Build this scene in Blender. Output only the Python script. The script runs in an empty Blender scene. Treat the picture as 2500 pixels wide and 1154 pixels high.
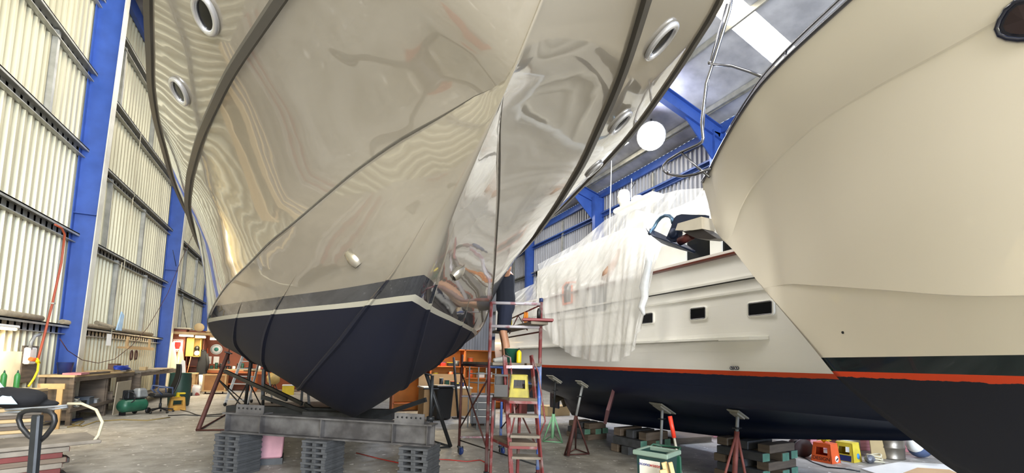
import bpy, bmesh, random
import numpy as np
from math import sin, cos, tan, radians, pi, sqrt, atan2, exp
from mathutils import Vector, Matrix

random.seed(7)
SC = bpy.context.scene
COL = SC.collection

# ------------------------------------------------------------------ camera, world, lights, exposure
F, CX, CY, EYE = 1080.0, 1250.0, 577.0, 1.6
YAW, PITCH, ROLL = radians(24.8), radians(5), radians(1.5)
PY = 885 - F * tan(PITCH)
fw = Vector((sin(YAW)*cos(PITCH), cos(YAW)*cos(PITCH), sin(PITCH)))
r0 = Vector((cos(YAW), -sin(YAW), 0)); u0 = r0.cross(fw)
rt = r0*cos(ROLL) + u0*sin(ROLL); up = -r0*sin(ROLL) + u0*cos(ROLL)
CAMP = Vector((0, 0, EYE))
cam = bpy.data.cameras.new('camera'); camo = bpy.data.objects.new('camera', cam); COL.objects.link(camo)
cam.sensor_width = 36; cam.lens = F/2500*36; cam.shift_y = (PY-CY)/2500; cam.clip_end = 200
camo.matrix_world = Matrix(((rt.x, up.x, -fw.x, 0), (rt.y, up.y, -fw.y, 0), (rt.z, up.z, -fw.z, EYE), (0, 0, 0, 1)))
SC.camera = camo
SC.view_settings.view_transform = 'Standard'; SC.view_settings.look = 'None'
SC.view_settings.exposure = 0.22; SC.view_settings.gamma = 1.0
W = bpy.data.worlds.new('sky'); SC.world = W; W.use_nodes = True
W.node_tree.nodes['Background'].inputs[0].default_value = (0.75, 0.87, 1.0, 1)
W.node_tree.nodes['Background'].inputs[1].default_value = 1.0
SC.cycles.max_bounces = 7; SC.cycles.diffuse_bounces = 4; SC.cycles.glossy_bounces = 4
SC.cycles.transmission_bounces = 4; SC.cycles.transparent_max_bounces = 10
SC.cycles.sample_clamp_indirect = 6; SC.cycles.caustics_reflective = False; SC.cycles.caustics_refractive = False
SC.cycles.use_denoising = True

def area_light(name, loc, direction, sx, sy, power, color):
    l = bpy.data.lights.new(name, 'AREA'); l.shape = 'RECTANGLE'; l.size = sx; l.size_y = sy
    l.energy = power; l.color = color
    o = bpy.data.objects.new(name, l); COL.objects.link(o); o.location = loc
    o.rotation_euler = Vector(direction).to_track_quat('-Z', 'Y').to_euler()
    return o
# fill lamps added for light, set at an unseen door and under unseen skylights
area_light('added_door_fill', (-1.6, -11.6, 4.8), (0.1, 1, -0.04), 5.6, 8.5, 3900, (1.0, 0.97, 0.92))  # warm half of the fill added behind the camera
area_light('added_door_fill', (4.5, -11.6, 4.8), (0.0, 1, -0.04), 5.6, 8.5, 4000, (0.66, 0.79, 1.0))  # cool half, added to turn the yacht's right flank bluish
ROOF_FILL = [(0.0, -3.0), (0.0, 4.5), (0.0, 20.0), (9.5, -3.0), (9.5, 15.0), (9.5, 22.0), (-2.5, 12.5)]  # fill lamp positions under the added skylights
for (sx, sy) in ROOF_FILL:
    area_light('added_roof_fill', (sx, sy, 11.2), (0, 0, -1), 2.4, 1.6, 200 if sx < 5 else 260, (1.0, 0.98, 0.95))

# ------------------------------------------------------------------ pixel -> place helpers (used to measure positions on real planes)
def ray(x, y): return fw + rt*((x-CX)/F) - up*((y-PY)/F)
def at_z(x, y, z): d = ray(x, y); return CAMP + d*((z-EYE)/d.z)
def at_x(x, y, X): d = ray(x, y); return CAMP + d*(X/d.x)
def at_y(x, y, Y): d = ray(x, y); return CAMP + d*(Y/d.y)
def px(p):
    d = Vector(p)-CAMP; z = d.dot(fw)
    if z < 0.05: return (1e9, 1e9)
    return (CX+F*d.dot(rt)/z, PY-F*d.dot(up)/z)

# ------------------------------------------------------------------ materials
def lin(h):
    if isinstance(h, str):
        h = h.lstrip('#'); c = [int(h[i:i+2], 16)/255 for i in (0, 2, 4)]
        return tuple((v/12.92 if v <= 0.04045 else ((v+0.055)/1.055)**2.4) for v in c) + (1,)
    return tuple(h) + (1,)
MATS = {}
def mat(name, col, rough=0.6, metal=0.0, col2=None, scale=6.0, amt=0.5, bump=0.0, bscale=40.0, coat=0.0, emit=0.0, stretch=None, spec=0.5, contrast=(0.35, 0.65), ecol=None):
    if name in MATS: return MATS[name]
    m = bpy.data.materials.new(name); m.use_nodes = True; nt = m.node_tree; b = nt.nodes['Principled BSDF']
    b.inputs['Roughness'].default_value = rough; b.inputs['Metallic'].default_value = metal
    b.inputs['Coat Weight'].default_value = coat; b.inputs['Specular IOR Level'].default_value = spec
    b.inputs['Coat Roughness'].default_value = 0.03
    c1 = lin(col); c2 = lin(col2) if col2 else tuple(v*0.82 for v in c1[:3]) + (1,)
    tc = nt.nodes.new('ShaderNodeTexCoord'); src = tc.outputs['Object']
    if stretch:
        mp = nt.nodes.new('ShaderNodeMapping'); mp.inputs['Scale'].default_value = stretch
        nt.links.new(src, mp.inputs[0]); src = mp.outputs[0]
    n = nt.nodes.new('ShaderNodeTexNoise'); n.inputs['Scale'].default_value = scale; n.inputs['Detail'].default_value = 5
    nt.links.new(src, n.inputs['Vector'])
    r = nt.nodes.new('ShaderNodeValToRGB'); r.color_ramp.elements[0].position = contrast[0]; r.color_ramp.elements[1].position = contrast[1]
    r.color_ramp.elements[0].color = c1
    r.color_ramp.elements[1].color = tuple(c1[i]*(1-amt)+c2[i]*amt for i in range(3)) + (1,)
    nt.links.new(n.outputs['Fac'], r.inputs[0]); nt.links.new(r.outputs[0], b.inputs['Base Color'])
    if bump:
        n2 = nt.nodes.new('ShaderNodeTexNoise'); n2.inputs['Scale'].default_value = bscale; n2.inputs['Detail'].default_value = 4
        nt.links.new(src, n2.inputs['Vector']); bp = nt.nodes.new('ShaderNodeBump'); bp.inputs['Strength'].default_value = bump
        bp.inputs['Distance'].default_value = 0.01
        nt.links.new(n2.outputs['Fac'], bp.inputs['Height']); nt.links.new(bp.outputs[0], b.inputs['Normal'])
    if emit:
        b.inputs['Emission Color'].default_value = lin(ecol or col); b.inputs['Emission Strength'].default_value = emit
    MATS[name] = m; return m

def banded(name, bands, rough=0.15, coat=0.6, coat_z=-99, cior=1.5, groove=None, var=0.06, bumpy=0.0):
    """paint in level bands by height; bands = [(top z, colour, roughness), ...] from the bottom up"""
    m = bpy.data.materials.new(name); m.use_nodes = True; nt = m.node_tree; b = nt.nodes['Principled BSDF']
    tc = nt.nodes.new('ShaderNodeTexCoord'); sp = nt.nodes.new('ShaderNodeSeparateXYZ'); nt.links.new(tc.outputs['Object'], sp.inputs[0])
    n = nt.nodes.new('ShaderNodeTexNoise'); n.inputs['Scale'].default_value = 2.2; n.inputs['Detail'].default_value = 6
    nt.links.new(tc.outputs['Object'], n.inputs['Vector'])
    colsock = None; rsock = None
    for i, bd in enumerate(bands):
        if i == 0:
            c = nt.nodes.new('ShaderNodeRGB'); c.outputs[0].default_value = lin(bd[1]); colsock = c.outputs[0]
            v = nt.nodes.new('ShaderNodeValue'); v.outputs[0].default_value = bd[2]; rsock = v.outputs[0]; z0 = bd[0]; rag = bd[3] if len(bd) > 3 else 0; continue
        zs = sp.outputs[2]
        if rag:
            nn = nt.nodes.new('ShaderNodeTexNoise'); nn.inputs['Scale'].default_value = 14; nn.inputs['Detail'].default_value = 5
            nt.links.new(tc.outputs['Object'], nn.inputs['Vector'])
            ma = nt.nodes.new('ShaderNodeMath'); ma.operation = 'MULTIPLY_ADD'; ma.inputs[1].default_value = rag
            nt.links.new(nn.outputs['Fac'], ma.inputs[0]); nt.links.new(sp.outputs[2], ma.inputs[2]); zs = ma.outputs[0]
        gt = nt.nodes.new('ShaderNodeMath'); gt.operation = 'GREATER_THAN'; gt.inputs[1].default_value = z0
        nt.links.new(zs, gt.inputs[0])
        mx = nt.nodes.new('ShaderNodeMix'); mx.data_type = 'RGBA'; nt.links.new(gt.outputs[0], mx.inputs[0])
        nt.links.new(colsock, mx.inputs[6]); mx.inputs[7].default_value = lin(bd[1]); colsock = mx.outputs[2]
        mr = nt.nodes.new('ShaderNodeMix'); nt.links.new(gt.outputs[0], mr.inputs[0]); nt.links.new(rsock, mr.inputs[2])
        mr.inputs[3].default_value = bd[2]; rsock = mr.outputs[0]; z0 = bd[0]; rag = bd[3] if len(bd) > 3 else 0
    mv = nt.nodes.new('ShaderNodeMath'); mv.operation = 'MULTIPLY_ADD'; mv.inputs[1].default_value = -var*2; mv.inputs[2].default_value = 1.0+var
    nt.links.new(n.outputs['Fac'], mv.inputs[0])
    vm = nt.nodes.new('ShaderNodeVectorMath'); vm.operation = 'SCALE'; nt.links.new(colsock, vm.inputs[0]); nt.links.new(mv.outputs[0], vm.inputs['Scale'])
    nt.links.new(vm.outputs[0], b.inputs['Base Color']); nt.links.new(rsock, b.inputs['Roughness'])
    b.inputs['Coat Roughness'].default_value = 0.025; b.inputs['Coat IOR'].default_value = cior
    cg = nt.nodes.new('ShaderNodeMath'); cg.operation = 'GREATER_THAN'; cg.inputs[1].default_value = coat_z; nt.links.new(sp.outputs[2], cg.inputs[0])
    cm = nt.nodes.new('ShaderNodeMath'); cm.operation = 'MULTIPLY'; cm.inputs[1].default_value = coat; nt.links.new(cg.outputs[0], cm.inputs[0]); nt.links.new(cm.outputs[0], b.inputs['Coat Weight'])
    if groove:   # planking seams below a height
        pitch, ztop = groove
        a = nt.nodes.new('ShaderNodeMath'); a.operation = 'MODULO'; a.inputs[1].default_value = pitch; nt.links.new(sp.outputs[2], a.inputs[0])
        g = nt.nodes.new('ShaderNodeMath'); g.operation = 'GREATER_THAN'; g.inputs[1].default_value = 0.012; nt.links.new(a.outputs[0], g.inputs[0])
        h = nt.nodes.new('ShaderNodeMath'); h.operation = 'GREATER_THAN'; h.inputs[1].default_value = ztop; nt.links.new(sp.outputs[2], h.inputs[0])
        x = nt.nodes.new('ShaderNodeMath'); x.operation = 'MAXIMUM'; nt.links.new(g.outputs[0], x.inputs[0]); nt.links.new(h.outputs[0], x.inputs[1])
        bp = nt.nodes.new('ShaderNodeBump'); bp.inputs['Strength'].default_value = 0.6; bp.inputs['Distance'].default_value = 0.02
        nt.links.new(x.outputs[0], bp.inputs['Height']); nt.links.new(bp.outputs[0], b.inputs['Normal'])
        nt.links.new(bp.outputs[0], b.inputs['Coat Normal'])
    elif bumpy:
        nb = nt.nodes.new('ShaderNodeTexNoise'); nb.inputs['Scale'].default_value = 2.6; nb.inputs['Detail'].default_value = 2
        nt.links.new(tc.outputs['Object'], nb.inputs['Vector'])
        bp = nt.nodes.new('ShaderNodeBump'); bp.inputs['Strength'].default_value = bumpy; bp.inputs['Distance'].default_value = 0.05
        nt.links.new(nb.outputs['Fac'], bp.inputs['Height']); nt.links.new(bp.outputs[0], b.inputs['Normal']); nt.links.new(bp.outputs[0], b.inputs['Coat Normal'])
    return m

# ------------------------------------------------------------------ mesh builder
class MB:
    def __init__(s): s.v = []; s.f = []; s.sm = []
    def add(s, vs, fs, smooth=False):
        k = len(s.v); s.v += [tuple(v) for v in vs]; s.f += [tuple(k+i for i in f) for f in fs]; s.sm += [smooth]*len(fs); return s
    def box(s, c, d, rot=None, taper=None, bev=0.0):
        x, y, z = d[0]/2, d[1]/2, d[2]/2; t = taper or 1.0
        if not isinstance(t, tuple): t = (t, t)
        b = min(bev, x*0.9, y*0.9, z*0.9)
        if b > 0:
            P = []; 
            for zz, ins in ((-z, b), (-z+b, 0), (z-b, 0), (z, b)):
                k = t if zz > 0 else (1, 1)
                X, Y = (x-ins)*k[0], (y-ins)*k[1]; e = b*0.7 if ins == 0 else b*0.3
                P += [(-X+e, -Y, zz), (X-e, -Y, zz), (X, -Y+e, zz), (X, Y-e, zz), (X-e, Y, zz), (-X+e, Y, zz), (-X, Y-e, zz), (-X, -Y+e, zz)]
            Fc = [tuple(range(7, -1, -1)), tuple(range(24, 32))]
            for r in range(3):
                for i in range(8): Fc.append((r*8+i, r*8+(i+1) % 8, (r+1)*8+(i+1) % 8, (r+1)*8+i))
        else:
            P = [(-x, -y, -z), (x, -y, -z), (x, y, -z), (-x, y, -z), (-x*t[0], -y*t[1], z), (x*t[0], -y*t[1], z), (x*t[0], y*t[1], z), (-x*t[0], y*t[1], z)]
            Fc = [(3, 2, 1, 0), (4, 5, 6, 7), (0, 1, 5, 4), (1, 2, 6, 5), (2, 3, 7, 6), (3, 0, 4, 7)]
        R = Matrix.Identity(3) if rot is None else (rot if isinstance(rot, Matrix) else rotm(*rot))
        C = Vector(c); return s.add([R @ Vector(p) + C for p in P], Fc)
    def beam(s, a, b, w, h, upv=(0, 0, 1), bev=0.0):
        a = Vector(a); b = Vector(b); d = (b-a); L = d.length; d.normalize()
        u = Vector(upv)
        if abs(d.dot(u)) > 0.98: u = Vector((1, 0, 0))
        r = d.cross(u).normalized(); u = r.cross(d)
        R = Matrix((r, d, u)).transposed()
        return s.box((a+b)/2, (w, L, h), R, bev=bev)
    def tube(s, pts, r, n=8, closed=False, caps=True, radii=None):
        P = [Vector(p) for p in pts]; m = len(P); V = []; pu = None
        for i in range(m):
            if closed: d = P[(i+1) % m]-P[i-1]
            elif i == 0: d = P[1]-P[0]
            elif i == m-1: d = P[-1]-P[-2]
            else: d = P[i+1]-P[i-1]
            d.normalize()
            if pu is None:
                pu = Vector((0, 0, 1)) if abs(d.z) < 0.9 else Vector((1, 0, 0))
            a = (pu - d*pu.dot(d)).normalized(); pu = a; b = d.cross(a); R = radii[i] if radii else r
            for k in range(n):
                t = 2*pi*k/n; V.append(P[i]+(a*cos(t)+b*sin(t))*R)
        Fc = []
        for i in range(m if closed else m-1):
            j = (i+1) % m
            for k in range(n): Fc.append((i*n+k, i*n+(k+1) % n, j*n+(k+1) % n, j*n+k))
        k0 = len(s.v); s.add(V, Fc, True)
        if caps and not closed:
            s.f.append(tuple(k0+i for i in range(n-1, -1, -1))); s.sm.append(False)
            s.f.append(tuple(k0+(m-1)*n+i for i in range(n))); s.sm.append(False)
        return s
    def lathe(s, prof, c=(0, 0, 0), n=20, axis=None, smooth=True, caps=True):
        V = []; 
        R = Matrix.Identity(3) if axis is None else Vector((0, 0, 1)).rotation_difference(Vector(axis)).to_matrix()
        C = Vector(c)
        for (r, z) in prof:
            for k in range(n): V.append(R @ Vector((r*cos(2*pi*k/n), r*sin(2*pi*k/n), z)) + C)
        Fc = []
        for i in range(len(prof)-1):
            for k in range(n): Fc.append((i*n+k, i*n+(k+1) % n, (i+1)*n+(k+1) % n, (i+1)*n+k))
        k0 = len(s.v); s.add(V, Fc, smooth)
        if caps:
            if prof[0][0] > 1e-4: s.f.append(tuple(k0+i for i in range(n-1, -1, -1))); s.sm.append(False)
            if prof[-1][0] > 1e-4: s.f.append(tuple(k0+(len(prof)-1)*n+i for i in range(n))); s.sm.append(False)
        return s
    def prism(s, poly, a, b, plane='xz'):
        """polygon given in a plane, extruded between a and b along the third axis"""
        n = len(poly)
        def P(u, v, w): return {'xz': (u, w, v), 'yz': (w, u, v), 'xy': (u, v, w)}[plane]
        V = [P(u, v, a) for u, v in poly] + [P(u, v, b) for u, v in poly]
        Fc = [tuple(range(n)), tuple(range(2*n-1, n-1, -1))] + [(i, (i+1) % n + 0, n+(i+1) % n, n+i) for i in range(n)]
        return s.add(V, Fc)
    def grid(s, G, smooth=True, closed_v=False):
        """G = rows of points"""
        m = len(G); n = len(G[0]); V = [p for r in G for p in r]; Fc = []
        for i in range(m-1):
            for j in range(n if closed_v else n-1): Fc.append((i*n+j, i*n+(j+1) % n, (i+1)*n+(j+1) % n, (i+1)*n+j))
        return s.add(V, Fc, smooth)
    def ball(s, c, r, sc=(1, 1, 1), n=12, m=8):
        V = []; C = Vector(c)
        for i in range(m+1):
            t = pi*i/m
            for k in range(n): V.append(C+Vector((r*sc[0]*sin(t)*cos(2*pi*k/n), r*sc[1]*sin(t)*sin(2*pi*k/n), r*sc[2]*cos(t))))
        Fc = [(i*n+k, i*n+(k+1) % n, (i+1)*n+(k+1) % n, (i+1)*n+k) for i in range(m) for k in range(n)]
        return s.add(V, Fc, True)
    def xf(s, M):
        s.v = [tuple(M @ Vector(v)) for v in s.v]; return s
    def build(s, name, m, parent=None, off=None):
        me = bpy.data.meshes.new(name)
        o_ = Vector(off) if off is not None else Vector((0, 0, 0))
        me.from_pydata([tuple(Vector(v)-o_) for v in s.v], [], s.f); 
        me.polygons.foreach_set('use_smooth', s.sm)
        bm = bmesh.new(); bm.from_mesh(me); bmesh.ops.remove_doubles(bm, verts=bm.verts, dist=1e-5)
        bmesh.ops.recalc_face_normals(bm, faces=bm.faces); bm.to_mesh(me); bm.free()
        me.materials.append(m); me.update()
        o = bpy.data.objects.new(name, me); COL.objects.link(o)
        if parent is not None: o.parent = parent
        return o
def rotm(rx=0, ry=0, rz=0):
    return Matrix.Rotation(rz, 3, 'Z') @ Matrix.Rotation(ry, 3, 'Y') @ Matrix.Rotation(rx, 3, 'X')

def thing(name, label, cat, loc=(0, 0, 0), group=None, rz=0.0):
    o = bpy.data.objects.new(name, None); COL.objects.link(o); o.location = loc; o.rotation_euler = (0, 0, rz)
    o['label'] = label; o['category'] = cat
    if group: o['group'] = group
    return o
def rootloc(p):
    while p.parent is not None: p = p.parent
    return Vector(p.location)
def part(name, mb, m, parent, label=None, world=True):
    """world=True: the mesh is given in world coordinates of a thing with no rotation; otherwise in the thing's own"""
    o = mb.build(name, m, parent, rootloc(parent) if world else None)
    if label: o['label'] = label
    return o
def solo(name, mb, m, label, cat, group=None, loc=None):
    vs = np.array(mb.v); c = Vector(((vs[:, 0].min()+vs[:, 0].max())/2, (vs[:, 1].min()+vs[:, 1].max())/2, vs[:, 2].min())) if loc is None else Vector(loc)
    o = mb.build(name, m, None, c); o.location = c; o['label'] = label; o['category'] = cat
    if group: o['group'] = group
    return o
def struct(name, mb, m):
    o = mb.build(name, m); o['kind'] = 'structure'; return o
def dup(root, loc=None, rz=None, label=None, group=None):
    def cp(o, par):
        c = o.copy(); COL.objects.link(c); c.parent = par
        for ch in [x for x in ALLKIDS(o)]: cp(ch, c)
        return c
    r = cp(root, None)
    if loc is not None: r.location = loc
    if rz is not None: r.rotation_euler = (0, 0, rz)
    if label: r['label'] = label
    if group: r['group'] = group
    return r
def ALLKIDS(o): return list(o.children)

def interp(xs, ys, x):
    return float(np.interp(x, xs, ys))
def smooth_interp(xs, ys, x):
    """monotone-ish cubic hermite"""
    n = len(xs)
    if x <= xs[0]: return ys[0]
    if x >= xs[-1]: return ys[-1]
    i = max(j for j in range(n-1) if xs[j] <= x)
    def sl(j):
        if j == 0: return (ys[1]-ys[0])/(xs[1]-xs[0])
        if j == n-1: return (ys[-1]-ys[-2])/(xs[-1]-xs[-2])
        a = (ys[j]-ys[j-1])/(xs[j]-xs[j-1]); b = (ys[j+1]-ys[j])/(xs[j+1]-xs[j])
        return 0 if a*b <= 0 else 2*a*b/(a+b)
    h = xs[i+1]-xs[i]; t = (x-xs[i])/h; a = sl(i); b = sl(i+1)
    return ys[i]*(1+2*t)*(1-t)**2 + a*h*t*(1-t)**2 + ys[i+1]*t*t*(3-2*t) + b*h*t*t*(t-1)

# ------------------------------------------------------------------ shed shell
XL, XR, YB, YF = -5.3, 13.5, 33.0, -12.0
ZL, ZR, XRG, ZRG = 12.0, 10.7, 4.0, 13.3
def roof_z(x): return ZL+(ZRG-ZL)*(x-XL)/(XRG-XL) if x < XRG else ZRG+(ZR-ZRG)*(x-XRG)/(XR-XRG)
def at_roof(x, y):
    d = ray(x, y); lo, hi = 1.0, 60.0
    for _ in range(50):
        t = (lo+hi)/2; p = CAMP+d*t
        if p.z < roof_z(p.x): lo = t
        else: hi = t
    return p
m_sheet = mat('cream_wall_sheet', '#d3cba9', 0.42, 0.25, '#a8a083', 1.3, 0.55, stretch=(1, 1, 0.25))
m_sheetr = mat('grey_wall_sheet', '#a3a5ab', 0.5, 0.2, '#7c7e86', 1.3, 0.55, stretch=(1, 1, 0.25))
m_roof = mat('roof_foil', '#c8c9cc', 0.5, 0.2, '#9a9ba0', 1.5, 0.8, bump=0.4, bscale=5)
m_galv = mat('galvanised', '#b9b8ae', 0.45, 0.5, '#8b8a80', 4, 0.6)
m_blue = mat('blue_steel', '#3858a4', 0.42, 0.1, '#2a4480', 2.5, 0.5)
m_cream = mat('cream_steel', '#d6d2c2', 0.5, 0.1, '#a8a390', 2.5, 0.5)
def corrugated(axis, c, lo, hi, z0, z1f, pitch=0.23, dep=0.07):
    mb = MB(); t = lo; ring = []
    while t < hi:
        for (u, d) in ((0, 0), (0.42, 0), (0.55, dep), (0.87, dep)): ring.append((t+u*pitch, d))
        t += pitch
    rows = [[], []]
    for (t, d) in ring:
        for k in (0, 1):
            if axis == 'y': p = (c[0]+c[1]*d, t, (z0 if k == 0 else z1f(t)))
            else: p = (t, c[0]+c[1]*d, (z0 if k == 0 else z1f(t)))
            rows[k].append(p)
    mb.grid(rows, smooth=False); return mb
struct('wall_left', corrugated('y', (XL-0.04, 1), YF, YB, 0, lambda t: ZL), m_sheet)
struct('wall_right', corrugated('y', (XR+0.04, -1), YF, YB, 0, lambda t: ZR), m_sheetr)
struct('wall_back', corrugated('x', (YB+0.04, -1), XL, XR, 0, roof_z), m_sheetr)
mb = MB()    # unseen front wall; its door opening is added to let in light
mb.prism([(XL, 0), (-4.5, 0), (-4.5, 9.3), (7.5, 9.3), (7.5, 0), (XR, 0), (XR, ZR), (XRG, ZRG), (XL, ZL)], YF-0.1, YF, 'xz')
struct('wall_front', mb, m_sheetr)
# floor: stained concrete
mf = bpy.data.materials.new('concrete_floor'); mf.use_nodes = True; nt = mf.node_tree; b = nt.nodes['Principled BSDF']
tc = nt.nodes.new('ShaderNodeTexCoord')
def tex(scale, det, ramp):
    n = nt.nodes.new('ShaderNodeTexNoise'); n.inputs['Scale'].default_value = scale; n.inputs['Detail'].default_value = det; n.inputs['Roughness'].default_value = 0.65
    nt.links.new(tc.outputs['Object'], n.inputs['Vector']); r = nt.nodes.new('ShaderNodeValToRGB')
    r.color_ramp.elements[0].position = ramp[0][0]; r.color_ramp.elements[0].color = lin(ramp[0][1])
    r.color_ramp.elements[1].position = ramp[1][0]; r.color_ramp.elements[1].color = lin(ramp[1][1])
    nt.links.new(n.outputs['Fac'], r.inputs[0]); return r.outputs[0]
a = tex(0.55, 8, [(0.35, '#98948a'), (0.65, '#b4b2ac')])
c = tex(3.2, 9, [(0.36, '#a8a49c'), (0.6, '#ffffff')])
d = tex(16, 6, [(0.66, '#ffffff'), (0.70, '#ffffff')])
mx = nt.nodes.new('ShaderNodeMix'); mx.data_type = 'RGBA'; mx.blend_type = 'MULTIPLY'; mx.inputs[0].default_value = 0.6
nt.links.new(a, mx.inputs[6]); nt.links.new(c, mx.inputs[7])
n = nt.nodes.new('ShaderNodeTexNoise'); n.inputs['Scale'].default_value = 9; n.inputs['Detail'].default_value = 7; nt.links.new(tc.outputs['Object'], n.inputs['Vector'])
r = nt.nodes.new('ShaderNodeValToRGB'); r.color_ramp.elements[0].position = 0.64; r.color_ramp.elements[0].color = (0, 0, 0, 1); r.color_ramp.elements[1].position = 0.68; r.color_ramp.elements[1].color = (1, 1, 1, 1)
nt.links.new(n.outputs['Fac'], r.inputs[0])
mx2 = nt.nodes.new('ShaderNodeMix'); mx2.data_type = 'RGBA'; nt.links.new(r.outputs[0], mx2.inputs[0]); nt.links.new(mx.outputs[2], mx2.inputs[6]); mx2.inputs[7].default_value = lin('#dedcd5')
nt.links.new(mx2.outputs[2], b.inputs['Base Color']); b.inputs['Roughness'].default_value = 0.55
bp = nt.nodes.new('ShaderNodeBump'); bp.inputs['Strength'].default_value = 0.25; bp.inputs['Distance'].default_value = 0.01; nt.links.new(n.outputs['Fac'], bp.inputs['Height']); nt.links.new(bp.outputs[0], b.inputs['Normal'])
struct('floor', MB().box(((XL+XR)/2, (YF+YB)/2, -0.1), (XR-XL+0.6, YB-YF+0.6, 0.2)), mf)

# roof with glowing skylight sheets cut into it
sk = [at_roof(x, y) for x, y in ((1800, 4), (1905, 168))]
SKX0, SKX1 = 8.6, 12.75
SKY0, SKY1 = 7.65, 8.4
mb = MB()
strips = [(XL, XRG), (XRG, XR)]
def roofpatch(mb, x0, x1, y0, y1, dz=0.0):
    n = 14
    mb.grid([[(x0+(x1-x0)*j/1, y0+(y1-y0)*i/n, roof_z(x0+(x1-x0)*j)+dz+0.0) for j in (0, 1)] for i in range(n+1)], smooth=False)
SKS = [(SKX0, SKX1, SKY0, SKY1), (6.0, 9.5, -4.0, -2.5), (-3.5, 1.5, -4.0, -2.5), (-3.5, 1.5, 3.5, 5.0), (-3.5, 1.5, 12.0, 13.4), (-3.5, 1.5, 19.5, 21.0), (8.0, 12.0, 14.5, 16.0), (8.0, 12.0, 22.0, 23.5)]  # first sheet is the visible skylight; the rest are unseen, added for light
ys = sorted(set([YF, YB] + [v for s_ in SKS for v in s_[2:]]))
for y0, y1 in zip(ys[:-1], ys[1:]):
    for (x0, x1) in strips:
        cuts = sorted([s_ for s_ in SKS if s_[2] <= y0+1e-6 and s_[3] >= y1-1e-6 and s_[0] >= x0-1e-6 and s_[1] <= x1+1e-6])
        x = x0
        for s_ in cuts: roofpatch(mb, x, s_[0], y0, y1); x = s_[1]
        roofpatch(mb, x, x1, y0, y1)
struct('ceiling', mb, m_roof)
m_sky = mat('skylight_sheet', '#fff8ea', 0.4, emit=9.0, ecol='#fff3dc')
for i, s_ in enumerate(SKS):
    mb = MB(); xm = [s_[0]+(s_[1]-s_[0])*k/24 for k in range(25)]
    mb.grid([[(x, y, roof_z(x)+0.01+0.012*(k % 2)) for k, x in enumerate(xm)] for y in (s_[2], s_[3])], smooth=False)
    struct('window_%d' % (i+1), mb, m_sky)
# purlins and rafters
ti = 0
def trim(mb, m):
    global ti
    ti += 1; return struct('trim_%d' % ti, mb, m)
for k in range(9):
    x = XL+0.4+k*2.2
    if x < XR: trim(MB().beam((x, YF, roof_z(x)-0.12), (x, YB, roof_z(x)-0.12), 0.07, 0.18), m_galv)
for x in (12.6,): trim(MB().beam((x, YF, roof_z(x)-0.12), (x, YB, roof_z(x)-0.12), 0.07, 0.18), m_galv)
def ibeam(mb, a, b, d, w, t=0.02, upv=(0, 0, 1)):
    a = Vector(a); b = Vector(b); u = Vector(upv)
    mb.beam(a, b, t, d, upv); mb.beam(a+u*(d/2), b+u*(d/2), w, t*1.5, upv); mb.beam(a-u*(d/2), b-u*(d/2), w, t*1.5, upv); return mb
for y in (-4.0, 3.5, 11.0, 18.5, 26.0):
    mb = MB(); ibeam(mb, (XR-0.2, y, roof_z(XR)-0.55), (XRG, y, ZRG-0.55), 0.5, 0.22)
    mb.prism([(XR-0.3, roof_z(XR)-1.9), (XR-0.3, roof_z(XR)-0.6), (XR-2.2, roof_z(XR-2.2)-0.7)], y-0.02, y+0.02, 'xz')
    trim(mb, m_blue)
for y in (-1.15, 6.35, 13.85, 21.4, 28.9):
    trim(ibeam(MB(), (XL+0.3, y, roof_z(XL)-0.55), (XRG, y, ZRG-0.55), 0.5, 0.22), m_blue)
trim(MB().beam((XL+0.1, YF, ZL-0.35), (XL+0.1, YB, ZL-0.35), 0.12, 0.4), m_blue)
trim(MB().beam((XR-0.1, YF, ZR-0.3), (XR-0.1, YB, ZR-0.3), 0.12, 0.35), m_blue)
# girts
def girt(z, X, s, m, y0, y1):
    mb = MB(); mb.box((X+s*0.10, (y0+y1)/2, z), (0.2, y1-y0, 0.025)); mb.box((X+s*0.19, (y0+y1)/2, z-0.02), (0.02, y1-y0, 0.07)); mb.box((X+s*0.02, (y0+y1)/2, z-0.11), (0.02, y1-y0, 0.2)); mb.box((X+s*0.08, (y0+y1)/2, z-0.2), (0.12, y1-y0, 0.02)); return trim(mb, m)
for z in (2.2, 4.4, 6.5, 8.45, 10.4): girt(z, XL, 1, m_galv, YF, YB)
m_bsteel = mat('dim_blue_steel', '#4a66a8', 0.45, 0.1, '#39508a', 2.5, 0.5)
for z in (3.6, 5.6, 7.6, 9.4): girt(z, XR, -1, m_bsteel if z in (3.6, 9.4) else m_galv, YF, YB)
# left wall mullions between girts
def mull(y, z0, z1): trim(MB().box((XL+0.07, y, (z0+z1)/2), (0.1, 0.09, z1-z0)), m_galv)
for y, z0, z1 in ((12.2, 6.5, 8.4), (15.6, 4.4, 6.4), (18.4, 4.4, 6.4), (15.6, 8.45, 10.3), (18.4, 8.45, 10.3), (16.6, 2.2, 4.3), (19.2, 2.2, 4.3), (10.6, 8.45, 10.3), (24.2, 2.2, 4.3), (26.4, 2.2, 4.3), (24.2, 4.4, 6.4), (26.4, 4.4, 6.4)): mull(y, z0, z1)
for y in (14.6, 22.2, 29.0):
    trim(MB().box((XR-0.07, y, 5.3), (0.1, 0.09, 9.6)), m_galv)
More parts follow.
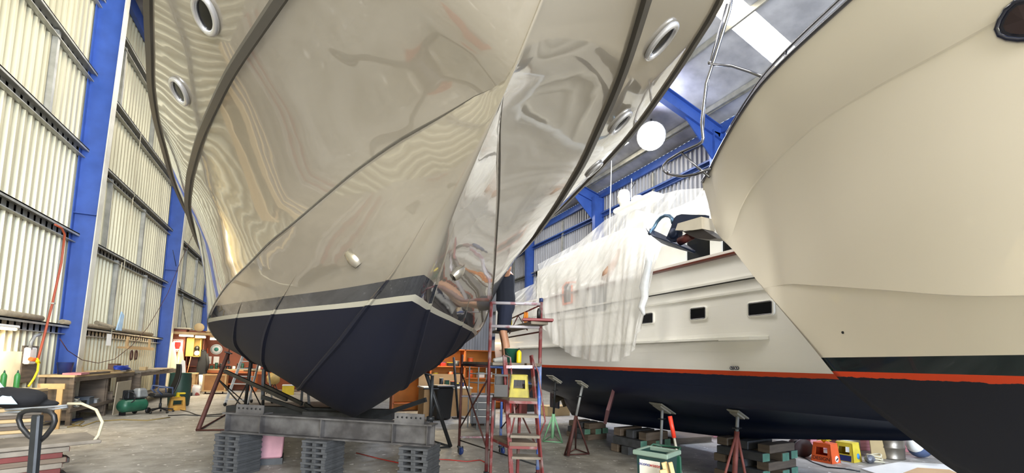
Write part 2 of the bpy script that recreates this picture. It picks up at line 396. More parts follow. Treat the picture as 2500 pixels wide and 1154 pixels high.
# columns
def column(X, s, y, H_, label, grp, m_f):
    t = thing('steel_column', label, 'column', (X, y, 0), grp)
    mb = MB(); mb.add([(X+s*0.05, y-0.01, 0), (X+s*0.42, y-0.01, 0), (X+s*0.62, y-0.01, H_), (X+s*0.05, y-0.01, H_), (X+s*0.05, y+0.01, 0), (X+s*0.42, y+0.01, 0), (X+s*0.62, y+0.01, H_), (X+s*0.05, y+0.01, H_)],
        [(0, 1, 2, 3), (7, 6, 5, 4), (0, 4, 5, 1), (1, 5, 6, 2), (2, 6, 7, 3), (3, 7, 4, 0)])
    mb.box((X+s*0.06, y, H_/2), (0.02, 0.24, H_)); part('web', mb, m_blue, t)
    mb = MB(); mb.beam((X+s*0.43, y, 0.02), (X+s*0.63, y, H_), 0.02, 0.24, (0, 1, 0)); part('flange', mb, m_f, t, 'pale inner flange' if m_f is m_cream else None)
    for zz in (4.9 if s > 0 else 5.6,):
        part('stiffener', MB().box((X+s*0.28, y, zz), (0.42, 0.2, 0.02)), m_blue, t)
    part('base_plate', MB().box((X+s*0.25, y, 0.012), (0.6, 0.36, 0.024)), m_blue, t)
    return t
column(XL, 1, 13.85, ZL-0.5, 'blue steel column nearest the camera on the left wall, behind the workbenches', 'left wall columns', m_cream)
column(XL, 1, 21.4, ZL-0.5, 'blue steel column on the left wall beside the surfboards', 'left wall columns', m_cream)
column(XL, 1, 28.9, ZL-0.5, 'farthest blue steel column on the left wall, showing next to the grey yacht', 'left wall columns', m_cream)
column(XR, -1, 11.0, ZR-0.5, 'blue steel column on the right wall, showing beside the bow rail of the beige hull', 'right wall columns', m_blue)
column(XR, -1, 18.3, ZR-0.5, 'blue steel column on the right wall rising behind the radar domes', 'right wall columns', m_blue)
column(XR, -1, 26.0, ZR-0.5, 'blue steel column on the right wall showing left of the plastic sheeting', 'right wall columns', m_blue)
# ------------------------------------------------------------------ the boats' hulls
def hull_rows(X0, Ys, fn, ns):
    """fn(Y) -> list of (w, z) key points from keel to sheer; ns = faces between key points. Returns rows of points, near half then far half."""
    rows = []
    for Y in Ys:
        K = fn(Y); L = []
        for i, (a, b) in enumerate(zip(K[:-1], K[1:])):
            n, p = ns[i]
            for k in range(n):
                s = k/n; L.append((a[0]+(b[0]-a[0])*(s**p), a[1]+(b[1]-a[1])*s))
        L.append(K[-1])
        rows.append([(X0-w, Y, z) for w, z in L[::-1]] + [(X0+w, Y, z) for w, z in L[1:]])
    return rows
def hull_object(name, rows, sharp_cols, m, parent, deck=None, trans=True):
    mb = MB(); mb.grid(rows, smooth=True)
    n = len(rows[0])
    if trans: mb.f.append(tuple((len(rows)-1)*n+i for i in range(n))); mb.sm.append(False)
    if deck is not None:
        k = len(mb.v); mb.v += [((r[0][0]+r[-1][0])/2, r[0][1], r[0][2]-deck) for r in rows]
        for i in range(len(rows)-1):
            mb.f.append((i*n, (i+1)*n, k+i+1, k+i)); mb.sm.append(False)
            mb.f.append((i*n+n-1, (i+1)*n+n-1, k+i+1, k+i)); mb.sm.append(False)
    pts = [Vector(p) for r in rows for p in r]
    o = mb.build(name, m, parent, rootloc(parent))
    # crisp chines
    me = o.data; off = rootloc(parent); loc = {}
    for i, v in enumerate(me.vertices): loc[(round(v.co.x+off.x, 4), round(v.co.y+off.y, 4), round(v.co.z+off.z, 4))] = i
    sharp = set()
    for c in sharp_cols:
        for cc in (c, n-1-c):
            for i in range(len(rows)-1):
                a = loc.get(tuple(round(q, 4) for q in rows[i][cc])); b_ = loc.get(tuple(round(q, 4) for q in rows[i+1][cc]))
                if a is not None and b_ is not None: sharp.add((min(a, b_), max(a, b_)))
    at = me.attributes.new('sharp_edge', 'BOOLEAN', 'EDGE')
    at.data.foreach_set('value', [tuple(sorted(e.vertices)) in sharp for e in me.edges])
    return o
def pick(rows, x, y, side):
    """point and outward normal on a hull where the line of sight of a pixel meets it; side -1 = near (smaller X) half"""
    best = None; n = len(rows[0]); h = n//2
    cols = range(0, h) if side < 0 else range(h, n-1)
    d = ray(x, y).normalized()
    for i in range(len(rows)-1):
        for j in cols:
            A, B, C_, D = (Vector(rows[i][j]), Vector(rows[i][j+1]), Vector(rows[i+1][j+1]), Vector(rows[i+1][j]))
            for T in ((A, B, C_), (A, C_, D)):
                nn = (T[1]-T[0]).cross(T[2]-T[0])
                if nn.length < 1e-9: continue
                nn.normalize(); den = d.dot(nn)
                if abs(den) < 1e-6: continue
                t = (T[0]-CAMP).dot(nn)/den
                if t < 0.3: continue
                p = CAMP+d*t; ok = True
                for q in range(3):
                    if (T[(q+1) % 3]-T[q]).cross(p-T[q]).dot(nn) < -1e-6: ok = False; break
                if ok and (best is None or t < best[0]):
                    if nn.x*side < 0: nn = -nn
                    best = (t, p, nn)
    return (best[1], best[2]) if best else None
def side_at(rows, Y, z, side):
    """point and normal on a hull at a given station and height"""
    h = len(rows[0])//2
    i = min(range(len(rows)-1), key=lambda q: abs(rows[q][0][1]-Y)); i = min(max(i, 1), len(rows)-2)
    cols = list(range(h, -1, -1)) if side < 0 else list(range(h, len(rows[0])))
    for a, b_ in zip(cols[:-1], cols[1:]):
        A = Vector(rows[i][a]); B = Vector(rows[i][b_])
        if A.z <= z <= B.z and B.z > A.z:
            t = (z-A.z)/(B.z-A.z); p = A+(B-A)*t
            q = Vector(rows[i+1][a])+(Vector(rows[i+1][b_])-Vector(rows[i+1][a]))*t
            u = (q-p)
            if u.length < 1e-6: continue
            s_ = (Y-p.y)/u.y if abs(u.y) > 1e-6 else 0
            nn = (B-A).cross(u).normalized()
            if nn.x*side < 0: nn = -nn
            return p+u*s_, nn
    return None

m_dark = mat('dark_void', '#0d1014', 0.4)
m_glass = mat('dark_glass', '#0c0f14', 0.12, 0.0, spec=0.3)
m_rim = mat('bright_steel_rim', '#dcdde0', 0.25, 0.7)
m_chrome = mat('polished_steel', '#7d7e85', 0.25, 1.0)
m_white = mat('gloss_white', '#f2f1ea', 0.25, coat=0.4, amt=0.2)
m_grey_rail = mat('grey_rubbing_strake', '#4c4944', 0.4, amt=0.3)

# ---- grey planing motor yacht, bow towards the camera
B1X = 0.75
KY = [0.55, 1.1, 1.42, 1.63, 1.92, 2.34, 2.73, 3.15, 3.46, 4.2, 4.89, 5.8, 6.8, 7.6, 8.4, 18.0]
KZ = [3.56, 3.2, 3.0, 2.89, 2.76, 2.6, 2.45, 2.24, 2.11, 1.86, 1.59, 1.26, 0.9, 0.66, 0.6, 0.6]
CYs = [0.55, 1.42, 1.75, 2.0, 2.5, 3.0, 3.5, 4.0, 4.5, 5.0, 6.0, 7.0, 8.0, 10.0, 12.0, 18.0]
CW = [0, 0, 0.01, 0.08, 0.27, 0.48, 0.68, 0.88, 1.08, 1.27, 1.63, 1.91, 2.11, 2.27, 2.36, 2.36]
CZ = [3.56, 3.0, 2.86, 2.89, 2.89, 2.85, 2.78, 2.7, 2.63, 2.53, 2.36, 2.18, 2.05, 1.86, 1.74, 1.55]
RYs = [0.55, 0.8, 1.2, 1.6, 2.0, 2.5, 3.0, 3.5, 4.0, 4.5, 5.0, 6.0, 8.0, 10.0, 18.0]
RW = [0.0, 0.16, 0.42, 0.64, 0.84, 1.05, 1.25, 1.42, 1.58, 1.72, 1.85, 2.05, 2.26, 2.36, 2.42]
RZ = [3.56, 3.4, 3.34, 3.32, 3.31, 3.30, 3.29, 3.285, 3.28, 3.27, 3.25, 3.22, 3.16, 3.1, 3.0]
SYs = [0.55, 0.8, 1.2, 1.57, 1.85, 2.17, 2.7, 3.0, 3.5, 4.0, 4.5, 5.0, 6.0, 8.0, 10.0, 18.0]
SW = [0.0, 0.35, 0.85, 1.16, 1.28, 1.41, 1.59, 1.67, 1.79, 1.91, 2.0, 2.07, 2.2, 2.34, 2.42, 2.46]
SZ = [3.6, 3.6, 3.6, 3.59, 3.58, 3.58, 3.57, 3.56, 3.56, 3.57, 3.55, 3.53, 3.5, 3.42, 3.35, 3.25]
def b1(Y):
    kz = smooth_interp(KY, KZ, Y); cw = smooth_interp(CYs, CW, Y); cz = max(smooth_interp(CYs, CZ, Y), kz)
    rw = smooth_interp(RYs, RW, Y); rz = max(smooth_interp(RYs, RZ, Y), cz)
    sw = max(smooth_interp(SYs, SW, Y), rw); sz = max(smooth_interp(SYs, SZ, Y), rz)
    cw = max(cw, 0.006); cz = max(cz, kz+0.004); rw = max(rw, cw+0.008); rz = max(rz, cz+0.02); sw = max(sw, rw+0.004); sz = max(sz, rz+0.01)
    fl = 0.02*min(1, cw/0.3)
    return [(0.0, kz), (cw, cz), (cw+fl, cz+0.012), (max(rw, cw+fl), rz), (max(sw, rw), sz)]
Y1 = [0.55+0.1*i for i in range(60)] + [6.6+0.3*i for i in range(12)] + [10.5+0.75*i for i in range(11)]
NS1 = [(10, 0.86), (1, 1), (9, 1.18), (4, 0.9)]
R1 = hull_rows(B1X, Y1, b1, NS1)
m_b1 = banded('grey_yacht_paint', [(2.075, '#060e28', 0.65, 0.0), (2.115, '#cfcdbf', 0.3), (2.225, '#2a2f3b', 0.12), (99, '#9a9385', 0.12)], coat=1.0, cior=1.95, coat_z=2.115, bumpy=0.03, var=0.02)
yacht = thing('motor_yacht', 'large glossy grey-beige motor yacht propped bow-on with a dark blue bottom', 'boat', (B1X, 7.0, 0))
hull1 = hull_object('hull', R1, [4, 13, 14], m_b1, yacht, deck=0.1)
# rubbing strakes, toe rails and spray strakes follow the hull
def line_on(rows, f, ys, side, out=0.0):
    P = []
    for Y in ys:
        w, z = f(Y); P.append(Vector((B1X+side*(w+out), Y, z)))
    return P
ysr = [0.62+0.12*i for i in range(50)] + [6.8+0.4*i for i in range(28)]
def strip(mb, P, side, hw, dp):
    rows = []
    for i, p in enumerate(P):
        e = min(1.0, (i+0.15)/5)
        rows.append([p+Vector((side*0.0, 0, -hw*e)), p+Vector((side*dp*e, 0, -hw*0.5*e)), p+Vector((side*dp*e, 0, hw*0.5*e)), p+Vector((0, 0, hw*e)), p+Vector((-side*0.03*e, 0, 0))])
    mb.grid(rows, smooth=False, closed_v=True)
for side in (-1, 1):
    mb = MB(); strip(mb, line_on(R1, lambda Y: b1(Y)[3], ysr, side), side, 0.035, 0.035); part('rubbing_strake', mb, m_grey_rail, yacht)
    mb = MB(); strip(mb, line_on(R1, lambda Y: b1(Y)[4], ysr, side), side, 0.022, 0.03); part('toe_rail', mb, m_grey_rail, yacht)
    ysc = [1.85+0.12*i for i in range(40)] + [6.8+0.4*i for i in range(28)]
    mb = MB(); strip(mb, line_on(R1, lambda Y: b1(Y)[2], ysc, side), side, 0.007, 0.008); part('chine_strake', mb, mat('strake_paint', '#66625a', 0.2, coat=0.6), yacht)
m_strake = banded('strake_band_paint', [(2.075, '#08112a', 0.6), (2.115, '#cfcdbf', 0.2), (2.225, '#2a2f3b', 0.1), (99, '#9a9385', 0.1)], coat=0.8, coat_z=2.115)
def spray(side, fr, y0, y1, hh=0.035):
    rows = []; N = 40
    for i in range(N+1):
        Y = y0+(y1-y0)*i/N; k = b1(Y)[0]; c = b1(Y)[1]
        f_ = fr(i/N); w = k[0]+(c[0]-k[0])*f_**0.86; z = k[1]+(c[1]-k[1])*f_
        tp = min(1, i/6); P = Vector((B1X+side*w, Y, z)); a = Vector((side*(c[0]-k[0]), 0, c[1]-k[1])).normalized(); nrm = Vector((side*a.z*side*1, 0, 0))
        nrm = Vector((side*abs(a.z), 0, -abs(a.x))).normalized()
        rows.append([P-a*hh*0.9*tp, P-a*hh*0.2*tp+nrm*0.035*tp, P+a*hh*0.6*tp+nrm*0.03*tp, P+a*hh*tp, P-nrm*0.02])
    mb = MB(); mb.grid(rows, smooth=False, closed_v=True); return mb
for side in (-1, 1):
    part('spray_strake', spray(side, lambda t: 0.20+0.13*min(1, t*3), 2.75, 16), m_strake, yacht)
    part('spray_strake', spray(side, lambda t: 0.75-0.17*min(1, t*3.2), 4.6, 16), m_strake, yacht)
    part('spray_strake', spray(side, lambda t: 0.89-0.15*min(1, t*3), 5.9, 16), m_strake, yacht)
def porthole(rows, x, y, side, a, bb, parent, tilt=0.0, rim=None, pos=None):
    r_ = pos or pick(rows, x, y, side)
    if not r_: return
    p, n = r_; fwd = Vector((0, 1, 0)); fwd = (fwd-n*fwd.dot(n)).normalized(); u = n.cross(fwd)
    fwd, u = fwd*cos(tilt)+u*sin(tilt), u*cos(tilt)-fwd*sin(tilt)
    ring = [p+n*0.012+fwd*a*cos(t)+u*bb*sin(t) for t in [2*pi*k/28 for k in range(28)]]
    ob = part('porthole', MB().tube(ring, 0.017, 8, closed=True), rim or m_rim, parent, 'polished steel porthole rim')
    mb = MB(); mb.add([p+n*0.014]+[p+n*0.008+(fwd*a*cos(t)+u*bb*sin(t))*0.95 for t in [2*pi*k/28 for k in range(28)]], [(0, i+1, (i+1) % 28+1) for i in range(28)], True)
    part('glass', mb, m_glass, ob, 'dark glass')
for (x, y, s_) in ((505, 35, -1), (441, 222, -1), (1612, 98, 1), (1513, 298, 1), (1449, 412, 1)):
    q = pick(R1, x, y, s_)
    porthole(R1, x, y, s_, 0.11, 0.06, yacht)
# clam-shell water scoops either side of the stem
for (x, y, s_) in ((862, 631, -1), (1119, 665, 1)):
    q = pick(R1, x, y, s_)
    if q:
        p, n = q; mb = MB(); a = Vector((0, 1, 0)); a = (a-n*a.dot(n)).normalized(); u = n.cross(a)
        if u.z < 0: u = -u
        rows = []
        for i in range(7):
            t = i/6; R_ = 0.062*sin(pi*(0.12+0.62*t)); rows.append([p+u*(0.07-0.14*t)+(a*cos(v)+n*sin(v)*0.8)*R_ for v in [pi*k/8 for k in range(9)]])
        mb.grid(rows); mb.grid([[p+u*(0.07-0.14*t_)+a*g*0.075 for g in (-1, 0, 1)] for t_ in (0, 1)])
        part('water_scoop', mb, mat('worn_bronze', '#bcb6a8', 0.3, 0.8), yacht, 'clam-shaped metal scoop')

# ---- white planked trawler on the right, behind the scaffold
B2X, B2W = 6.1, 1.75
def b2(Y):
    tp = 1.0 if Y > 3.4 else max(0.0, 1-((3.4-Y)/4.0)**2.1)
    st = 1.0 if Y < 9 else 1-0.05*(Y-9)
    w = B2W*tp*st
    kz = interp([-1, 0.5, 2.66, 4.8, 8.1, 9.5, 10.0, 10.8], [2.2, 1.35, 0.86, 0.54, 0.36, 0.36, 1.15, 1.25], Y)
    bz = interp([-1, 2, 8, 10.8], [1.5, 1.12, 1.12, 1.3], Y); kz2 = min(kz, 1.56); bz = max(bz, kz2+0.05) if kz2 < 1.3 else kz2+0.05
    sh = 2.96+ (0.0 if Y > 3.4 else (3.4-Y)*0.08)
    ztop = max(sh, kz+0.2)
    mid = bz*0.62+kz2*0.38
    return [(0.0, kz2), (0.10*tp, kz2), (0.13*tp, kz2+(bz-kz2)*0.42), (w*0.55, mid+0.10), (w*0.86, bz+0.05), (w*0.97, 1.56+0.02), (w, 1.92), (w*1.0, 2.45), (w*1.0, ztop)]
Y2 = [-0.55+0.18*i for i in range(25)] + [3.95+0.3*i for i in range(23)] + [10.8]
R2 = hull_rows(B2X, Y2, b2, [(1, 1), (2, 1), (3, 1), (3, 1), (3, 1), (3, 1), (3, 1), (3, 1)])
trawler = thing('trawler_yacht', 'white planked trawler yacht with dark blue bottom, partly under plastic sheeting', 'boat', (B2X, 5.0, 0))
m_b2 = banded('white_trawler_paint', [(1.535, '#081733', 0.5, 0.02), (1.575, '#d1481c', 0.5, 0.0), (99, '#f9f8f3', 0.3)], coat=0.35, coat_z=1.6, groove=(0.105, 2.42), var=0.03)
hull_object('hull', R2, [3], m_b2, trawler, deck=-0.02)
def b2_line(y0, y1, z, hw, dp, name, m, lab=None):
    mb = MB(); rows = []
    N = 40
    for i in range(N+1):
        Y = y0+(y1-y0)*i/N; q = side_at(R2, Y, z, -1)
        if not q: continue
        p, n = q; e = min(1, i/1.5, (N-i)/1.5)+0.05
        rows.append([p+Vector((0.02, 0, -hw)), p+Vector((-dp*e, 0, -hw*0.6)), p+Vector((-dp*e, 0, hw*0.6)), p+Vector((0.02, 0, hw))])
    mb.grid(rows, smooth=False, closed_v=True); part(name, mb, m, trawler, lab)
m_wd = mat('varnished_teak', '#6b2c1c', 0.3, 0, '#4a1c12', 5, 0.6, stretch=(1, 0.2, 1), coat=0.5)
b2_line(1.0, 10.4, 2.90, 0.02, 0.05, 'cap_rail', m_wd, 'red-brown cap rail')
b2_line(1.0, 10.4, 2.60, 0.022, 0.035, 'rubbing_strake', m_white)
b2_line(1.0, 10.4, 2.585, 0.008, 0.028, 'rubber_strip', mat('black_rubber', '#1c1c1e', 0.6), 'black rubber strip')
b2_line(1.0, 10.4, 2.45, 0.02, 0.02, 'moulding', m_white)
b2_line(3.05, 10.4, 1.93, 0.03, 0.07, 'guard_strake', m_white)
b2_line(3.3, 10.4, 1.915, 0.01, 0.078, 'guard_strip', m_galv, 'metal strip')
def rrect_pts(c, u, v, a, b_, r, n=5):
    P = []
    for (sx, sy, t0) in ((1, 1, 0), (-1, 1, pi/2), (-1, -1, pi), (1, -1, 3*pi/2)):
        for k in range(n+1):
            t = t0+pi/2*k/n; P.append(c+u*(sx*(a-r)+r*cos(t))+v*(sy*(b_-r)+r*sin(t)))
    return P
for (x, y, hw_) in ((1582, 777, 0.125), (1706, 765, 0.125), (1858, 753, 0.145)):
    q = pick(R2, x, y, -1)
    if not q: continue
    p, n = q; p = p-Vector((0.008, 0, 0)); u = Vector((0, 1, 0)); v = Vector((0, 0, 1))
    ob = part('porthole', MB().tube(rrect_pts(p, u, v, hw_, 0.075, 0.03), 0.016, 6, closed=True), m_white, trawler, 'white rectangular window frame')
    mb = MB(); P = rrect_pts(p-Vector((0.006, 0, 0)), u, v, hw_-0.01, 0.066, 0.02); mb.add(P, [tuple(range(len(P)))]); part('glass', mb, m_glass, ob, 'dark glass')
    mb = MB().tube(rrect_pts(p-Vector((0.01, 0, 0)), u, v, hw_-0.012, 0.068, 0.02), 0.006, 5, closed=True); part('inner_frame', mb, m_chrome, ob, 'thin metal frame')
for (x, y) in ((1320, 818), (1790, 898), (1801, 898)):
    q = pick(R2, x, y, -1)
    if q:
        part('through_hull', MB().lathe([(0.0, 0.0), (0.022, 0.0), (0.022, 0.03), (0.012, 0.03), (0.012, 0.005)], q[0], 12, axis=(-1, 0, 0)), m_chrome if x > 1500 else m_dark, trawler)
# deckhouse with windows, flybridge
m_cab = mat('cabin_white', '#f3f2ec', 0.3, coat=0.3, amt=0.15)
XC = B2X-1.25
mb = MB()
mb.box((B2X, 6.7, 2.93+0.02), (3.3, 7.6, 0.04)); part('deck', mb, m_cab, trawler)
def cabin_wall(mb, y0, y1, z0, z1): mb.box((XC+0.03, (y0+y1)/2, (z0+z1)/2), (0.06, y1-y0, z1-z0))
mb = MB()
wins = [(2.35, 3.05), (3.42, 4.02), (4.2, 4.62)]
zb, z0, z1, zt = 2.96, 3.0, 3.62, 3.78
cabin_wall(mb, 1.9, 9.2, zb, z0); cabin_wall(mb, 1.9, 9.2, z1, zt)
e = [1.9]+[v for w_ in wins for v in w_]+[9.2]
for i in range(0, len(e), 2): cabin_wall(mb, e[i], e[i+1], z0, z1)
mb.box((B2X+1.22, 5.55, 3.37), (0.06, 7.3, 0.82)); mb.box((B2X, 1.93, 3.37), (2.5, 0.06, 0.82)); mb.box((B2X, 9.17, 3.37), (2.5, 0.06, 0.82))
cab = part('cabin', mb, m_cab, trawler)
for (a_, b_) in wins:
    part('window', MB().box((XC+0.035, (a_+b_)/2, (z0+z1)/2), (0.012, b_-a_, z1-z0)), m_glass, cab, 'dark glass')
part('roof', MB().box((B2X, 5.3, 3.81), (2.42, 6.6, 0.07), bev=0.03), m_cab, trawler)
part('flybridge', MB().box((B2X+0.1, 6.1, 4.02), (2.0, 3.8, 0.36), taper=(0.9, 0.95), bev=0.05), m_cab, trawler)
# stabiliser fin, rudder and propeller under the stern
mb = MB(); 
f0 = at_x(1500, 950, 4.75); f1 = at_x(1480, 1018, 4.35)
mb.beam(f0, f1, 0.32, 0.05, (1, 0, 0.4)); part('stabiliser_fin', mb, mat('fin_red_brown', '#5d3f42', 0.5), trawler, 'reddish brown fin')
part('rudder', MB().box((B2X, 10.35, 0.82), (0.05, 0.45, 0.78), bev=0.015), mat('dark_bottom', '#14223c', 0.5), trawler)
mb = MB().lathe([(0.0, -0.1), (0.05, -0.08), (0.06, 0.08), (0.0, 0.16)], (B2X, 9.95, 0.78), 12, axis=(0, 1, 0))
for k in range(4):
    t = k*pi/2+0.4; c = Vector((B2X+0.16*cos(t), 9.95, 0.78+0.16*sin(t))); mb.box(c, (0.26, 0.02, 0.17), rotm(0.5, 0, 0) if False else Matrix.Rotation(-t, 3, 'Y') @ Matrix.Rotation(0.5, 3, 'X'), bev=0.008)
part('propeller', mb, mat('aged_bronze', '#6f6655', 0.4, 0.7), trawler, 'dull bronze propeller')

# ---- beige hull at the right, bow pointing away from the camera
B3X = 3.56
def b3(Y):
    ks = [1.2, 1.53, 1.99, 2.06, 2.24, 2.51, 2.82, 3.02, 3.10, 3.14]
    kz = smooth_interp([-6, -2, 0.5, 1.3, 1.53, 1.99, 2.06, 2.24, 2.51, 2.82, 3.02, 3.10, 3.16], [0.42, 0.45, 0.68, 1.0, 1.17, 1.58, 1.68, 1.92, 2.27, 2.70, 2.95, 3.27, 3.46], Y)
    cw = smooth_interp([-6, -3, -1, 0, 0.75, 1, 1.5, 2, 2.3, 2.45, 3.16], [1.32, 1.2, 1.0, 0.82, 0.64, 0.56, 0.36, 0.15, 0.05, 0.0, 0.0], Y)
    cz = max(smooth_interp([-6, -2, -1, 0, 0.75, 1, 1.5, 2, 2.3, 2.45], [1.2, 1.45, 1.62, 1.83, 1.95, 1.985, 2.105, 2.227, 2.29, 2.3], Y), kz)
    nw = smooth_interp([-6, -1, 0, 0.75, 1, 1.25, 1.5, 1.75, 2, 2.25, 2.5, 2.7, 2.85, 3.16], [1.4, 1.2, 1.02, 0.84, 0.77, 0.69, 0.6, 0.5, 0.38, 0.26, 0.13, 0.05, 0.0, 0.0], Y)
    nz = max(smooth_interp([-6, -1, 0.5, 1, 1.25, 1.5, 1.75, 2, 2.25, 2.5, 2.7, 2.85], [3.0, 3.08, 3.16, 3.195, 3.225, 3.25, 3.265, 3.259, 3.231, 3.18, 3.04, 2.8], Y), cz)
    sw = max(smooth_interp([-6, -1, 0, 1, 1.5, 1.75, 2, 2.25, 2.5, 2.7, 2.9, 3.04, 3.12, 3.16], [1.5, 1.33, 1.2, 1.02, 0.88, 0.8, 0.7, 0.58, 0.43, 0.30, 0.16, 0.07, 0.03, 0.0], Y), nw)
    sz = max(smooth_interp([-6, 0, 1, 2, 2.25, 2.5, 2.9, 3.16], [3.6, 3.64, 3.65, 3.64, 3.6, 3.57, 3.52, 3.47], Y), nz)
    cw = max(cw, 0.006); nw = max(nw, 0.010); sw = max(sw, 0.013); cz = max(cz, kz+0.004); nz = max(nz, cz+0.008)
    f1 = 0.014*min(1, cw/0.1); f2 = 0.012*min(1, nw/0.12)
    return [(0, kz), (cw, cz), (cw+f1, cz+0.004), (max(nw, cw+f1), nz), (max(nw+f2, cw+f1), nz+0.006), (max(sw, nw+f2), max(sz, nz+0.006))]
Y3 = [3.155, 3.145, 3.12, 3.09, 3.05] + [3.0-0.06*i for i in range(42)] + [0.4-0.3*i for i in range(18)]
R3 = hull_rows(B3X, Y3, b3, [(12, 0.82), (1, 1), (10, 1.12), (1, 1), (5, 0.85)])
beige = thing('motor_cruiser', 'cream beige motor cruiser hull seen from beneath its flared bow, anchor on its stemhead', 'boat', (B3X, 0.0, 0))
m_b3 = banded('beige_cruiser_paint', [(1.575, '#0c1326', 0.5, 0.03), (1.60, '#e2481f', 0.45, 0.0), (1.70, '#12242a', 0.1), (99, '#efe8da', 0.3)], coat=0.4, coat_z=1.6, var=0.015)
hull_object('hull', R3, [5, 6, 16, 17], m_b3, beige, deck=0.08)
def D(x, y, d): return CAMP + ray(x, y)*d
def DZ(x, y, d, z): 
    p = D(x, y, d); return Vector((p.x, p.y, z))
m_timber = mat('raw_timber', '#c9a878', 0.7, 0, '#9c7a4c', 3, 0.6, stretch=(1, 0.15, 1))
m_oldwood = mat('weathered_timber', '#77695a', 0.8, 0, '#4c443c', 4, 0.8, stretch=(0.4, 0.4, 3), bump=0.3)
m_greywood = mat('grey_plank', '#8d8579', 0.8, 0, '#5e584f', 3, 0.8, bump=0.3)
m_redwood = mat('red_primed_plank', '#6d2f2c', 0.7, 0, '#47211f', 3, 0.7, bump=0.2)
m_ply = mat('plywood', '#c9b185', 0.7, 0, '#a98c5c', 2, 0.6)
m_brownply = mat('brown_stained_ply', '#7a4028', 0.55, 0, '#5b2c1a', 2, 0.6)
m_orangewood = mat('orange_varnished_board', '#b5642c', 0.5, 0, '#8d4a1e', 2, 0.6)
m_steel = mat('dark_steel', '#3c3f42', 0.5, 0.6, '#27292b', 6, 0.6)
m_grime = mat('grimy_grey_steel', '#6d6c6c', 0.55, 0.3, '#3c3a3b', 3.5, 0.9, bump=0.2, bscale=10)
m_redox = mat('oxide_red_steel', '#6e2f30', 0.55, 0.15, '#8d8a88', 7, 0.5, contrast=(0.5, 0.62))
m_rust = mat('rusty_brown_steel', '#5a3530', 0.6, 0.3, '#3c2522', 6, 0.7)
m_black = mat('black_plastic', '#17181a', 0.45, amt=0.3)
m_whitep = mat('white_plastic', '#e9e9e4', 0.4, amt=0.2)
m_paper = mat('white_paper', '#f1efe6', 0.8, amt=0.1)
m_yellow = mat('yellow_plastic', '#e8cf1c', 0.4, 0, '#c9a80e', 5, 0.5)
m_green = mat('dark_green_plastic', '#1f5140', 0.4, 0, '#163a2e', 4, 0.5)
m_bluep = mat('blue_plastic', '#22376e', 0.4, 0, '#18264c', 4, 0.5)
m_orange = mat('orange_plastic', '#e5602a', 0.45, 0, '#c24a1c', 4, 0.5)
m_red = mat('red_plastic', '#b3281f', 0.4, 0, '#8a1c16', 4, 0.5)
m_blueglaze = mat('worn_blue_paint', '#4567b5', 0.45, 0.2, '#9aa6bd', 7, 0.6, contrast=(0.5, 0.6))
m_crib = mat('dark_crib_timber', '#4d4f52', 0.8, 0, '#2b2e30', 5, 0.8, bump=0.3)
m_mint = mat('mint_end_paint', '#6fa08a', 0.7, 0, '#4c7a68', 9, 0.6)
m_rope = mat('pale_rope', '#c9c1a5', 0.9, amt=0.4)
m_lightgreen = mat('light_green_paint', '#8fc79a', 0.5, 0, '#5f9a72', 7, 0.5)
m_card = mat('cardboard', '#c3a177', 0.85, 0, '#a98a62', 3, 0.4)
m_navy = mat('navy_cloth', '#1a2238', 0.85, amt=0.4)

# ---------------------------------------------------------------- cradle beam under the grey yacht
ZT = 0.82
bl = at_z(557, 1004, ZT); br = at_z(1062, 1034, ZT)
bd = (br-bl); bL = bd.length; bdir = bd.normalized(); bper = Vector((bdir.y, -bdir.x, 0))   # towards the camera
if bper.dot(Vector((0, -1, 0))) < 0: bper = -bper
BH = 0.27
cradle = thing('cradle_beam', 'long grimy steel I-beam carrying the bow of the grey yacht on three block stacks', 'steel beam', ((bl.x+br.x)/2, (bl.y+br.y)/2, ZT-BH))
c0 = bl-Vector((0, 0, BH/2)); c1_ = br-Vector((0, 0, BH/2))
mb = MB(); u = Vector((0, 0, 1))
mb.beam(c0, c1_, 0.02, BH); mb.beam(c0+u*(BH/2-0.01), c1_+u*(BH/2-0.01), 0.2, 0.02); mb.beam(c0-u*(BH/2-0.01), c1_-u*(BH/2-0.01), 0.2, 0.02)
part('beam', mb, m_grime, cradle)
for t in (0.02, 0.2, 0.5, 0.83, 0.98):
    p = c0+(c1_-c0)*t+bper*0.05; part('web_stiffener', MB().beam(p-u*(BH/2-0.02), p+u*(BH/2-0.02), 0.012, 0.09, tuple(bper)), m_grime, cradle)
for t, L in ((0.14, 0.44), (0.90, 0.40)):
    p = bl+(br-bl)*t; a = p-bdir*L/2; b_ = p+bdir*L/2
    mb = MB(); mb.beam(a+u*0.06+bper*0.08, b_+u*0.06+bper*0.08, 0.012, 0.12); mb.beam(a+u*0.006, b_+u*0.006, 0.18, 0.012)
    br_ = part('angle_bracket', mb, m_grime, cradle)
    mb = MB()
    for k in range(6):
        q = p+bdir*(L*(k-2.5)/6.5)+u*0.07+bper*0.088; mb.lathe([(0, 0), (0.012, 0), (0.012, 0.006), (0, 0.006)], q, 10, axis=tuple(bper))
    part('bolt_hole', mb, m_dark, br_, 'row of dark bolt holes')
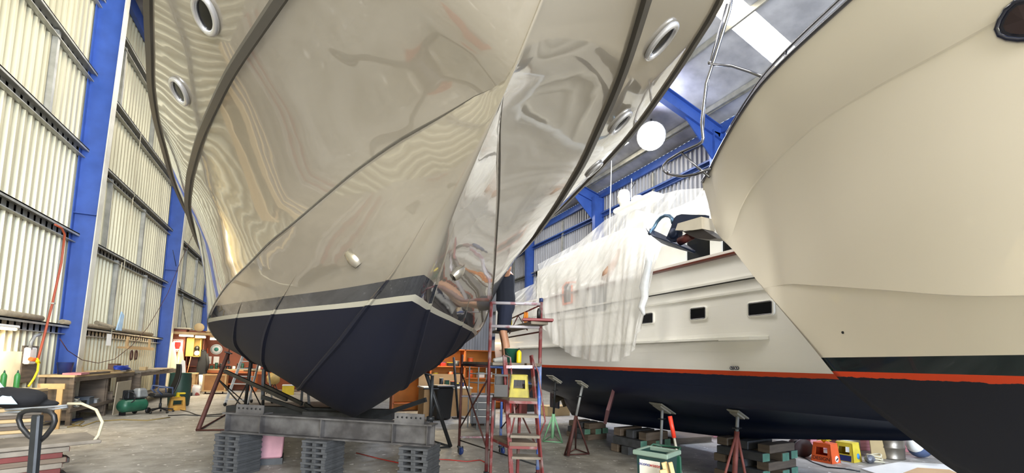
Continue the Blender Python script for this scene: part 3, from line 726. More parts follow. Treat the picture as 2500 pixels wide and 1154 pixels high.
# diagonal braces and keel posts of the cradle
def bars(parent, name, segs, w, h, m):
    for a, b_ in segs: part(name, MB().beam(a, b_, w, h), m, parent)
cb = thing('cradle_frame', 'dark steel cradle frame with sloping arms under the keel of the grey yacht', 'steel frame', (0.3, 8.6, 0))
def cf(x, y, d): return D(x, y, d)
bars(cb, 'brace', [(cf(700, 975, 8.6), cf(548, 905, 9.4)), (cf(640, 968, 8.8), cf(760, 1008, 8.6)), (cf(645, 940, 9.6), cf(738, 985, 9.2)), (cf(745, 985, 9.0), cf(795, 1020, 8.7)), (cf(885, 1028, 7.6), cf(1040, 975, 7.2))], 0.05, 0.07, m_steel)
bars(cb, 'post', [(cf(640, 975, 9.2), cf(643, 900, 9.2)), (cf(757, 1020, 9.0), cf(752, 950, 9.0)), (cf(735, 990, 9.4), cf(738, 950, 9.4))], 0.05, 0.05, m_steel)
bars(cb, 'cross_member', [(DZ(560, 1000, 8.9, 0.5), DZ(960, 1010, 8.9, 0.5))], 0.22, 0.2, m_steel)
bars(cb, 'foot', [(DZ(600, 1000, 8.9, 0.0), DZ(600, 1000, 8.9, 0.4)), (DZ(930, 1010, 8.9, 0.0), DZ(930, 1010, 8.9, 0.4)), (DZ(770, 1010, 8.9, 0.0), DZ(770, 1010, 8.9, 0.4))], 0.3, 0.3, m_crib)
part('packer', MB().beam(DZ(750, 1000, 8.6, 0.5), DZ(870, 1010, 8.4, 0.52), 0.3, 0.14, bev=0.01), m_crib, cb)

def slot_stack(label, t, w, n, grp):
    p = bl+(br-bl)*t; H_ = ZT-BH-0.002; th = H_/n
    for k in range(n):
        mb = MB()
        mb.box((0, 0, th*0.78), (w, 0.42, th*0.42), bev=0.006)
        for q in ((-0.42, 0.0, 0.42) if k % 2 else (-0.38, 0.02, 0.40)): mb.box((w*q*0.98, 0, th*0.29), (w*0.15, 0.40, th*0.58))
        mb.xf(Matrix.Translation((p.x, p.y, th*k)) @ Matrix.Rotation(atan2(bdir.y, bdir.x)+0.03*((k*7) % 3-1), 4, 'Z'))
        solo('slotted_block', mb, m_crib, label, 'block', grp)
slot_stack('dark slotted block in the stack under the left end of the cradle beam', 0.07, 0.40, 8, 'left block stack under the cradle beam')
slot_stack('dark slotted block in the stack under the middle of the cradle beam', 0.50, 0.36, 8, 'middle block stack under the cradle beam')
slot_stack('dark slotted block in the stack under the right end of the cradle beam', 0.94, 0.38, 8, 'right block stack under the cradle beam')
# pink box behind the left stack
pb = at_z(648, 1135, 0); t = thing('plastic_bin', 'faded pink box on the floor beneath the cradle beam', 'box', pb)
part('body', MB().box((pb.x, pb.y+0.2, 0.30), (0.42, 0.4, 0.42), taper=(1.08, 1.08), bev=0.02), mat('faded_pink', '#b98a94', 0.6, 0, '#8f6a76', 4, 0.6), t)
part('lid', MB().box((pb.x, pb.y+0.2, 0.53), (0.49, 0.47, 0.04), bev=0.012), mat('faded_pink_lid', '#9d7a82', 0.6), t)
part('dolly', MB().box((pb.x, pb.y+0.2, 0.045), (0.44, 0.4, 0.09)), m_steel, t)

# tripod props leaning to the yacht's chines
def prop(label, top, foot, feet, r, m):
    o = thing('boat_prop', label, 'boat prop', foot, 'props holding up the grey yacht')
    part('pole', MB().tube([foot+Vector((0, 0, 0.02)), top], r, 10), m, o)
    part('pad', MB().box(top, (0.16, 0.2, 0.03), rotm(0, 0.3, 0), bev=0.01), m_steel, o)
    mid = foot+(top-foot)*0.62
    for f_ in feet:
        part('base_bar', MB().tube([foot+Vector((0, 0, 0.02)), f_+Vector((0, 0, 0.02))], 0.018, 6), m, o)
        part('strut', MB().tube([mid, f_+Vector((0, 0, 0.02))], 0.016, 6), m_steel, o)
    part('handle', MB().tube([mid+(top-foot)*0.18-Vector((0.14, 0, 0)), mid+(top-foot)*0.18+Vector((0.14, 0, 0))], 0.012, 6), m_steel, o)
    return o
def hullz(X, Y):
    k = b1(Y); w = abs(X-B1X)
    a, c = k[0], k[1]; t = min(1, (w/c[0])**(1/0.86)) if c[0] > 0 else 0
    return a[1]+(c[1]-a[1])*t
def onhull(x, y, d):
    p = D(x, y, d); return Vector((p.x, p.y, hullz(p.x, p.y)-0.03))
f = at_z(483, 1052, 0)
prop('rust-brown tripod prop leaning against the left chine of the grey yacht', onhull(557, 868, 11.2), f, [at_z(640, 1050, 0), at_z(600, 985, 0)], 0.045, m_rust)
f = at_z(596, 1010, 0)
prop('thin dark tripod prop with bolted pad just right of the rust-brown one', onhull(612, 890, 11.8), f, [at_z(570, 1000, 0), at_z(640, 998, 0)], 0.04, m_steel)
f = at_z(1100, 1092, 0)
prop('dark tripod prop leaning against the right chine of the grey yacht', onhull(1040, 925, 7.9), f, [at_z(1032, 1070, 0), at_z(1012, 1100, 0)], 0.035, m_steel)
f = at_z(1046, 1145, 0); p = onhull(1040, 925, 7.3)
o = thing('jack_post', 'upright black jack post at the right end of the cradle beam', 'jack post', f)
part('outer_tube', MB().tube([f, Vector((f.x, f.y, 0.75))], 0.04, 12), m_steel, o); part('inner_tube', MB().tube([Vector((f.x, f.y, 0.7)), Vector((f.x, f.y, p.z-0.02))], 0.026, 10), m_steel, o)
part('base_plate', MB().box((f.x, f.y, 0.01), (0.22, 0.22, 0.02)), m_steel, o); part('collar', MB().lathe([(0.0, -0.03), (0.06, -0.03), (0.06, 0.03), (0.0, 0.03)], (f.x, f.y, 0.74), 12), m_steel, o)
# far props glimpsed under the hull
for i, (x0, y0, x1, y1, d, lab) in enumerate(((642, 1000, 645, 905, 11.5, 'slim upright black prop under the far left bottom of the grey yacht'), (1120, 990, 1105, 938, 12.5, 'slim leaning dark prop far behind the black bin, under the yacht'))):
    a = DZ(x0, y0, d, 0); q = D(x1, y1, d); o = thing('boat_prop', lab, 'boat prop', a, 'props holding up the grey yacht')
    tz = hullz(q.x, q.y) - 0.02
    part('pole', MB().tube([a, Vector((q.x, q.y, tz))], 0.035, 8), m_steel, o); part('base', MB().box((a.x, a.y, 0.01), (0.3, 0.3, 0.02)), m_steel, o)

# ---------------------------------------------------------------- rolling scaffold tower and the person on it
SFL, SFR = at_z(1120, 1110, 0), at_z(1221, 1110, 0); SNL, SNR = at_z(1186, 1180, 0), at_z(1312, 1183, 0)
scf = thing('scaffold_tower', 'paint-splashed red and blue tubular scaffold tower on castors beside the grey yacht', 'scaffold', (SFL+SNR)/2)
zt, zm, zp = 2.44, 2.09, 1.60
def V(p, z): return Vector((p.x, p.y, z))
for p, top, nm, m_ in ((SFL, 1.72, 'upright', m_rust), (SFR, 1.72, 'upright', m_blueglaze), (SNL, zt-0.02, 'upright', m_redox), (SNR, zt, 'upright', m_redox)):
    part(nm, MB().tube([V(p, 0.16), V(p, top)], 0.024, 10), m_, scf)
part('upright_sleeve', MB().tube([V(SNR, 0.2), V(SNR, 1.58)], 0.026, 10), m_blueglaze, scf, 'blue lower tube of the right upright')
part('cap', MB().lathe([(0, 0), (0.028, 0), (0.028, 0.05), (0, 0.05)], V(SNR, zt), 10), m_bluep, scf)
for p in (SFL, SFR, SNL, SNR):
    c = part('castor', MB().lathe([(0, -0.02), (0.06, -0.02), (0.068, -0.012), (0.068, 0.012), (0.06, 0.02), (0, 0.02)], V(p, 0.07)+Vector((0.03, 0, 0)), 18, axis=(0.9, 0.3, 0)), m_bluep, scf, 'blue wheel in a steel fork')
    part('fork', MB().box(V(p, 0.14), (0.05, 0.07, 0.03)).box(V(p, 0.09)+Vector((-0.005, 0, 0)), (0.012, 0.05, 0.11)).box(V(p, 0.09)+Vector((0.065, 0, 0)), (0.012, 0.05, 0.11)), m_steel, c)
m_spl = mat('splashed_white_pink_tube', '#b9b6bd', 0.45, 0.2, '#9c5560', 9, 0.7, contrast=(0.5, 0.6))
for z in (zt-0.03, zm): part('end_rail', MB().tube([V(SNL, z), V(SNR, z)], 0.021, 10), m_spl, scf)
for z in (0.3, 1.0): part('end_rail', MB().tube([V(SFL, z), V(SFR, z)], 0.018, 8), m_spl, scf)
part('cross_bar', MB().tube([V(SNL, zp-0.06), V(SNR, zp-0.06)], 0.021, 8), m_blueglaze, scf); part('cross_bar', MB().tube([V(SFL, zp-0.06), V(SFR, zp-0.06)], 0.021, 8), m_blueglaze, scf)
for a, b_ in ((SFL, SNL), (SFR, SNR)):
    part('diagonal_brace', MB().tube([V(a, 0.45), V(b_, 1.4)], 0.012, 6), m_rust, scf); part('diagonal_brace', MB().tube([V(a, 1.4), V(b_, 0.45)], 0.012, 6), m_rust, scf)
    part('side_rail', MB().tube([V(a, zp-0.06), V(b_, zp-0.06)], 0.018, 8), m_rust, scf)
part('base_brace', MB().tube([V(SFL, 0.25), V(SNR, 0.25)], 0.012, 6), m_steel, scf)
part('guard_post', MB().tube([V(SFR, 1.7), V(SFR, zt-0.1)], 0.014, 8), m_spl, scf)
part('guard_rail', MB().tube([V(SNR, zt-0.04), V(SFR, zt-0.12)], 0.012, 8), m_redox, scf)
ga = V(SNR, zt-0.04).lerp(V(SFR, zt-0.12), 0.55)
for q in (0.3, 0.8): part('guard_strut', MB().tube([ga, V(SNR, zm).lerp(V(SFR, zm), q)], 0.009, 6), m_redox, scf)
part('truss_bar', MB().tube([V(SNR, zm-0.06), V(SFR, zm-0.06)], 0.012, 8), m_rust, scf)
# boards
dirL = (SNL-SFL); wv = (SNR-SNL)
for k, (q0, lab) in enumerate(((0.02, 'worn grey plank forming the scaffold floor on the yacht side'), (0.35, 'worn grey plank in the middle of the scaffold floor'), (0.68, 'worn brown plank of the scaffold floor on the trawler side'))):
    a = V(SFL, zp-0.02)+(SFR-SFL)*(q0+0.15)-dirL*0.12; b_ = V(SNL, zp-0.02)+wv*(q0+0.15)+dirL*0.06
    solo('scaffold_plank', MB().beam(a, b_, 0.21, 0.04, bev=0.005), m_greywood if k < 2 else m_oldwood, lab, 'plank', 'planks of the scaffold floor')
a = V(SNR, zm+0.045).lerp(V(SNL, zm+0.045), 0.12)+dirL*0.10; b_ = V(SFR, zm+0.045).lerp(V(SFL, zm+0.045), 0.12)-dirL*0.05
solo('shelf_plank', MB().beam(a, b_, 0.24, 0.04, bev=0.005), m_greywood, 'grey plank laid across the scaffold rails as a shelf', 'plank')
bs = V(SNR, zm+0.085)+dirL*0.08-wv*0.14
solo('red_board', MB().beam(bs+wv*0.30, bs-wv*0.30, 0.16, 0.035, bev=0.006), mat('dark_red_paint', '#7c1f27', 0.5), 'short dark red board across the end of the shelf plank', 'board')

def bottle(label, p, r, h, m, mc, grp=None, name='polish_bottle'):
    o = thing(name, label, 'bottle', p, grp)
    part('body', MB().lathe([(0, 0), (r*0.95, 0), (r, 0.01), (r, h*0.68), (r*0.85, h*0.76), (r*0.4, h*0.84), (r*0.4, h*0.86), (0, h*0.86)], (0, 0, 0), 16), m, o, world=False)
    part('cap', MB().lathe([(0, h*0.86), (r*0.36, h*0.86), (r*0.3, h*0.93), (r*0.12, h), (0, h)], (0, 0, 0), 10), mc, o, world=False)
    return o
sh = lambda q, e: V(SNR, zm+0.066).lerp(V(SFR, zm+0.066), q) - wv.normalized()*e
bottle('left-hand yellow squeeze bottle on the scaffold shelf', sh(0.80, 0.10), 0.034, 0.2, m_yellow, m_black, 'yellow bottles on the scaffold shelf')
bottle('right-hand yellow squeeze bottle on the scaffold shelf', sh(0.68, 0.06), 0.036, 0.2, m_yellow, m_black, 'yellow bottles on the scaffold shelf')
solo('spray_can', MB().lathe([(0, 0), (0.026, 0), (0.026, 0.11), (0.018, 0.125), (0.018, 0.14), (0, 0.14)], V(SNR, zm+0.1025)+dirL*0.08-wv*0.12, 14), m_black, 'short black can standing on the dark red board', 'can')
mb = MB(); rg = ga.lerp(V(SNR, zt-0.04), 0.35); rows = []
for i in range(9):
    t = i/8; rows.append([rg+Vector((0.035*(j-3)/3*(1-0.3*t)+0.012*sin(j*2+i), 0.018*sin(j*2.1+i*0.8)-0.015, -0.23*t-0.004)) for j in range(7)])
mb.grid(rows); rg_o = solo('cleaning_rag', mb, mat('orange_cloth', '#f39a3c', 0.9, 0, '#d97f22', 8, 0.5), 'orange rag hanging over the scaffold guard rail', 'rag')
sm_ = rg_o.modifiers.new('t', 'SOLIDIFY'); sm_.thickness = 0.008
# bucket and bottle by the feet
bp_ = V(D(1248, 867, 6.15), zp+0.0)
o = thing('bucket', 'dark green plastic bucket on the scaffold floor by the white shoes', 'bucket', bp_)
part('pail', MB().lathe([(0, 0.0), (0.075, 0.0), (0.098, 0.19), (0.103, 0.195), (0.092, 0.19), (0.07, 0.012), (0, 0.012)], (0, 0, 0), 20), m_green, o, world=False)
part('handle', MB().tube([(0.1*cos(a_), -0.02-0.05*sin(a_), 0.17-0.08*sin(a_)) for a_ in [pi*k/10 for k in range(11)]], 0.004, 5), m_steel, o, world=False)
bottle('yellow bottle with black cap standing right of the green bucket', V(D(1267, 868, 5.95), zp), 0.034, 0.2, m_yellow, m_black)
o = thing('spray_bottle', 'white trigger spray bottle left of the green bucket', 'bottle', V(D(1243, 866, 6.3), zp))
part('body', MB().lathe([(0, 0), (0.032, 0), (0.032, 0.12), (0.012, 0.15), (0.012, 0.17), (0, 0.17)], (0, 0, 0), 14), m_whitep, o, world=False)
part('trigger', MB().box((0.0, 0, 0.19), (0.06, 0.02, 0.035), bev=0.005).box((-0.025, 0, 0.165), (0.008, 0.014, 0.05)), m_whitep, o, world=False)

# person
def remesh(o, v, sm=6):
    r = o.modifiers.new('r', 'REMESH'); r.mode = 'VOXEL'; r.voxel_size = v; r.use_smooth_shade = True
    s_ = o.modifiers.new('s', 'SMOOTH'); s_.iterations = sm; s_.factor = 0.5
m_skin = mat('skin', '#d6a283', 0.5, 0, '#c48c6c', 5, 0.4)
pf = V(D(1231, 866, 7.05), zp)
man = thing('person', 'person in navy shorts, dark singlet and white trainers polishing the hull from the scaffold', 'person', pf)
hx = Vector((-0.95, 0.31, 0)).normalized()    # facing the hull
lx = Vector((-hx.y, hx.x, 0))                 # to the person's left
def B(f_, l_, z): return hx*f_+lx*l_+Vector((0, 0, z))
def limb(mb, pts, rr): mb.tube(pts, 0, 12, radii=rr)
mb = MB()
for s_ in (-1, 1):
    limb(mb, [B(0.0, 0.085*s_, 0.88), B(0.01, 0.095*s_, 0.68), B(0.03, 0.10*s_, 0.48), B(0.0, 0.105*s_, 0.36), B(-0.02, 0.105*s_, 0.26), B(-0.01, 0.105*s_, 0.08), B(-0.01, 0.105*s_, 0.04)], [0.095, 0.085, 0.058, 0.056, 0.058, 0.036, 0.04])
    mb.ball(B(0.03, 0.10*s_, 0.48), 0.058)
    sh_ = B(0.03, 0.18*s_, 1.40); el = B(0.0, 0.34*s_, 1.30+0.16*(s_ > 0)); ha = B(0.08, 0.46*s_, 1.44+0.16*(s_ > 0))
    limb(mb, [B(0.0, 0.12*s_, 1.42), sh_, el], [0.06, 0.055, 0.042]); mb.ball(sh_, 0.058); mb.ball(el, 0.041); limb(mb, [el, el.lerp(ha, 0.4), ha], [0.041, 0.039, 0.027])
    pd = (ha-el).normalized(); upv = Vector((0, 0, 1)); pu = (upv-pd*upv.dot(pd)).normalized(); side_ = pd.cross(pu)
    limb(mb, [ha, ha+pd*0.05, ha+pd*0.085], [0.028, 0.036, 0.032])
    for k in range(4):
        q = ha+pd*0.085+pu*(0.027-0.018*k); L = (0.034, 0.04, 0.038, 0.03)[k]
        limb(mb, [q-pd*0.02, q+pd*L*0.6, q+pd*L*1.1-side_*0.008*s_, q+pd*L*1.6-side_*0.02*s_], [0.0095, 0.0095, 0.009, 0.008])
    limb(mb, [ha+pd*0.03+pu*0.02, ha+pd*0.06+pu*0.048, ha+pd*0.09+pu*0.056], [0.012, 0.0105, 0.009])
limb(mb, [B(0, 0, 0.88), B(0, 0, 1.0), B(0.01, 0, 1.15), B(0.02, 0, 1.3), B(0.02, 0, 1.42), B(0.03, 0, 1.5), B(0.05, 0, 1.57)], [0.14, 0.145, 0.135, 0.15, 0.13, 0.06, 0.055])
mb.ball(B(0.06, 0, 1.66), 0.092, (1.0, 0.92, 1.28), 16, 12); mb.ball(B(0.10, 0, 1.60), 0.05)
limb(mb, [B(0.15, 0, 1.67), B(0.172, 0, 1.64), B(0.15, 0, 1.63)], [0.01, 0.015, 0.01])
for s_ in (-1, 1): mb.ball(B(0.055, 0.09*s_, 1.65), 0.028, (0.5, 0.35, 1))
body = part('body', mb, m_skin, man, world=False); remesh(body, 0.009, 4)
mb = MB()
limb(mb, [B(0, 0, 0.78), B(0, 0, 0.88), B(0.0, 0, 1.02)], [0.12, 0.155, 0.155])
for s_ in (-1, 1): limb(mb, [B(0.0, 0.07*s_, 0.90), B(0.01, 0.09*s_, 0.75), B(0.02, 0.105*s_, 0.50)], [0.11, 0.112, 0.105])
sh_o = part('shorts', mb, m_navy, man, 'navy work shorts with paint marks', world=False); remesh(sh_o, 0.014, 3)
mb = MB()
limb(mb, [B(0, 0, 0.96), B(0.0, 0, 1.05), B(0.01, 0, 1.15), B(0.02, 0, 1.3), B(0.01, 0, 1.42)], [0.158, 0.156, 0.148, 0.163, 0.14])
for s_ in (-1, 1): limb(mb, [B(0.02, 0.10*s_, 1.38), B(0.015, 0.11*s_, 1.46)], [0.05, 0.04])
sv = part('singlet', mb, mat('black_knit', '#151a26', 0.9), man, 'dark singlet', world=False); remesh(sv, 0.014, 3)
for s_ in (-1, 1):
    mb = MB(); mb.ball(B(0.03, 0.105*s_, 0.045), 0.05, (1, 1, 0.9), 14, 8)
    limb(mb, [B(-0.05, 0.105*s_, 0.05), B(0.03, 0.105*s_, 0.045), B(0.11, 0.105*s_, 0.036), B(0.17, 0.105*s_, 0.03)], [0.042, 0.048, 0.042, 0.03]); limb(mb, [B(-0.02, 0.105*s_, 0.05), B(-0.01, 0.105*s_, 0.11)], [0.05, 0.05])
    so = part('shoe', mb, m_whitep, man, 'white trainer', world=False); remesh(so, 0.01, 3)
mb = MB(); mb.ball(B(0.045, 0, 1.70), 0.1, (1.0, 0.95, 1.05), 16, 10); hair = part('hair', mb, mat('brown_hair', '#4a3527', 0.8), man, world=False)
for s_ in (-1, 1): part('eye', MB().ball(B(0.148, 0.033*s_, 1.68), 0.011), m_dark, man, world=False)
mb = MB(); mb.beam(B(0.147, -0.022, 1.608), B(0.147, 0.022, 1.608), 0.012, 0.008); part('mouth', mb, mat('lip', '#a5605a', 0.5), man, world=False)

# ---------------------------------------------------------------- red steel work steps
dA, dB = 5.0, 5.5
st = thing('work_steps', 'oxide red steel platform steps with wooden treads in front of the scaffold', 'steps', at_z(1262, 1205, 0))
def S(x, y, d=dA): return D(x, y, d)
def toflr(a, b_):
    a = Vector(a); b_ = Vector(b_); t = (a.z-0.0)/(a.z-b_.z); return a+(b_-a)*t
for (x0, y0, x1, y1, d0) in ((1232, 867, 1248, 1154, dA), (1297, 867, 1323, 1154, dA)):
    part('stringer', MB().beam(S(x0, y0, d0+0.35), toflr(S(x0, y0, d0+0.35), S(x1, y1, d0)), 0.022, 0.05), m_redox, st)
for (x0, y0, x1, y1) in ((1204, 970, 1197, 1154), (1270, 970, 1263, 1154)):
    part('rear_leg', MB().beam(S(x0, y0, dB), toflr(S(x0, y0, dB), S(x1, y1, dB)), 0.03, 0.03), m_redox, st)
def slab(a, b_, c, d_, th, m, nm, lab=None):
    V8 = [Vector(v) for v in (a, b_, c, d_)]; zz = sum(v.z for v in V8)/4
    mb = MB(); mb.add([(v.x, v.y, zz-th) for v in V8]+[(v.x, v.y, zz) for v in V8], [(3, 2, 1, 0), (4, 5, 6, 7), (0, 1, 5, 4), (1, 2, 6, 5), (2, 3, 7, 6), (3, 0, 4, 7)]); return part(nm, mb, m, st, lab)
def lvl(y, xl, xr, d): return D(xl, y, d), D(xr, y, d)
for (y, xl, xr) in ((1013, 1243, 1315), (1063, 1246, 1318), (1115, 1250, 1324)):
    a, b_ = lvl(y, xl, xr, dA+0.02); z = a.z; off = Vector((0.17*sin(YAW), 0.17*cos(YAW), 0))
    slab(a, b_, b_+off, a+off, 0.028, m_greywood, 'tread')
a, b_ = lvl(895, 1236, 1300, dA+0.3); part('top_bar', MB().beam(a, b_, 0.03, 0.035), m_spl, st)
for y, ly, th in ((972, 0, 0.03), (1080, 0, 0.04)):
    a, b_ = lvl(y, 1244, 1312, dA+0.05); z = (a.z+b_.z)/2
    c = D(1270, y, dB); c2 = D(1203, y, dB)
    c.z = c2.z = a.z = b_.z = z
    slab(a, b_, c+(c-c2)*0.02, c2, th, m_oldwood, 'platform')
    for p, q in ((a, b_), (a, c2)): part('platform_frame', MB().beam(p-Vector((0, 0, th+0.015)), q-Vector((0, 0, th+0.015)), 0.02, 0.03), m_redox, st)
    if y == 972: ZP1 = z; PP = (a, b_, c, c2)
for pts in (((1232, 867), (1246, 872), (1257, 1014), (1247, 1063)), ((1297, 867), (1314, 908), (1331, 1028), (1318, 1060))):
    part('handrail', MB().tube([S(x, y, dA+0.33-(y-867)*0.0012) for x, y in pts], 0.010, 8), m_redox, st)
# crates on the steps' platform
def crate_stool(label, p, rz, s_, m, cat='crate', grp=None, name='plastic_step_crate', text=None, tm=None):
    o = thing(name, label, cat, p, grp, rz=rz); w, dd, h = s_
    mb = MB()
    for sx in (-1, 1):
        mb.add([(sx*w/2, -dd/2, 0), (sx*w/2, dd/2, 0), (sx*w*0.40, dd*0.40, h), (sx*w*0.40, -dd*0.40, h), (sx*(w/2-0.012), -dd/2, 0), (sx*(w/2-0.012), dd/2, 0), (sx*(w*0.40-0.012), dd*0.40, h), (sx*(w*0.40-0.012), -dd*0.40, h)],
               [(0, 1, 2, 3), (7, 6, 5, 4), (0, 4, 5, 1), (1, 5, 6, 2), (2, 6, 7, 3), (3, 7, 4, 0)])
    for sy in (-1, 1):   # front and back with a window
        k = lambda z: 0.5-0.10*z/h
        for (z0, z1) in ((0, h*0.38), (h*0.78, h)):
            V_ = [(-w*k(z0), sy*dd*k(z0), z0), (w*k(z0), sy*dd*k(z0), z0), (w*k(z1), sy*dd*k(z1), z1), (-w*k(z1), sy*dd*k(z1), z1)]
            V_ += [(x, y-sy*0.012, z) for x, y, z in V_]; mb.add(V_, [(0, 1, 2, 3), (7, 6, 5, 4), (0, 4, 5, 1), (1, 5, 6, 2), (2, 6, 7, 3), (3, 7, 4, 0)])
        for sx in (-1, 1):
            z0, z1 = h*0.38, h*0.78; V_ = [(sx*w*k(z0), sy*dd*k(z0), z0), (sx*w*k(z1), sy*dd*k(z1), z1), (sx*w*0.27, sy*dd*k(z1), z1), (sx*w*0.29, sy*dd*k(z0), z0)]
            V_ += [(x, y-sy*0.012, z) for x, y, z in V_]; mb.add(V_, [(0, 1, 2, 3), (7, 6, 5, 4), (0, 4, 5, 1), (1, 5, 6, 2), (2, 6, 7, 3), (3, 7, 4, 0)])
    part('walls', mb, m, o, world=False)
    part('top', MB().box((0, 0, h-0.006), (w*0.82, dd*0.82, 0.02), bev=0.006), m, o, world=False)
    if text: letters('lettering', text, o, (0, -dd*0.475-0.002, h*0.19), (pi/2-0.09, 0, 0), h*0.25, tm, True)
    return o
def letters(name, text, parent, loc, rot, size, m, center=True, label=None, ext=0.001):
    cu = bpy.data.curves.new(name, 'FONT'); cu.body = text; cu.size = size; cu.extrude = ext
    cu.align_x = 'CENTER' if center else 'LEFT'; cu.align_y = 'CENTER'
    tmp = bpy.data.objects.new('tmp', cu); COL.objects.link(tmp)
    me = bpy.data.meshes.new_from_object(tmp.evaluated_get(bpy.context.evaluated_depsgraph_get()))
    bpy.data.objects.remove(tmp); me.materials.clear(); me.materials.append(m)
    o = bpy.data.objects.new(name, me); COL.objects.link(o); o.parent = parent; o.location = loc; o.rotation_euler = rot
    if label: o['label'] = label
    return o
pc = PP[0].lerp(PP[1], 0.5).lerp(PP[2].lerp(PP[3], 0.5), 0.45)
rz0 = -YAW
crate_stool('yellow plastic step crate on the upper platform of the red steps', V(pc+rt*0.04, ZP1), rz0, (0.24, 0.2, 0.26), mat('dirty_yellow', '#b5a83a', 0.6, 0, '#7f7a3a', 8, 0.7))
bc = V(pc-rt*0.16+Vector((0.0, 0.03, 0)), ZP1)
o = thing('black_crate', 'black slatted crate beside the yellow one on the red steps', 'crate', bc, rz=rz0)
mb = MB()
for z in (0.012, 0.13, 0.25): mb.box((0, -0.1, z), (0.15, 0.012, 0.022)); mb.box((0, 0.1, z), (0.15, 0.012, 0.022)); mb.box((-0.075, 0, z), (0.012, 0.2, 0.022)); mb.box((0.075, 0, z), (0.012, 0.2, 0.022))
for sx in (-1, 1):
    mb.box((sx*0.075, 0, 0.13), (0.008, 0.19, 0.25))
mb.box((0, 0.1, 0.13), (0.15, 0.008, 0.25)); mb.box((0, -0.1, 0.065), (0.15, 0.008, 0.11)); part('shell', mb, m_black, o, world=False)
# ---------------------------------------------------------------- fittings of the beige cruiser
mb = MB()
P = []
for i, Y in enumerate([3.15, 3.1, 3.0, 2.9]+[2.8-0.1*k for k in range(40)]):
    k_ = b3(Y); P.append(Vector((B3X-k_[-1][0]-0.008, Y, k_[-1][1]+0.004)))
part('toe_rail', MB().tube(P, 0.014, 8), m_chrome, beige, 'polished gunwale rail')
P2 = [Vector((2*B3X-p.x, p.y, p.z)) for p in P]; part('toe_rail', MB().tube(P2, 0.014, 8), m_chrome, beige, 'polished gunwale rail')
part('grab_rail', MB().tube([p+Vector((0.05, 0, 0.10)) for p in P[6:]], 0.012, 8), m_chrome, beige, 'polished side rail')
for k in (8, 14, 20, 26): part('stanchion', MB().tube([P[k]+Vector((0.03, 0, 0)), P[k]+Vector((0.05, 0, 0.10))], 0.010, 8), m_chrome, beige)
XR_ = 3.42
def rail(pts, r=0.015, X=XR_, nm='bow_rail'): return part(nm, MB().tube([at_x(x, y, X) for x, y in pts], r, 8), m_chrome, beige, 'polished bow rail tube')
rail([(1798, -60), (1780, 30), (1744, 145), (1724, 204), (1713, 301), (1717, 338), (1714, 346), (1704, 353), (1663, 371), (1632, 390), (1620, 404), (1620, 416), (1630, 424), (1650, 428), (1669, 430), (1700, 425), (1738, 410)])
rail([(1775, 10), (1735, 150), (1733, 156), (1787, 161), (1830, 175), (1878, 194)], 0.013)
rail([(1663, 372), (1700, 405), (1732, 432)], 0.012)
rail([(1738, 150), (1722, 240), (1716, 330)], 0.009, XR_+0.05)
part('rail_clamp', MB().ball(at_x(1632, 421, XR_), 0.025).ball(at_x(1733, 153, XR_), 0.022), m_chrome, beige)
def zpt(x, y): q = at_x(1540+x/5.77, 480+y/5.77, 3.56); return (q.y, q.z)
m_anchor = mat('navy_black_galvanised', '#2b3650', 0.4, 0.5, '#1c2436', 6, 0.5)
shank = MB().prism([zpt(*q) for q in [(1080, 262), (890, 258), (740, 250), (670, 270), (630, 310), (605, 380), (590, 430), (520, 590), (590, 640), (680, 620), (700, 480), (750, 395), (1080, 300)]], 3.535, 3.585, 'yz')
anc = thing('anchor', 'dark plough anchor with roll bar hanging on the beige bow', 'anchor', (3.56, zpt(620, 500)[0], zpt(620, 500)[1]))
part('shank', shank, m_anchor, anc)
part('roll_bar', MB().tube([(3.56+0.10*sin(pi*i/8), *zpt(*q)) for i, q in enumerate([(595, 370), (545, 300), (480, 258), (400, 245), (335, 270), (285, 335), (262, 420), (258, 470), (262, 525)])], 0.020, 10), mat('blue_grey_tube', '#5f7f9c', 0.3, 0.7), anc, 'blue-grey roll bar')
bl_ = [zpt(*q) for q in [(240, 440), (330, 500), (450, 575), (560, 610), (700, 665), (905, 762)]]; bb_ = [zpt(*q) for q in [(255, 505), (340, 545), (430, 630), (530, 670), (700, 720), (895, 770)]]
mb = MB(); Wd = [0.03, 0.10, 0.15, 0.15, 0.10, 0.01]; rows = []
for (a, b_, w_) in zip(bl_, bb_, Wd): rows.append([(3.56, *b_), (3.56-w_, *a), (3.56-w_, a[0], a[1]-0.01), (3.56, b_[0], b_[1]-0.02), (3.56+w_, a[0], a[1]-0.01), (3.56+w_, *a)])
mb.grid(rows, smooth=False, closed_v=True); part('fluke', mb, m_anchor, anc)
c = zpt(632, 522); part('pivot', MB().lathe([(0, -0.05), (0.052, -0.05), (0.056, -0.045), (0.056, 0.045), (0.052, 0.05), (0, 0.05)], (3.56, *c), 24, axis=(1, 0, 0)), m_anchor, anc)
mb = MB().prism([zpt(*q) for q in [(750, 395), (1085, 300), (1095, 470), (950, 490), (715, 490)]], 3.47, 3.65, 'yz')
pul = part('bow_roller_cheek', mb, mat('beige_pulpit', '#cfc8b8', 0.2, coat=0.5), beige, 'beige anchor platform')
mb = MB().prism([zpt(*q) for q in [(800, 500), (1100, 478), (1190, 540), (1290, 600), (1180, 615), (1000, 600), (900, 560)]], 3.49, 3.63, 'yz')
part('stemhead_plate', mb, mat('dull_steel', '#5c5857', 0.35, 0.8), beige, 'dull metal stemhead plate')
part('bow_roller', MB().tube([(3.56, *zpt(690, 630)), (3.56, *zpt(860, 545))], 0.045, 14), mat('brown_roller', '#5b2a26', 0.5), beige, 'dark red-brown roller')
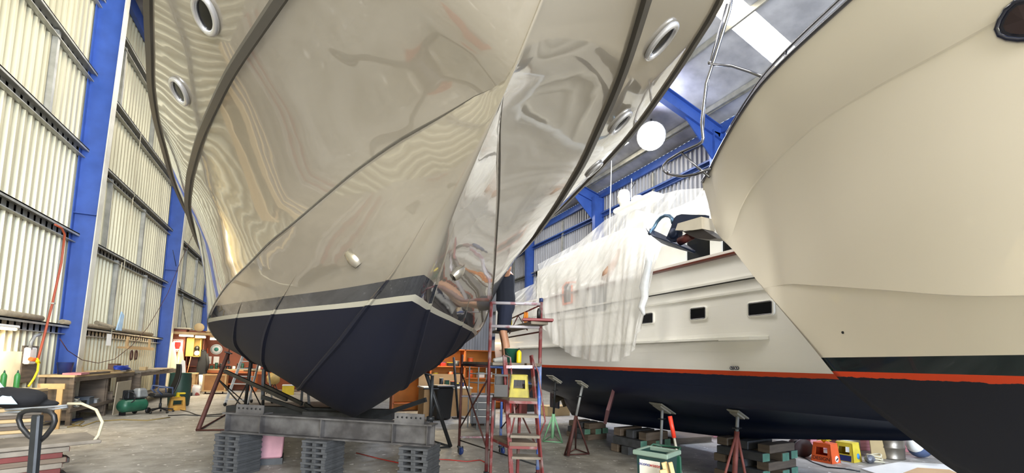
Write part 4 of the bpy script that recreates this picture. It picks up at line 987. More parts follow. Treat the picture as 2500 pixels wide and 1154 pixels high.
# window and small hole in the beige topsides
def patch(px_list, off, rows_, side=-1):
    V_ = []
    for x, y in px_list:
        q = pick(rows_, x, y, side)
        if q: V_.append(q[0]+q[1]*off)
    return V_
o1 = [(2508, -4), (2482, 2), (2458, 22), (2442, 46), (2435, 70), (2443, 86), (2462, 94), (2490, 97), (2520, 95), (2550, 84), (2570, 60), (2578, 30), (2570, 5), (2545, -8)]
V_ = patch(o1, 0.004, R3); c_ = sum(V_, Vector())/len(V_); wf = part('window_frame', MB().tube(V_, 0.012, 6, closed=True), mat('navy_gloss', '#1a2036', 0.1, coat=1), beige, 'dark navy window surround')
mb = MB(); mb.add([c_]+V_, [(0, i+1, (i+1) % len(V_)+1) for i in range(len(V_))]); part('surround', mb, mat('navy_gloss', '#1a2036', 0.1), wf)
V2 = [c_+(v-c_)*0.74+Vector((-0.006, 0, 0)) for v in V_]; c2_ = c_+Vector((-0.006, 0, 0)); mb = MB(); mb.add([c2_]+V2, [(0, i+1, (i+1) % len(V2)+1) for i in range(len(V2))]); part('glass', mb, mat('smoked_glass', '#3b3032', 0.15), wf, 'smoky brown glass')
q = pick(R3, 2058, 811, -1); part('drain', MB().lathe([(0, 0), (0.010, 0), (0.010, 0.004), (0, 0.004)], q[0], 10, axis=tuple(q[1])), m_dark, beige)

# ---------------------------------------------------------------- plastic sheeting over the trawler
mp_ = bpy.data.materials.new('clear_plastic_sheet'); mp_.use_nodes = True; nt = mp_.node_tree; b = nt.nodes['Principled BSDF']; out = nt.nodes['Material Output']
tr = nt.nodes.new('ShaderNodeBsdfTransparent'); ms = nt.nodes.new('ShaderNodeMixShader'); tl = nt.nodes.new('ShaderNodeBsdfTranslucent'); ms2 = nt.nodes.new('ShaderNodeMixShader')
b.inputs['Base Color'].default_value = (0.93, 0.93, 0.91, 1); b.inputs['Roughness'].default_value = 0.22; tl.inputs[0].default_value = (0.95, 0.95, 0.93, 1)
tc = nt.nodes.new('ShaderNodeTexCoord'); mpn = nt.nodes.new('ShaderNodeMapping'); mpn.inputs['Scale'].default_value = (1, 1.5, 0.5); mpn.inputs['Rotation'].default_value = (0.5, 0, 0)
nz = nt.nodes.new('ShaderNodeTexNoise'); nz.inputs['Scale'].default_value = 1.6; nz.inputs['Detail'].default_value = 8; nz.inputs['Distortion'].default_value = 1.2
nt.links.new(tc.outputs['Object'], mpn.inputs[0]); nt.links.new(mpn.outputs[0], nz.inputs['Vector'])
rp = nt.nodes.new('ShaderNodeValToRGB'); rp.color_ramp.elements[0].position = 0.4; rp.color_ramp.elements[1].position = 0.62
rp.color_ramp.elements[0].color = (0.42, 0.42, 0.42, 1); rp.color_ramp.elements[1].color = (0.88, 0.88, 0.88, 1); nt.links.new(nz.outputs['Fac'], rp.inputs[0])
bp = nt.nodes.new('ShaderNodeBump'); bp.inputs['Strength'].default_value = 0.6; bp.inputs['Distance'].default_value = 0.04; nt.links.new(nz.outputs['Fac'], bp.inputs['Height']); nt.links.new(bp.outputs[0], b.inputs['Normal'])
ms2.inputs[0].default_value = 0.4; nt.links.new(b.outputs[0], ms2.inputs[1]); nt.links.new(tl.outputs[0], ms2.inputs[2])
nt.links.new(rp.outputs[0], ms.inputs[0]); nt.links.new(tr.outputs[0], ms.inputs[1]); nt.links.new(ms2.outputs[0], ms.inputs[2]); nt.links.new(ms.outputs[0], out.inputs[0])
def curve_px(pts, t):
    k = t*(len(pts)-1); i = min(int(k), len(pts)-2); f_ = k-i; return (pts[i][0]*(1-f_)+pts[i+1][0]*f_, pts[i][1]*(1-f_)+pts[i+1][1]*f_)
def sheet(top, bot, Xf, NU, NV, label, folds, amp):
    rows = []
    for i in range(NU+1):
        t = i/NU; a = curve_px(top, t); c = curve_px(bot, t); r = []
        for j in range(NV+1):
            s_ = j/NV; x = a[0]+(c[0]-a[0])*s_; y = a[1]+(c[1]-a[1])*s_
            y += 10*sin(pi*s_)*sin(t*9)*0.4
            w_ = sin(folds*t*2*pi+2.5*sin(3*t+s_*2))*0.6+0.4*sin(folds*2.3*t*2*pi+s_*3)
            p = at_x(x, y, Xf(s_)); r.append(p+Vector((amp*w_*(0.25+s_*0.75)*min(1, s_*4), 0, 0)))
        rows.append(r)
    return rows
upT = [(1313, 645), (1365, 617), (1416, 589), (1450, 560), (1477, 537), (1500, 525), (1520, 512), (1568, 491), (1600, 478), (1655, 463), (1726, 458), (1790, 466)]
upB = [(1320, 700), (1365, 690), (1416, 680), (1450, 665), (1477, 650), (1500, 640), (1520, 630), (1568, 615), (1600, 608), (1655, 590), (1726, 560), (1790, 560)]
mb = MB().grid(sheet(upT, upB, lambda s_: 5.15-0.42*min(1, s_*1.6), 90, 24, '', 7, 0.035))
o = solo('plastic_sheet', mb, mp_, 'upper clear plastic dust sheet draped over the trawler flybridge', 'plastic sheet')
loT = [(1239, 723), (1270, 708), (1304, 692), (1316, 660), (1360, 630), (1416, 602), (1475, 578), (1510, 565), (1538, 556), (1575, 557), (1603, 567), (1618, 590)]
loB = [(1232, 797), (1262, 792), (1321, 792), (1347, 832), (1369, 849), (1403, 870), (1447, 881), (1481, 883), (1512, 881), (1538, 866), (1553, 830), (1562, 780)]
mb = MB().grid(sheet(loT, loB, lambda s_: 4.68-0.55*min(1, s_*2.6)**0.8, 110, 40, '', 9, 0.05))
o = solo('plastic_sheet', mb, mp_, 'lower clear plastic dust sheet hanging down the trawler topsides', 'plastic sheet')
mtw = mat('milky_plastic', '#e6e9ea', 0.25, coat=0.4, bump=0.6, bscale=14)
tw = [(1578, 612), (1584, 640), (1577, 675), (1572, 700), (1574, 725), (1566, 750), (1572, 768)]
mb = MB().tube([at_x(x, y, 4.03+0.015*sin(i*2)) for i, (x, y) in enumerate(tw)], 0.05, 10, radii=[0.02, 0.045, 0.05, 0.062, 0.05, 0.045, 0.02])
solo('plastic_sheet_tail', mb, mtw, 'twisted white tail of plastic hanging in front of the trawler by its aftmost visible window', 'plastic sheet')
mb = MB().tube([at_x(1512, 610, 4.64), at_x(1500, 640, 4.42), at_x(1482, 668, 4.26), at_x(1476, 684, 4.26)], 0.05, 12, radii=[0.03, 0.05, 0.075, 0.06])
solo('padded_bundle', mb, mat('tan_cloth', '#b59a86', 0.9, 0, '#96694b', 7, 0.6), 'tan brown cloth bundle seen through the plastic sheet', 'bundle')
m_tape = mat('orange_masking_tape', '#e8743a', 0.6)
def tape(pts, X=4.325):
    for a, b_ in zip(pts[:-1], pts[1:]): part('masking_tape', MB().beam(at_x(*a, X), at_x(*b_, X), 0.006, 0.035, (0, 0.3, 1)), m_tape, trawler, 'strip of orange masking tape')
tape([(1375, 745), (1374, 700), (1382, 690), (1406, 688)]); tape([(1376, 742), (1396, 738), (1396, 695)])
P = rrect_pts(at_x(1386, 716, 4.34), Vector((0, 1, 0)), Vector((0, 0, 1)), 0.14, 0.2, 0.03); mb = MB(); mb.add(P, [tuple(range(len(P)))]); part('window', mb, m_glass, trawler, 'dark glass')
P = rrect_pts(at_x(1462, 730, 4.34), Vector((0, 1, 0)), Vector((0, 0, 1)), 0.2, 0.2, 0.05); mb = MB(); mb.add(P, [tuple(range(len(P)))]); part('window', mb, mat('grey_masked_glass', '#8d9296', 0.4), trawler, 'grey masked glass')
# radar arch, domes and aerials
XD = 5.7
d1 = at_x(1523, 506, XD); d2 = at_x(1557, 503, XD); d3 = at_x(1583, 498, XD)
part('radar_arch', MB().box((XD+0.35, d1.y-0.15, (4.18+d1.z-0.12)/2), (0.7, 0.35, d1.z-0.12-4.18), taper=(0.8, 0.8), bev=0.03).box((XD, d1.y-0.4, d1.z-0.06), (0.3, 1.15, 0.1), bev=0.03), m_cab, trawler)
def dome(p, r, h):
    o = part('radar_dome', MB().lathe([(0, -0.02), (r*0.6, -0.02), (r*0.7, h*0.2), (r, h*0.28), (r*1.02, h*0.62), (r*0.95, h*0.85), (r*0.7, h*0.97), (0, h)], p, 24), m_white, trawler)
    part('seam', MB().lathe([(r*1.0, h*0.42), (r*1.04, h*0.43), (r*1.04, h*0.46), (r*1.0, h*0.47)], p, 24, caps=False), m_whitep, o)
dome(d1, 0.125, 0.36); dome(d2+Vector((0, 0, 0.0)), 0.12, 0.2); dome(d3, 0.10, 0.14)
a = at_x(1488, 530, XD); part('aerial', MB().tube([Vector((a.x, a.y, 4.2)), at_x(1493, 392, XD)], 0.010, 6, radii=[0.016, 0.008]), m_white, trawler, 'tall white whip aerial')
part('aerial', MB().tube([at_x(1541, 500, XD), at_x(1542, 436, XD)], 0.008, 6), m_white, trawler)
part('wind_sensor', MB().tube([at_x(1541, 462, XD), at_x(1551, 446, XD)], 0.006, 6).tube([at_x(1538, 440, XD), at_x(1548, 452, XD)], 0.005, 6).ball(at_x(1550, 447, XD), 0.018), m_black, trawler, 'small black wind sensor')

# ---------------------------------------------------------------- high-bay floodlight by the right eave
fl = at_x(1590, 332, 11.6); fx = roof_z(fl.x)
t = thing('floodlight', 'glaring blue-white floodlight high under the eave above the white trawler', 'floodlight', fl)
dirf = (CAMP+Vector((1.5, 4, 0))-fl).normalized()
R_ = Vector((0, 0, 1)).rotation_difference(dirf).to_matrix()
part('housing', MB().lathe([(0, -0.3), (0.2, -0.3), (0.28, -0.1), (0.55, 0.0), (0.55, 0.03), (0, 0.0)], fl, 24, axis=tuple(dirf)), m_galv, t)
part('lens', MB().lathe([(0, 0.035), (0.52, 0.035), (0.52, 0.05), (0, 0.08)], fl, 24, axis=tuple(dirf)), mat('flood_lens', '#ffffff', 0.3, emit=90.0, ecol='#dfe2ff'), t, 'glowing lens')
part('bracket', MB().beam(fl-dirf*0.25, Vector((fl.x, fl.y, roof_z(fl.x)-0.05)), 0.06, 0.06), m_steel, t)
l = bpy.data.lights.new('floodlight_beam', 'SPOT'); l.energy = 2600; l.color = (0.62, 0.74, 1.0); l.spot_size = radians(115); l.spot_blend = 0.5; l.shadow_soft_size = 0.5
lo = bpy.data.objects.new('floodlight_beam', l); COL.objects.link(lo); lo.location = fl+dirf*0.2; lo.rotation_euler = dirf.to_track_quat('-Z', 'Y').to_euler()

# ---------------------------------------------------------------- stands propping the trawler
def b2z(X, Y):
    K = b2(Y); w = abs(X-B2X); ws = [k[0] for k in K]; zs = [k[1] for k in K]
    i0 = 0
    for i in range(len(K)-1):
        if K[i][0] <= w <= K[i+1][0]: return K[i][1]+(K[i+1][1]-K[i][1])*(w-K[i][0])/max(1e-6, K[i+1][0]-K[i][0])
    return zs[-1]
def stand(label, plate, foot, feet, m_up, m_low, split=0.35, size=0.3, tilt=(0.0, 0.5, 0), col=True, base=True):
    foot = Vector(foot); plate = Vector(plate)
    Xp, Yp = plate.x, plate.y; zt_ = b2z(Xp, Yp)-0.05; plate = Vector((Xp, Yp, min(plate.z+0.05, zt_)))
    o = thing('boat_stand', label, 'boat stand', V(foot, 0), None)
    ax = plate-foot; ms_ = foot+ax*split
    part('lower_tube', MB().tube([foot, ms_], 0.032, 10), m_low, o); part('upper_tube', MB().tube([ms_-ax*0.02, plate], 0.022, 10), m_up, o)
    R = rotm(*tilt)
    hp = part('head_plate', MB().box(plate, (size, size*0.8, 0.02), R, bev=0.006).box(plate+R @ Vector((0, 0, -0.02)), (size*0.7, size*0.5, 0.025), R), m_galv, o)
    if col: part('screw_handle', MB().tube([foot+ax*0.82-rt*0.06, foot+ax*0.82+rt*0.06], 0.009, 6).lathe([(0, -0.012), (0.03, -0.012), (0.03, 0.012), (0, 0.012)], foot+ax*0.82, 10, axis=tuple(ax)), m_steel, o)
    apex = ms_
    for f_ in feet: part('leg', MB().tube([apex, V(f_, 0.015)], 0.016, 8), m_low, o)
    if base and len(feet) > 1:
        part('base_ring', MB().tube([V(q, 0.02) for q in feet], 0.012, 6, closed=len(feet) > 2), m_low, o)
    return o
m_pale = mat('pale_worn_paint', '#9aa0a2', 0.5, 0.2, '#6d6a6a', 7, 0.6)
c = at_z(1347, 1080, 0)
stand('light green tripod stand under the stern of the white trawler', D(1356, 932, 8.7), V(D(1349, 1025, 8.9), 0.12), [at_z(1325, 1079, 0), at_z(1373, 1082, 0), at_z(1352, 1062, 0)], m_steel, m_lightgreen, 0.42, 0.32)
stand('leaning brown and grey tubular stand with a bolt-holed pole under the trawler', D(1423, 944, 7.9), V(D(1386, 1108, 7.6), 0.03), [at_z(1438, 1110, 0), at_z(1405, 1098, 0), at_z(1378, 1113, 0)], m_pale, m_rust, 0.55, 0.24)
stand('tall grey stand with a large square head plate behind the wheelie bin', D(1617, 972, 6.9), V(D(1611, 1090, 7.0), 0.03), [at_z(1590, 1128, 0), at_z(1635, 1126, 0), at_z(1612, 1100, 0)], m_pale, m_lightgreen, 0.3, 0.34)
stand('rusty red stand with a small tilted head plate at the right of the red-handled pole', D(1801, 998, 5.6), V(D(1791, 1190, 5.6), 0.04), [at_z(1830, 1215, 0), at_z(1755, 1215, 0), at_z(1800, 1160, 0)], m_pale, mat('rust_pink_steel', '#9a5a52', 0.6, 0.2, '#6d3a34', 6, 0.7), 0.78, 0.22)
# timber crib stacks under the trawler's keel
def crib(x, y, dpt, n, w, lab, grp, rz=0.15, ts=None):
    p = at_z(x, y, 0); kz = interp([-1, 0.5, 2.66, 4.8, 8.1, 9.5], [2.2, 1.35, 0.86, 0.54, 0.36, 0.36], p.y)
    h = (kz-0.01)/n; X0 = B2X-(0.3 if n == 3 else 0)
    for k in range(n):
        mbm = 3 if k % 2 == 0 else 3
        for q in range(mbm):
            mb = MB(); e = (q-1)*(w*0.40)
            L = w*(1.0+0.12*((k*3+q*5) % 3-1)) if k < n-1 else w*0.8
            if k % 2 == 0: mb.box((0, e, h*(k+0.5)), (L, min(0.17, w*0.27), h*0.985), bev=0.008)
            else: mb.box((e, 0, h*(k+0.5)), (min(0.17, w*0.27), L, h*0.985), bev=0.008)
            mb.xf(Matrix.Translation((X0-0.05, p.y, 0)) @ Matrix.Rotation(rz, 4, 'Z'))
            o = solo('crib_timber', mb, m_crib if (k+q) % 2 else m_oldwood, lab, 'timber block', grp)
            if k % 2 and L > 0.3:   # mint painted end grain facing the camera
                mb = MB().box((e, -L/2-0.001, h*(k+0.5)), (min(0.17, w*0.27)*0.96, 0.004, h*0.93)); mb.xf(Matrix.Translation((X0-0.05, p.y, 0)) @ Matrix.Rotation(rz, 4, 'Z')); part('end_paint', mb, m_mint, o, 'mint green painted end')
crib(1550, 1105, 8, 3, 0.75, 'dark timber block in the low crib stack under the middle of the trawler keel', 'middle keel crib')
crib(1415, 1068, 10, 3, 0.62, 'dark timber block in the far crib stack under the stern end of the trawler keel', 'far keel crib')
crib(1880, 1165, 6.2, 5, 0.78, 'timber block with mint ends in the near crib stack under the trawler keel', 'near keel crib', 0.1)

# ---------------------------------------------------------------- wheelie bin with offcuts, red-handled pole
def P4(x, y, d): return D(x, y, d)
dB_ = 4.25; cb_ = D(1604, 1100, dB_); bz = cb_.z
wb = thing('wheelie_bin', 'small dark green wheelie bin with its lid folded back in the right foreground', 'bin', V(cb_, 0), rz=-1.15)
mb = MB(); wT, dT, H_ = 0.28, 0.30, bz
def frus(z0, z1, w0, w1, d0, d1, t=0.0):
    return [(-w0/2, -d0/2, z0), (w0/2, -d0/2, z0), (w0/2, d0/2, z0), (-w0/2, d0/2, z0), (-w1/2, -d1/2, z1), (w1/2, -d1/2, z1), (w1/2, d1/2, z1), (-w1/2, d1/2, z1)]
mb.add(frus(0.06, H_, 0.22, wT, 0.24, dT), [(3, 2, 1, 0), (0, 1, 5, 4), (1, 2, 6, 5), (2, 3, 7, 6), (3, 0, 4, 7)])
mb.add(frus(0.08, H_, 0.20, wT-0.02, 0.22, dT-0.02), [(0, 1, 2, 3), (4, 5, 1, 0), (5, 6, 2, 1), (6, 7, 3, 2), (7, 4, 0, 3)])
part('body', mb, mat('bin_green', '#1f3d3c', 0.4, 0, '#17302f', 4, 0.5), wb, world=False)
mb = MB(); 
for (cx_, cy_, sx, sy) in ((0, -dT/2-0.005, wT+0.06, 0.035), (0, dT/2+0.005, wT+0.06, 0.035), (-wT/2-0.01, 0, 0.035, dT+0.03), (wT/2+0.01, 0, 0.035, dT+0.03)): mb.box((cx_, cy_, H_-0.012), (sx, sy, 0.045), bev=0.008)
part('rim', mb, mat('pale_green_rim', '#7c9388', 0.5), wb, 'pale scuffed rim', world=False)
part('handle', MB().tube([(-wT/2, dT/2+0.02, H_), (-wT/2, dT/2+0.09, H_+0.015), (wT/2, dT/2+0.09, H_+0.015), (wT/2, dT/2+0.02, H_)], 0.012, 8), m_green, wb, world=False)
part('lid', MB().box((0, dT/2+0.12, H_*0.62), (wT, 0.03, H_*0.62), rotm(0.12, 0, 0), bev=0.012), m_green, wb, world=False)
for s_ in (-1, 1): part('wheel', MB().lathe([(0, -0.02), (0.055, -0.02), (0.06, 0), (0.055, 0.02), (0, 0.02)], (s_*0.13, 0.13, 0.06), 16, axis=(1, 0, 0)), m_black, wb, world=False)
lz = H_-0.11; tl_ = atan2((dT-0.24)/2, H_-0.06)
lb = part('label', MB().box((-0.01, -dT/2+0.0075, lz-0.045), (0.20, 0.004, 0.17), rotm(tl_, 0, 0)), m_paper, wb, 'white printed label', world=False)
letters('lettering', 'econo', lb, (-0.058, -dT/2-0.0005, lz), (pi/2+tl_, 0, 0), 0.045, mat('blue_print', '#2d3f9a', 0.5)); letters('lettering', 'waste', lb, (0.042, -dT/2-0.0005, lz), (pi/2+tl_, 0, 0), 0.045, mat('red_print', '#c8323a', 0.5))
for k, (x0, y0, x1, y1, w_, lab) in enumerate(((1621, 1128, 1640, 1200, 0.05, 'broad pale timber offcut leaning in front of the wheelie bin'), (1636, 1128, 1652, 1195, 0.035, 'narrow pale offcut standing right of the broad one by the bin'), (1618, 1146, 1630, 1205, 0.06, 'short pale offcut foremost against the wheelie bin'))):
    a = D(x0, y0, 3.9-0.05*k); b_ = D(x1, y1, 3.9-0.05*k); b_ = a+(b_-a)*((a.z)/(a.z-b_.z)); solo('timber_offcut', MB().beam(a, b_, w_, 0.022, tuple(fw), bev=0.003), mat('fresh_pine', '#d9bd8c', 0.7, 0, '#c09c66', 4, 0.4), lab, 'offcut')
a = D(1636, 1018, 4.6); b_ = D(1664, 1160, 4.5); b_ = a+(b_-a)*((a.z)/(a.z-b_.z))
o = thing('lever_pole', 'steel lever pole with a red grip standing behind the wheelie bin', 'pole', b_)
part('shaft', MB().tube([a, b_], 0.014, 10), m_galv, o); part('grip', MB().tube([a-(b_-a)*0.01, a+(b_-a)*0.19], 0.022, 12), mat('red_grip', '#d33a26', 0.4), o, 'red grip')

# ---------------------------------------------------------------- things on the floor beyond the trawler
m_pink = mat('pink_primed_timber', '#c98a8e', 0.75, 0, '#a8686f', 3, 0.6, bump=0.2)
def plank_stack(c, L, n_row, n_lay, w, h, rz, m, lab, grp, name='stacked_plank', jitter=0.15, gap=1.04):
    for k in range(n_lay):
        for q in range(n_row):
            mb = MB().box((random.uniform(-jitter, jitter), (q-(n_row-1)/2)*w*gap, h*(k+0.5)), (L*random.uniform(0.92, 1.0), w*0.97, h*0.95), bev=0.004)
            mb.xf(Matrix.Translation(c) @ Matrix.Rotation(rz, 4, 'Z')); solo(name, mb, m, lab, 'plank', grp)
pk = at_z(1925, 1114, 0)
plank_stack(at_z(1850, 1092, 0)+Vector((0.5, 1.3, 0)), 2.0, 3, 6, 0.14, 0.075, atan2(-0.55, 1), m_pink, 'pink primed plank in the stack glimpsed left of the near crib', 'pink planks left of the near crib')
plank_stack(at_z(2100, 1112, 0)+Vector((0.75, 0.5, 0)), 2.3, 3, 7, 0.14, 0.065, atan2(-0.5, 1), m_pink, 'pink primed plank in the stack behind the orange crate', 'pink planks behind the orange crate')
p = at_z(2016, 1126, 0)
oc = crate_stool('orange plastic step crate with black lettering on the floor at right', p, -1.5, (0.34, 0.30, 0.33), m_orange, text='DESIGN', tm=m_black)
em = part('emblem', MB().lathe([(0, 0), (0.055, 0), (0.055, 0.003), (0, 0.003)], (0.163, 0.03, 0.07), 20, axis=(1, 0, 0.1)), m_paper, oc, 'round white and black emblem', world=False)
part('mark', MB().box((0.168, 0.03, 0.065), (0.003, 0.07, 0.025), rotm(0.5, 0, 0)), m_black, em, 'black mark', world=False)
p = at_z(2066, 1124, 0)+Vector((0.05, 0.0, 0))
yc_ = crate_stool('yellow plastic step crate with blue panel right of the orange crate', p, -1.5, (0.32, 0.30, 0.33), mat('yellow_crate', '#d8c23a', 0.5, 0, '#b09a28', 6, 0.6))
part('blue_panel', MB().box((0, -0.147, 0.06), (0.24, 0.006, 0.10), rotm(-0.09, 0, 0)), m_bluep, yc_, 'blue painted panel', world=False)
part('paint_patch', MB().lathe([(0, 0), (0.05, 0), (0.05, 0.003), (0, 0.003)], (0.152, 0.03, 0.10), 12, axis=(1, 0, 0.1)), mat('light_blue_paint', '#3f8fd0', 0.5), yc_, 'light blue patch', world=False)
mb = MB()
for k in range(9):
    t_ = k*0.7; mb.tube([(0, 0, 0), (0.05*cos(t_), 0.05*sin(t_), 0.05), (0.11*cos(t_+0.3), 0.11*sin(t_+0.3), 0.02+0.02*(k % 3))], 0.012, 6, radii=[0.012, 0.014, 0.004])
cz = at_z(2013, 1127, 0); mb.xf(Matrix.Translation((cz.x-0.0, cz.y, 0.345))); solo('yellow_cord_bundle', mb, m_yellow, 'tuft of yellow strapping lying on the orange crate', 'strapping')
# dark round drum lying down, keg, panel, bags, dinghy bow
p = at_z(1968, 1115, 0)
o = thing('reel', 'dark brown hose reel lying on its side left of the orange crate', 'reel', p)
part('side_disc', MB().lathe([(0, -0.13), (0.16, -0.13), (0.165, -0.12), (0.165, -0.1), (0, -0.1)], p+Vector((0, 0.1, 0.165)), 20, axis=(0.5, 0.85, 0)), mat('dark_brown_plastic', '#3c2a2a', 0.5), o)
part('side_disc', MB().lathe([(0, 0.13), (0.165, 0.13), (0.165, 0.1), (0, 0.1)][::-1], p+Vector((0, 0.1, 0.165)), 20, axis=(0.5, 0.85, 0)), mat('dark_brown_plastic', '#3c2a2a', 0.5), o)
part('drum', MB().lathe([(0.10, -0.1), (0.10, 0.1)], p+Vector((0, 0.1, 0.165)), 20, axis=(0.5, 0.85, 0)), m_steel, o)
p = at_z(2206, 1128, 0)+Vector((0.25, 0.35, 0))
o = thing('steel_drum', 'dull steel drum standing at the far right under the trawler bow', 'drum', p)
part('shell', MB().lathe([(0, 0), (0.25, 0), (0.26, 0.01), (0.25, 0.03), (0.25, 0.2), (0.262, 0.215), (0.25, 0.23), (0.25, 0.40), (0.262, 0.415), (0.25, 0.43), (0.25, 0.6), (0.26, 0.62), (0.24, 0.62), (0.24, 0.6), (0, 0.6)], p, 28), mat('keg_steel', '#7d7568', 0.35, 0.7, '#5c554b', 4, 0.6), o)
part('bung', MB().lathe([(0, 0.6), (0.03, 0.6), (0.03, 0.625), (0, 0.625)], p+Vector((-0.12, -0.05, 0)), 10), m_whitep, o)
p = at_z(2168, 1125, 0)+Vector((0.1, 0.2, 0)); solo('plywood_board', MB().box((p.x, p.y, 0.3), (0.28, 0.02, 0.6), rotm(-0.12, 0, -0.5)), mat('tan_panel', '#a58f63', 0.7), 'tan board leaning beside the steel drum', 'board')
p = at_z(2122, 1120, 0)+Vector((0.3, 0.5, 0)); o = solo('insulation_pack', MB().box((p.x, p.y, 0.33), (0.36, 0.16, 0.66), rotm(0, 0, -0.5), bev=0.02), mat('printed_grey_pack', '#c9c5bd', 0.7), 'pale grey carton standing on end behind the rope heap', 'carton')
for k, tx in enumerate(('USA', 'ONLY')): letters('lettering', tx, o, (-0.05+0.09*k, -0.105-0.045*0, 0.33) if False else (Matrix.Rotation(-0.5, 3, 'Z') @ Vector((-0.06+0.11*k, -0.083, 0.36))), (pi/2, pi/2*0-0.0, -0.5), 0.07, m_black)
p = at_z(2135, 1128, 0); mb = MB()
for k in range(3):
    mb.tube([p+Vector((0.17*cos(t_)*(1-0.12*k)+0.02*sin(3*t_+k), 0.12*sin(t_)*(1-0.1*k), 0.025+0.05*k+0.015*sin(2*t_+k))) for t_ in [2*pi*i/22 for i in range(22)]], 0.014, 6, closed=True)
solo('rope_coil', mb, m_rope, 'heap of pale rope beside the grey carton', 'rope')
p = at_z(2112, 1127, 0)-Vector((0.05, 0.1, 0)); mb = MB()
mb.ball((p.x, p.y, 0.075), 0.08, (1.3, 0.9, 0.95)); mb.ball((p.x+0.08, p.y+0.02, 0.055), 0.06, (1.1, 1, 0.9)); solo('wire_bundle', mb, mat('grey_mesh', '#85878c', 0.5, 0.5, '#4c4e55', 25, 0.9, bump=0.8, bscale=40), 'bundle of grey wire on the floor in front of the rope', 'wire')
p = at_z(2250, 1122, 0)+Vector((0.15, 0.1, 0))
o = thing('outboard_motor', 'outboard motor wrapped in white and blue cloth lying by the steel drum', 'motor', p)
part('cowl', MB().ball((p.x-0.1, p.y, 0.3), 0.17, (1.1, 0.9, 1.15), 16, 10), m_white, o, 'white cowl')
part('cover', MB().ball((p.x+0.06, p.y, 0.20), 0.2, (1.3, 0.9, 0.95), 16, 10), mat('blue_grey_cloth', '#4c5a78', 0.9, 0, '#37425c', 5, 0.6), o, 'blue-grey cloth')
part('leg', MB().beam((p.x+0.2, p.y, 0.2), (p.x+0.5, p.y-0.1, 0.10), 0.09, 0.12, bev=0.02), m_steel, o)
part('strap', MB().beam((p.x-0.16, p.y-0.13, 0.42), (p.x+0.1, p.y-0.17, 0.22), 0.06, 0.015), m_whitep, o)
# white sheet board with brown patch in the right foreground
A_ = [at_z(2102, 1143, 0.02), at_z(2200, 1126, 0.02), at_z(2326, 1134, 0.02), at_z(2420, 1175, 0.02), at_z(2250, 1190, 0.02)]
mb = MB(); n_ = 5; mb.add([(v.x, v.y, 0.0) for v in A_]+[(v.x, v.y, 0.02) for v in A_], [(4, 3, 2, 1, 0), (5, 6, 7, 8, 9)]+[(i, (i+1) % 5, 5+(i+1) % 5, 5+i) for i in range(5)])
o = solo('white_board', mb, m_whitep, 'large white board lying flat on the floor at the lower right', 'board')
A2 = [at_z(2205, 1154, 0.024), at_z(2240, 1141, 0.024), at_z(2318, 1146, 0.024), at_z(2355, 1162, 0.024), at_z(2260, 1180, 0.024)]
solo('cardboard_piece', MB().add([(v.x, v.y, 0.0205) for v in A2]+[(v.x, v.y, 0.027) for v in A2], [(4, 3, 2, 1, 0), (5, 6, 7, 8, 9)]+[(i, (i+1) % 5, 5+(i+1) % 5, 5+i) for i in range(5)]), m_card, 'brown cardboard piece lying on the white board', 'cardboard')
# bicycles far under the trawler
def bike(p, rz, label):
    o = thing('bicycle', label, 'bicycle', p, rz=rz)
    for s_ in (-1, 1):
        w_ = part('wheel', MB().tube([(s_*0.5+0.3*cos(t_), 0, 0.32+0.3*sin(t_)) for t_ in [2*pi*i/28 for i in range(28)]], 0.018, 6, closed=True), m_black, o, world=False)
        mb = MB()
        for i in range(14): t_ = 2*pi*i/14; mb.tube([(s_*0.5, 0, 0.32), (s_*0.5+0.29*cos(t_), 0, 0.32+0.29*sin(t_))], 0.002, 3)
        part('spokes', mb, m_galv, w_, world=False)
    mb = MB()
    for a, b_ in (((-0.5, 0, 0.32), (-0.12, 0, 0.30)), ((-0.5, 0, 0.32), (-0.22, 0, 0.72)), ((-0.12, 0, 0.30), (-0.24, 0, 0.80)), ((-0.12, 0, 0.30), (0.36, 0, 0.72)), ((-0.22, 0, 0.74), (0.34, 0, 0.80)), ((0.33, 0, 0.86), (0.5, 0, 0.32))): mb.tube([a, b_], 0.016, 6)
    part('frame', mb, m_bluep, o, world=False)
    part('saddle', MB().box((-0.25, 0, 0.84), (0.24, 0.12, 0.05), bev=0.02), m_black, o, world=False)
    part('handlebar', MB().tube([(0.36, -0.24, 0.93), (0.32, 0, 0.90), (0.36, 0.24, 0.93)], 0.012, 6), m_black, o, world=False)
    part('pedal', MB().tube([(-0.12, -0.12, 0.18), (-0.12, 0.12, 0.42)], 0.012, 6), m_steel, o, world=False)
bike(Vector((10.6, 9.6, 0)), -0.35, 'dark bicycle standing far beyond the trawler keel, left one of two')
bike(Vector((10.9, 7.9, 0)), -0.5, 'bicycle with thin spokes beyond the trawler keel, nearer one of two')
p = at_z(1680, 1082, 0); solo('pallet', MB().box((p.x+0.2, p.y+0.4, 0.11), (1.1, 0.8, 0.02)).box((p.x+0.2, p.y+0.1, 0.05), (1.1, 0.1, 0.1)).box((p.x+0.2, p.y+0.7, 0.05), (1.1, 0.1, 0.1)), m_oldwood, 'weathered pallet on the floor beyond the trawler keel', 'pallet')
p = at_z(1838, 1148, 0); o = thing('fan_heater', 'small round dark fan lying on the floor left of the near crib', 'fan', p+Vector((0.0, 0.1, 0)))
cc = p+Vector((0, 0.1, 0.13)); part('cage', MB().tube([cc+Vector((0.12*cos(t_), 0, 0.12*sin(t_))) for t_ in [2*pi*i/20 for i in range(20)]], 0.012, 6, closed=True), m_black, o)
part('hub', MB().lathe([(0, -0.04), (0.04, -0.04), (0.045, 0.03), (0, 0.05)], cc, 12, axis=(0, -1, 0)), m_galv, o)
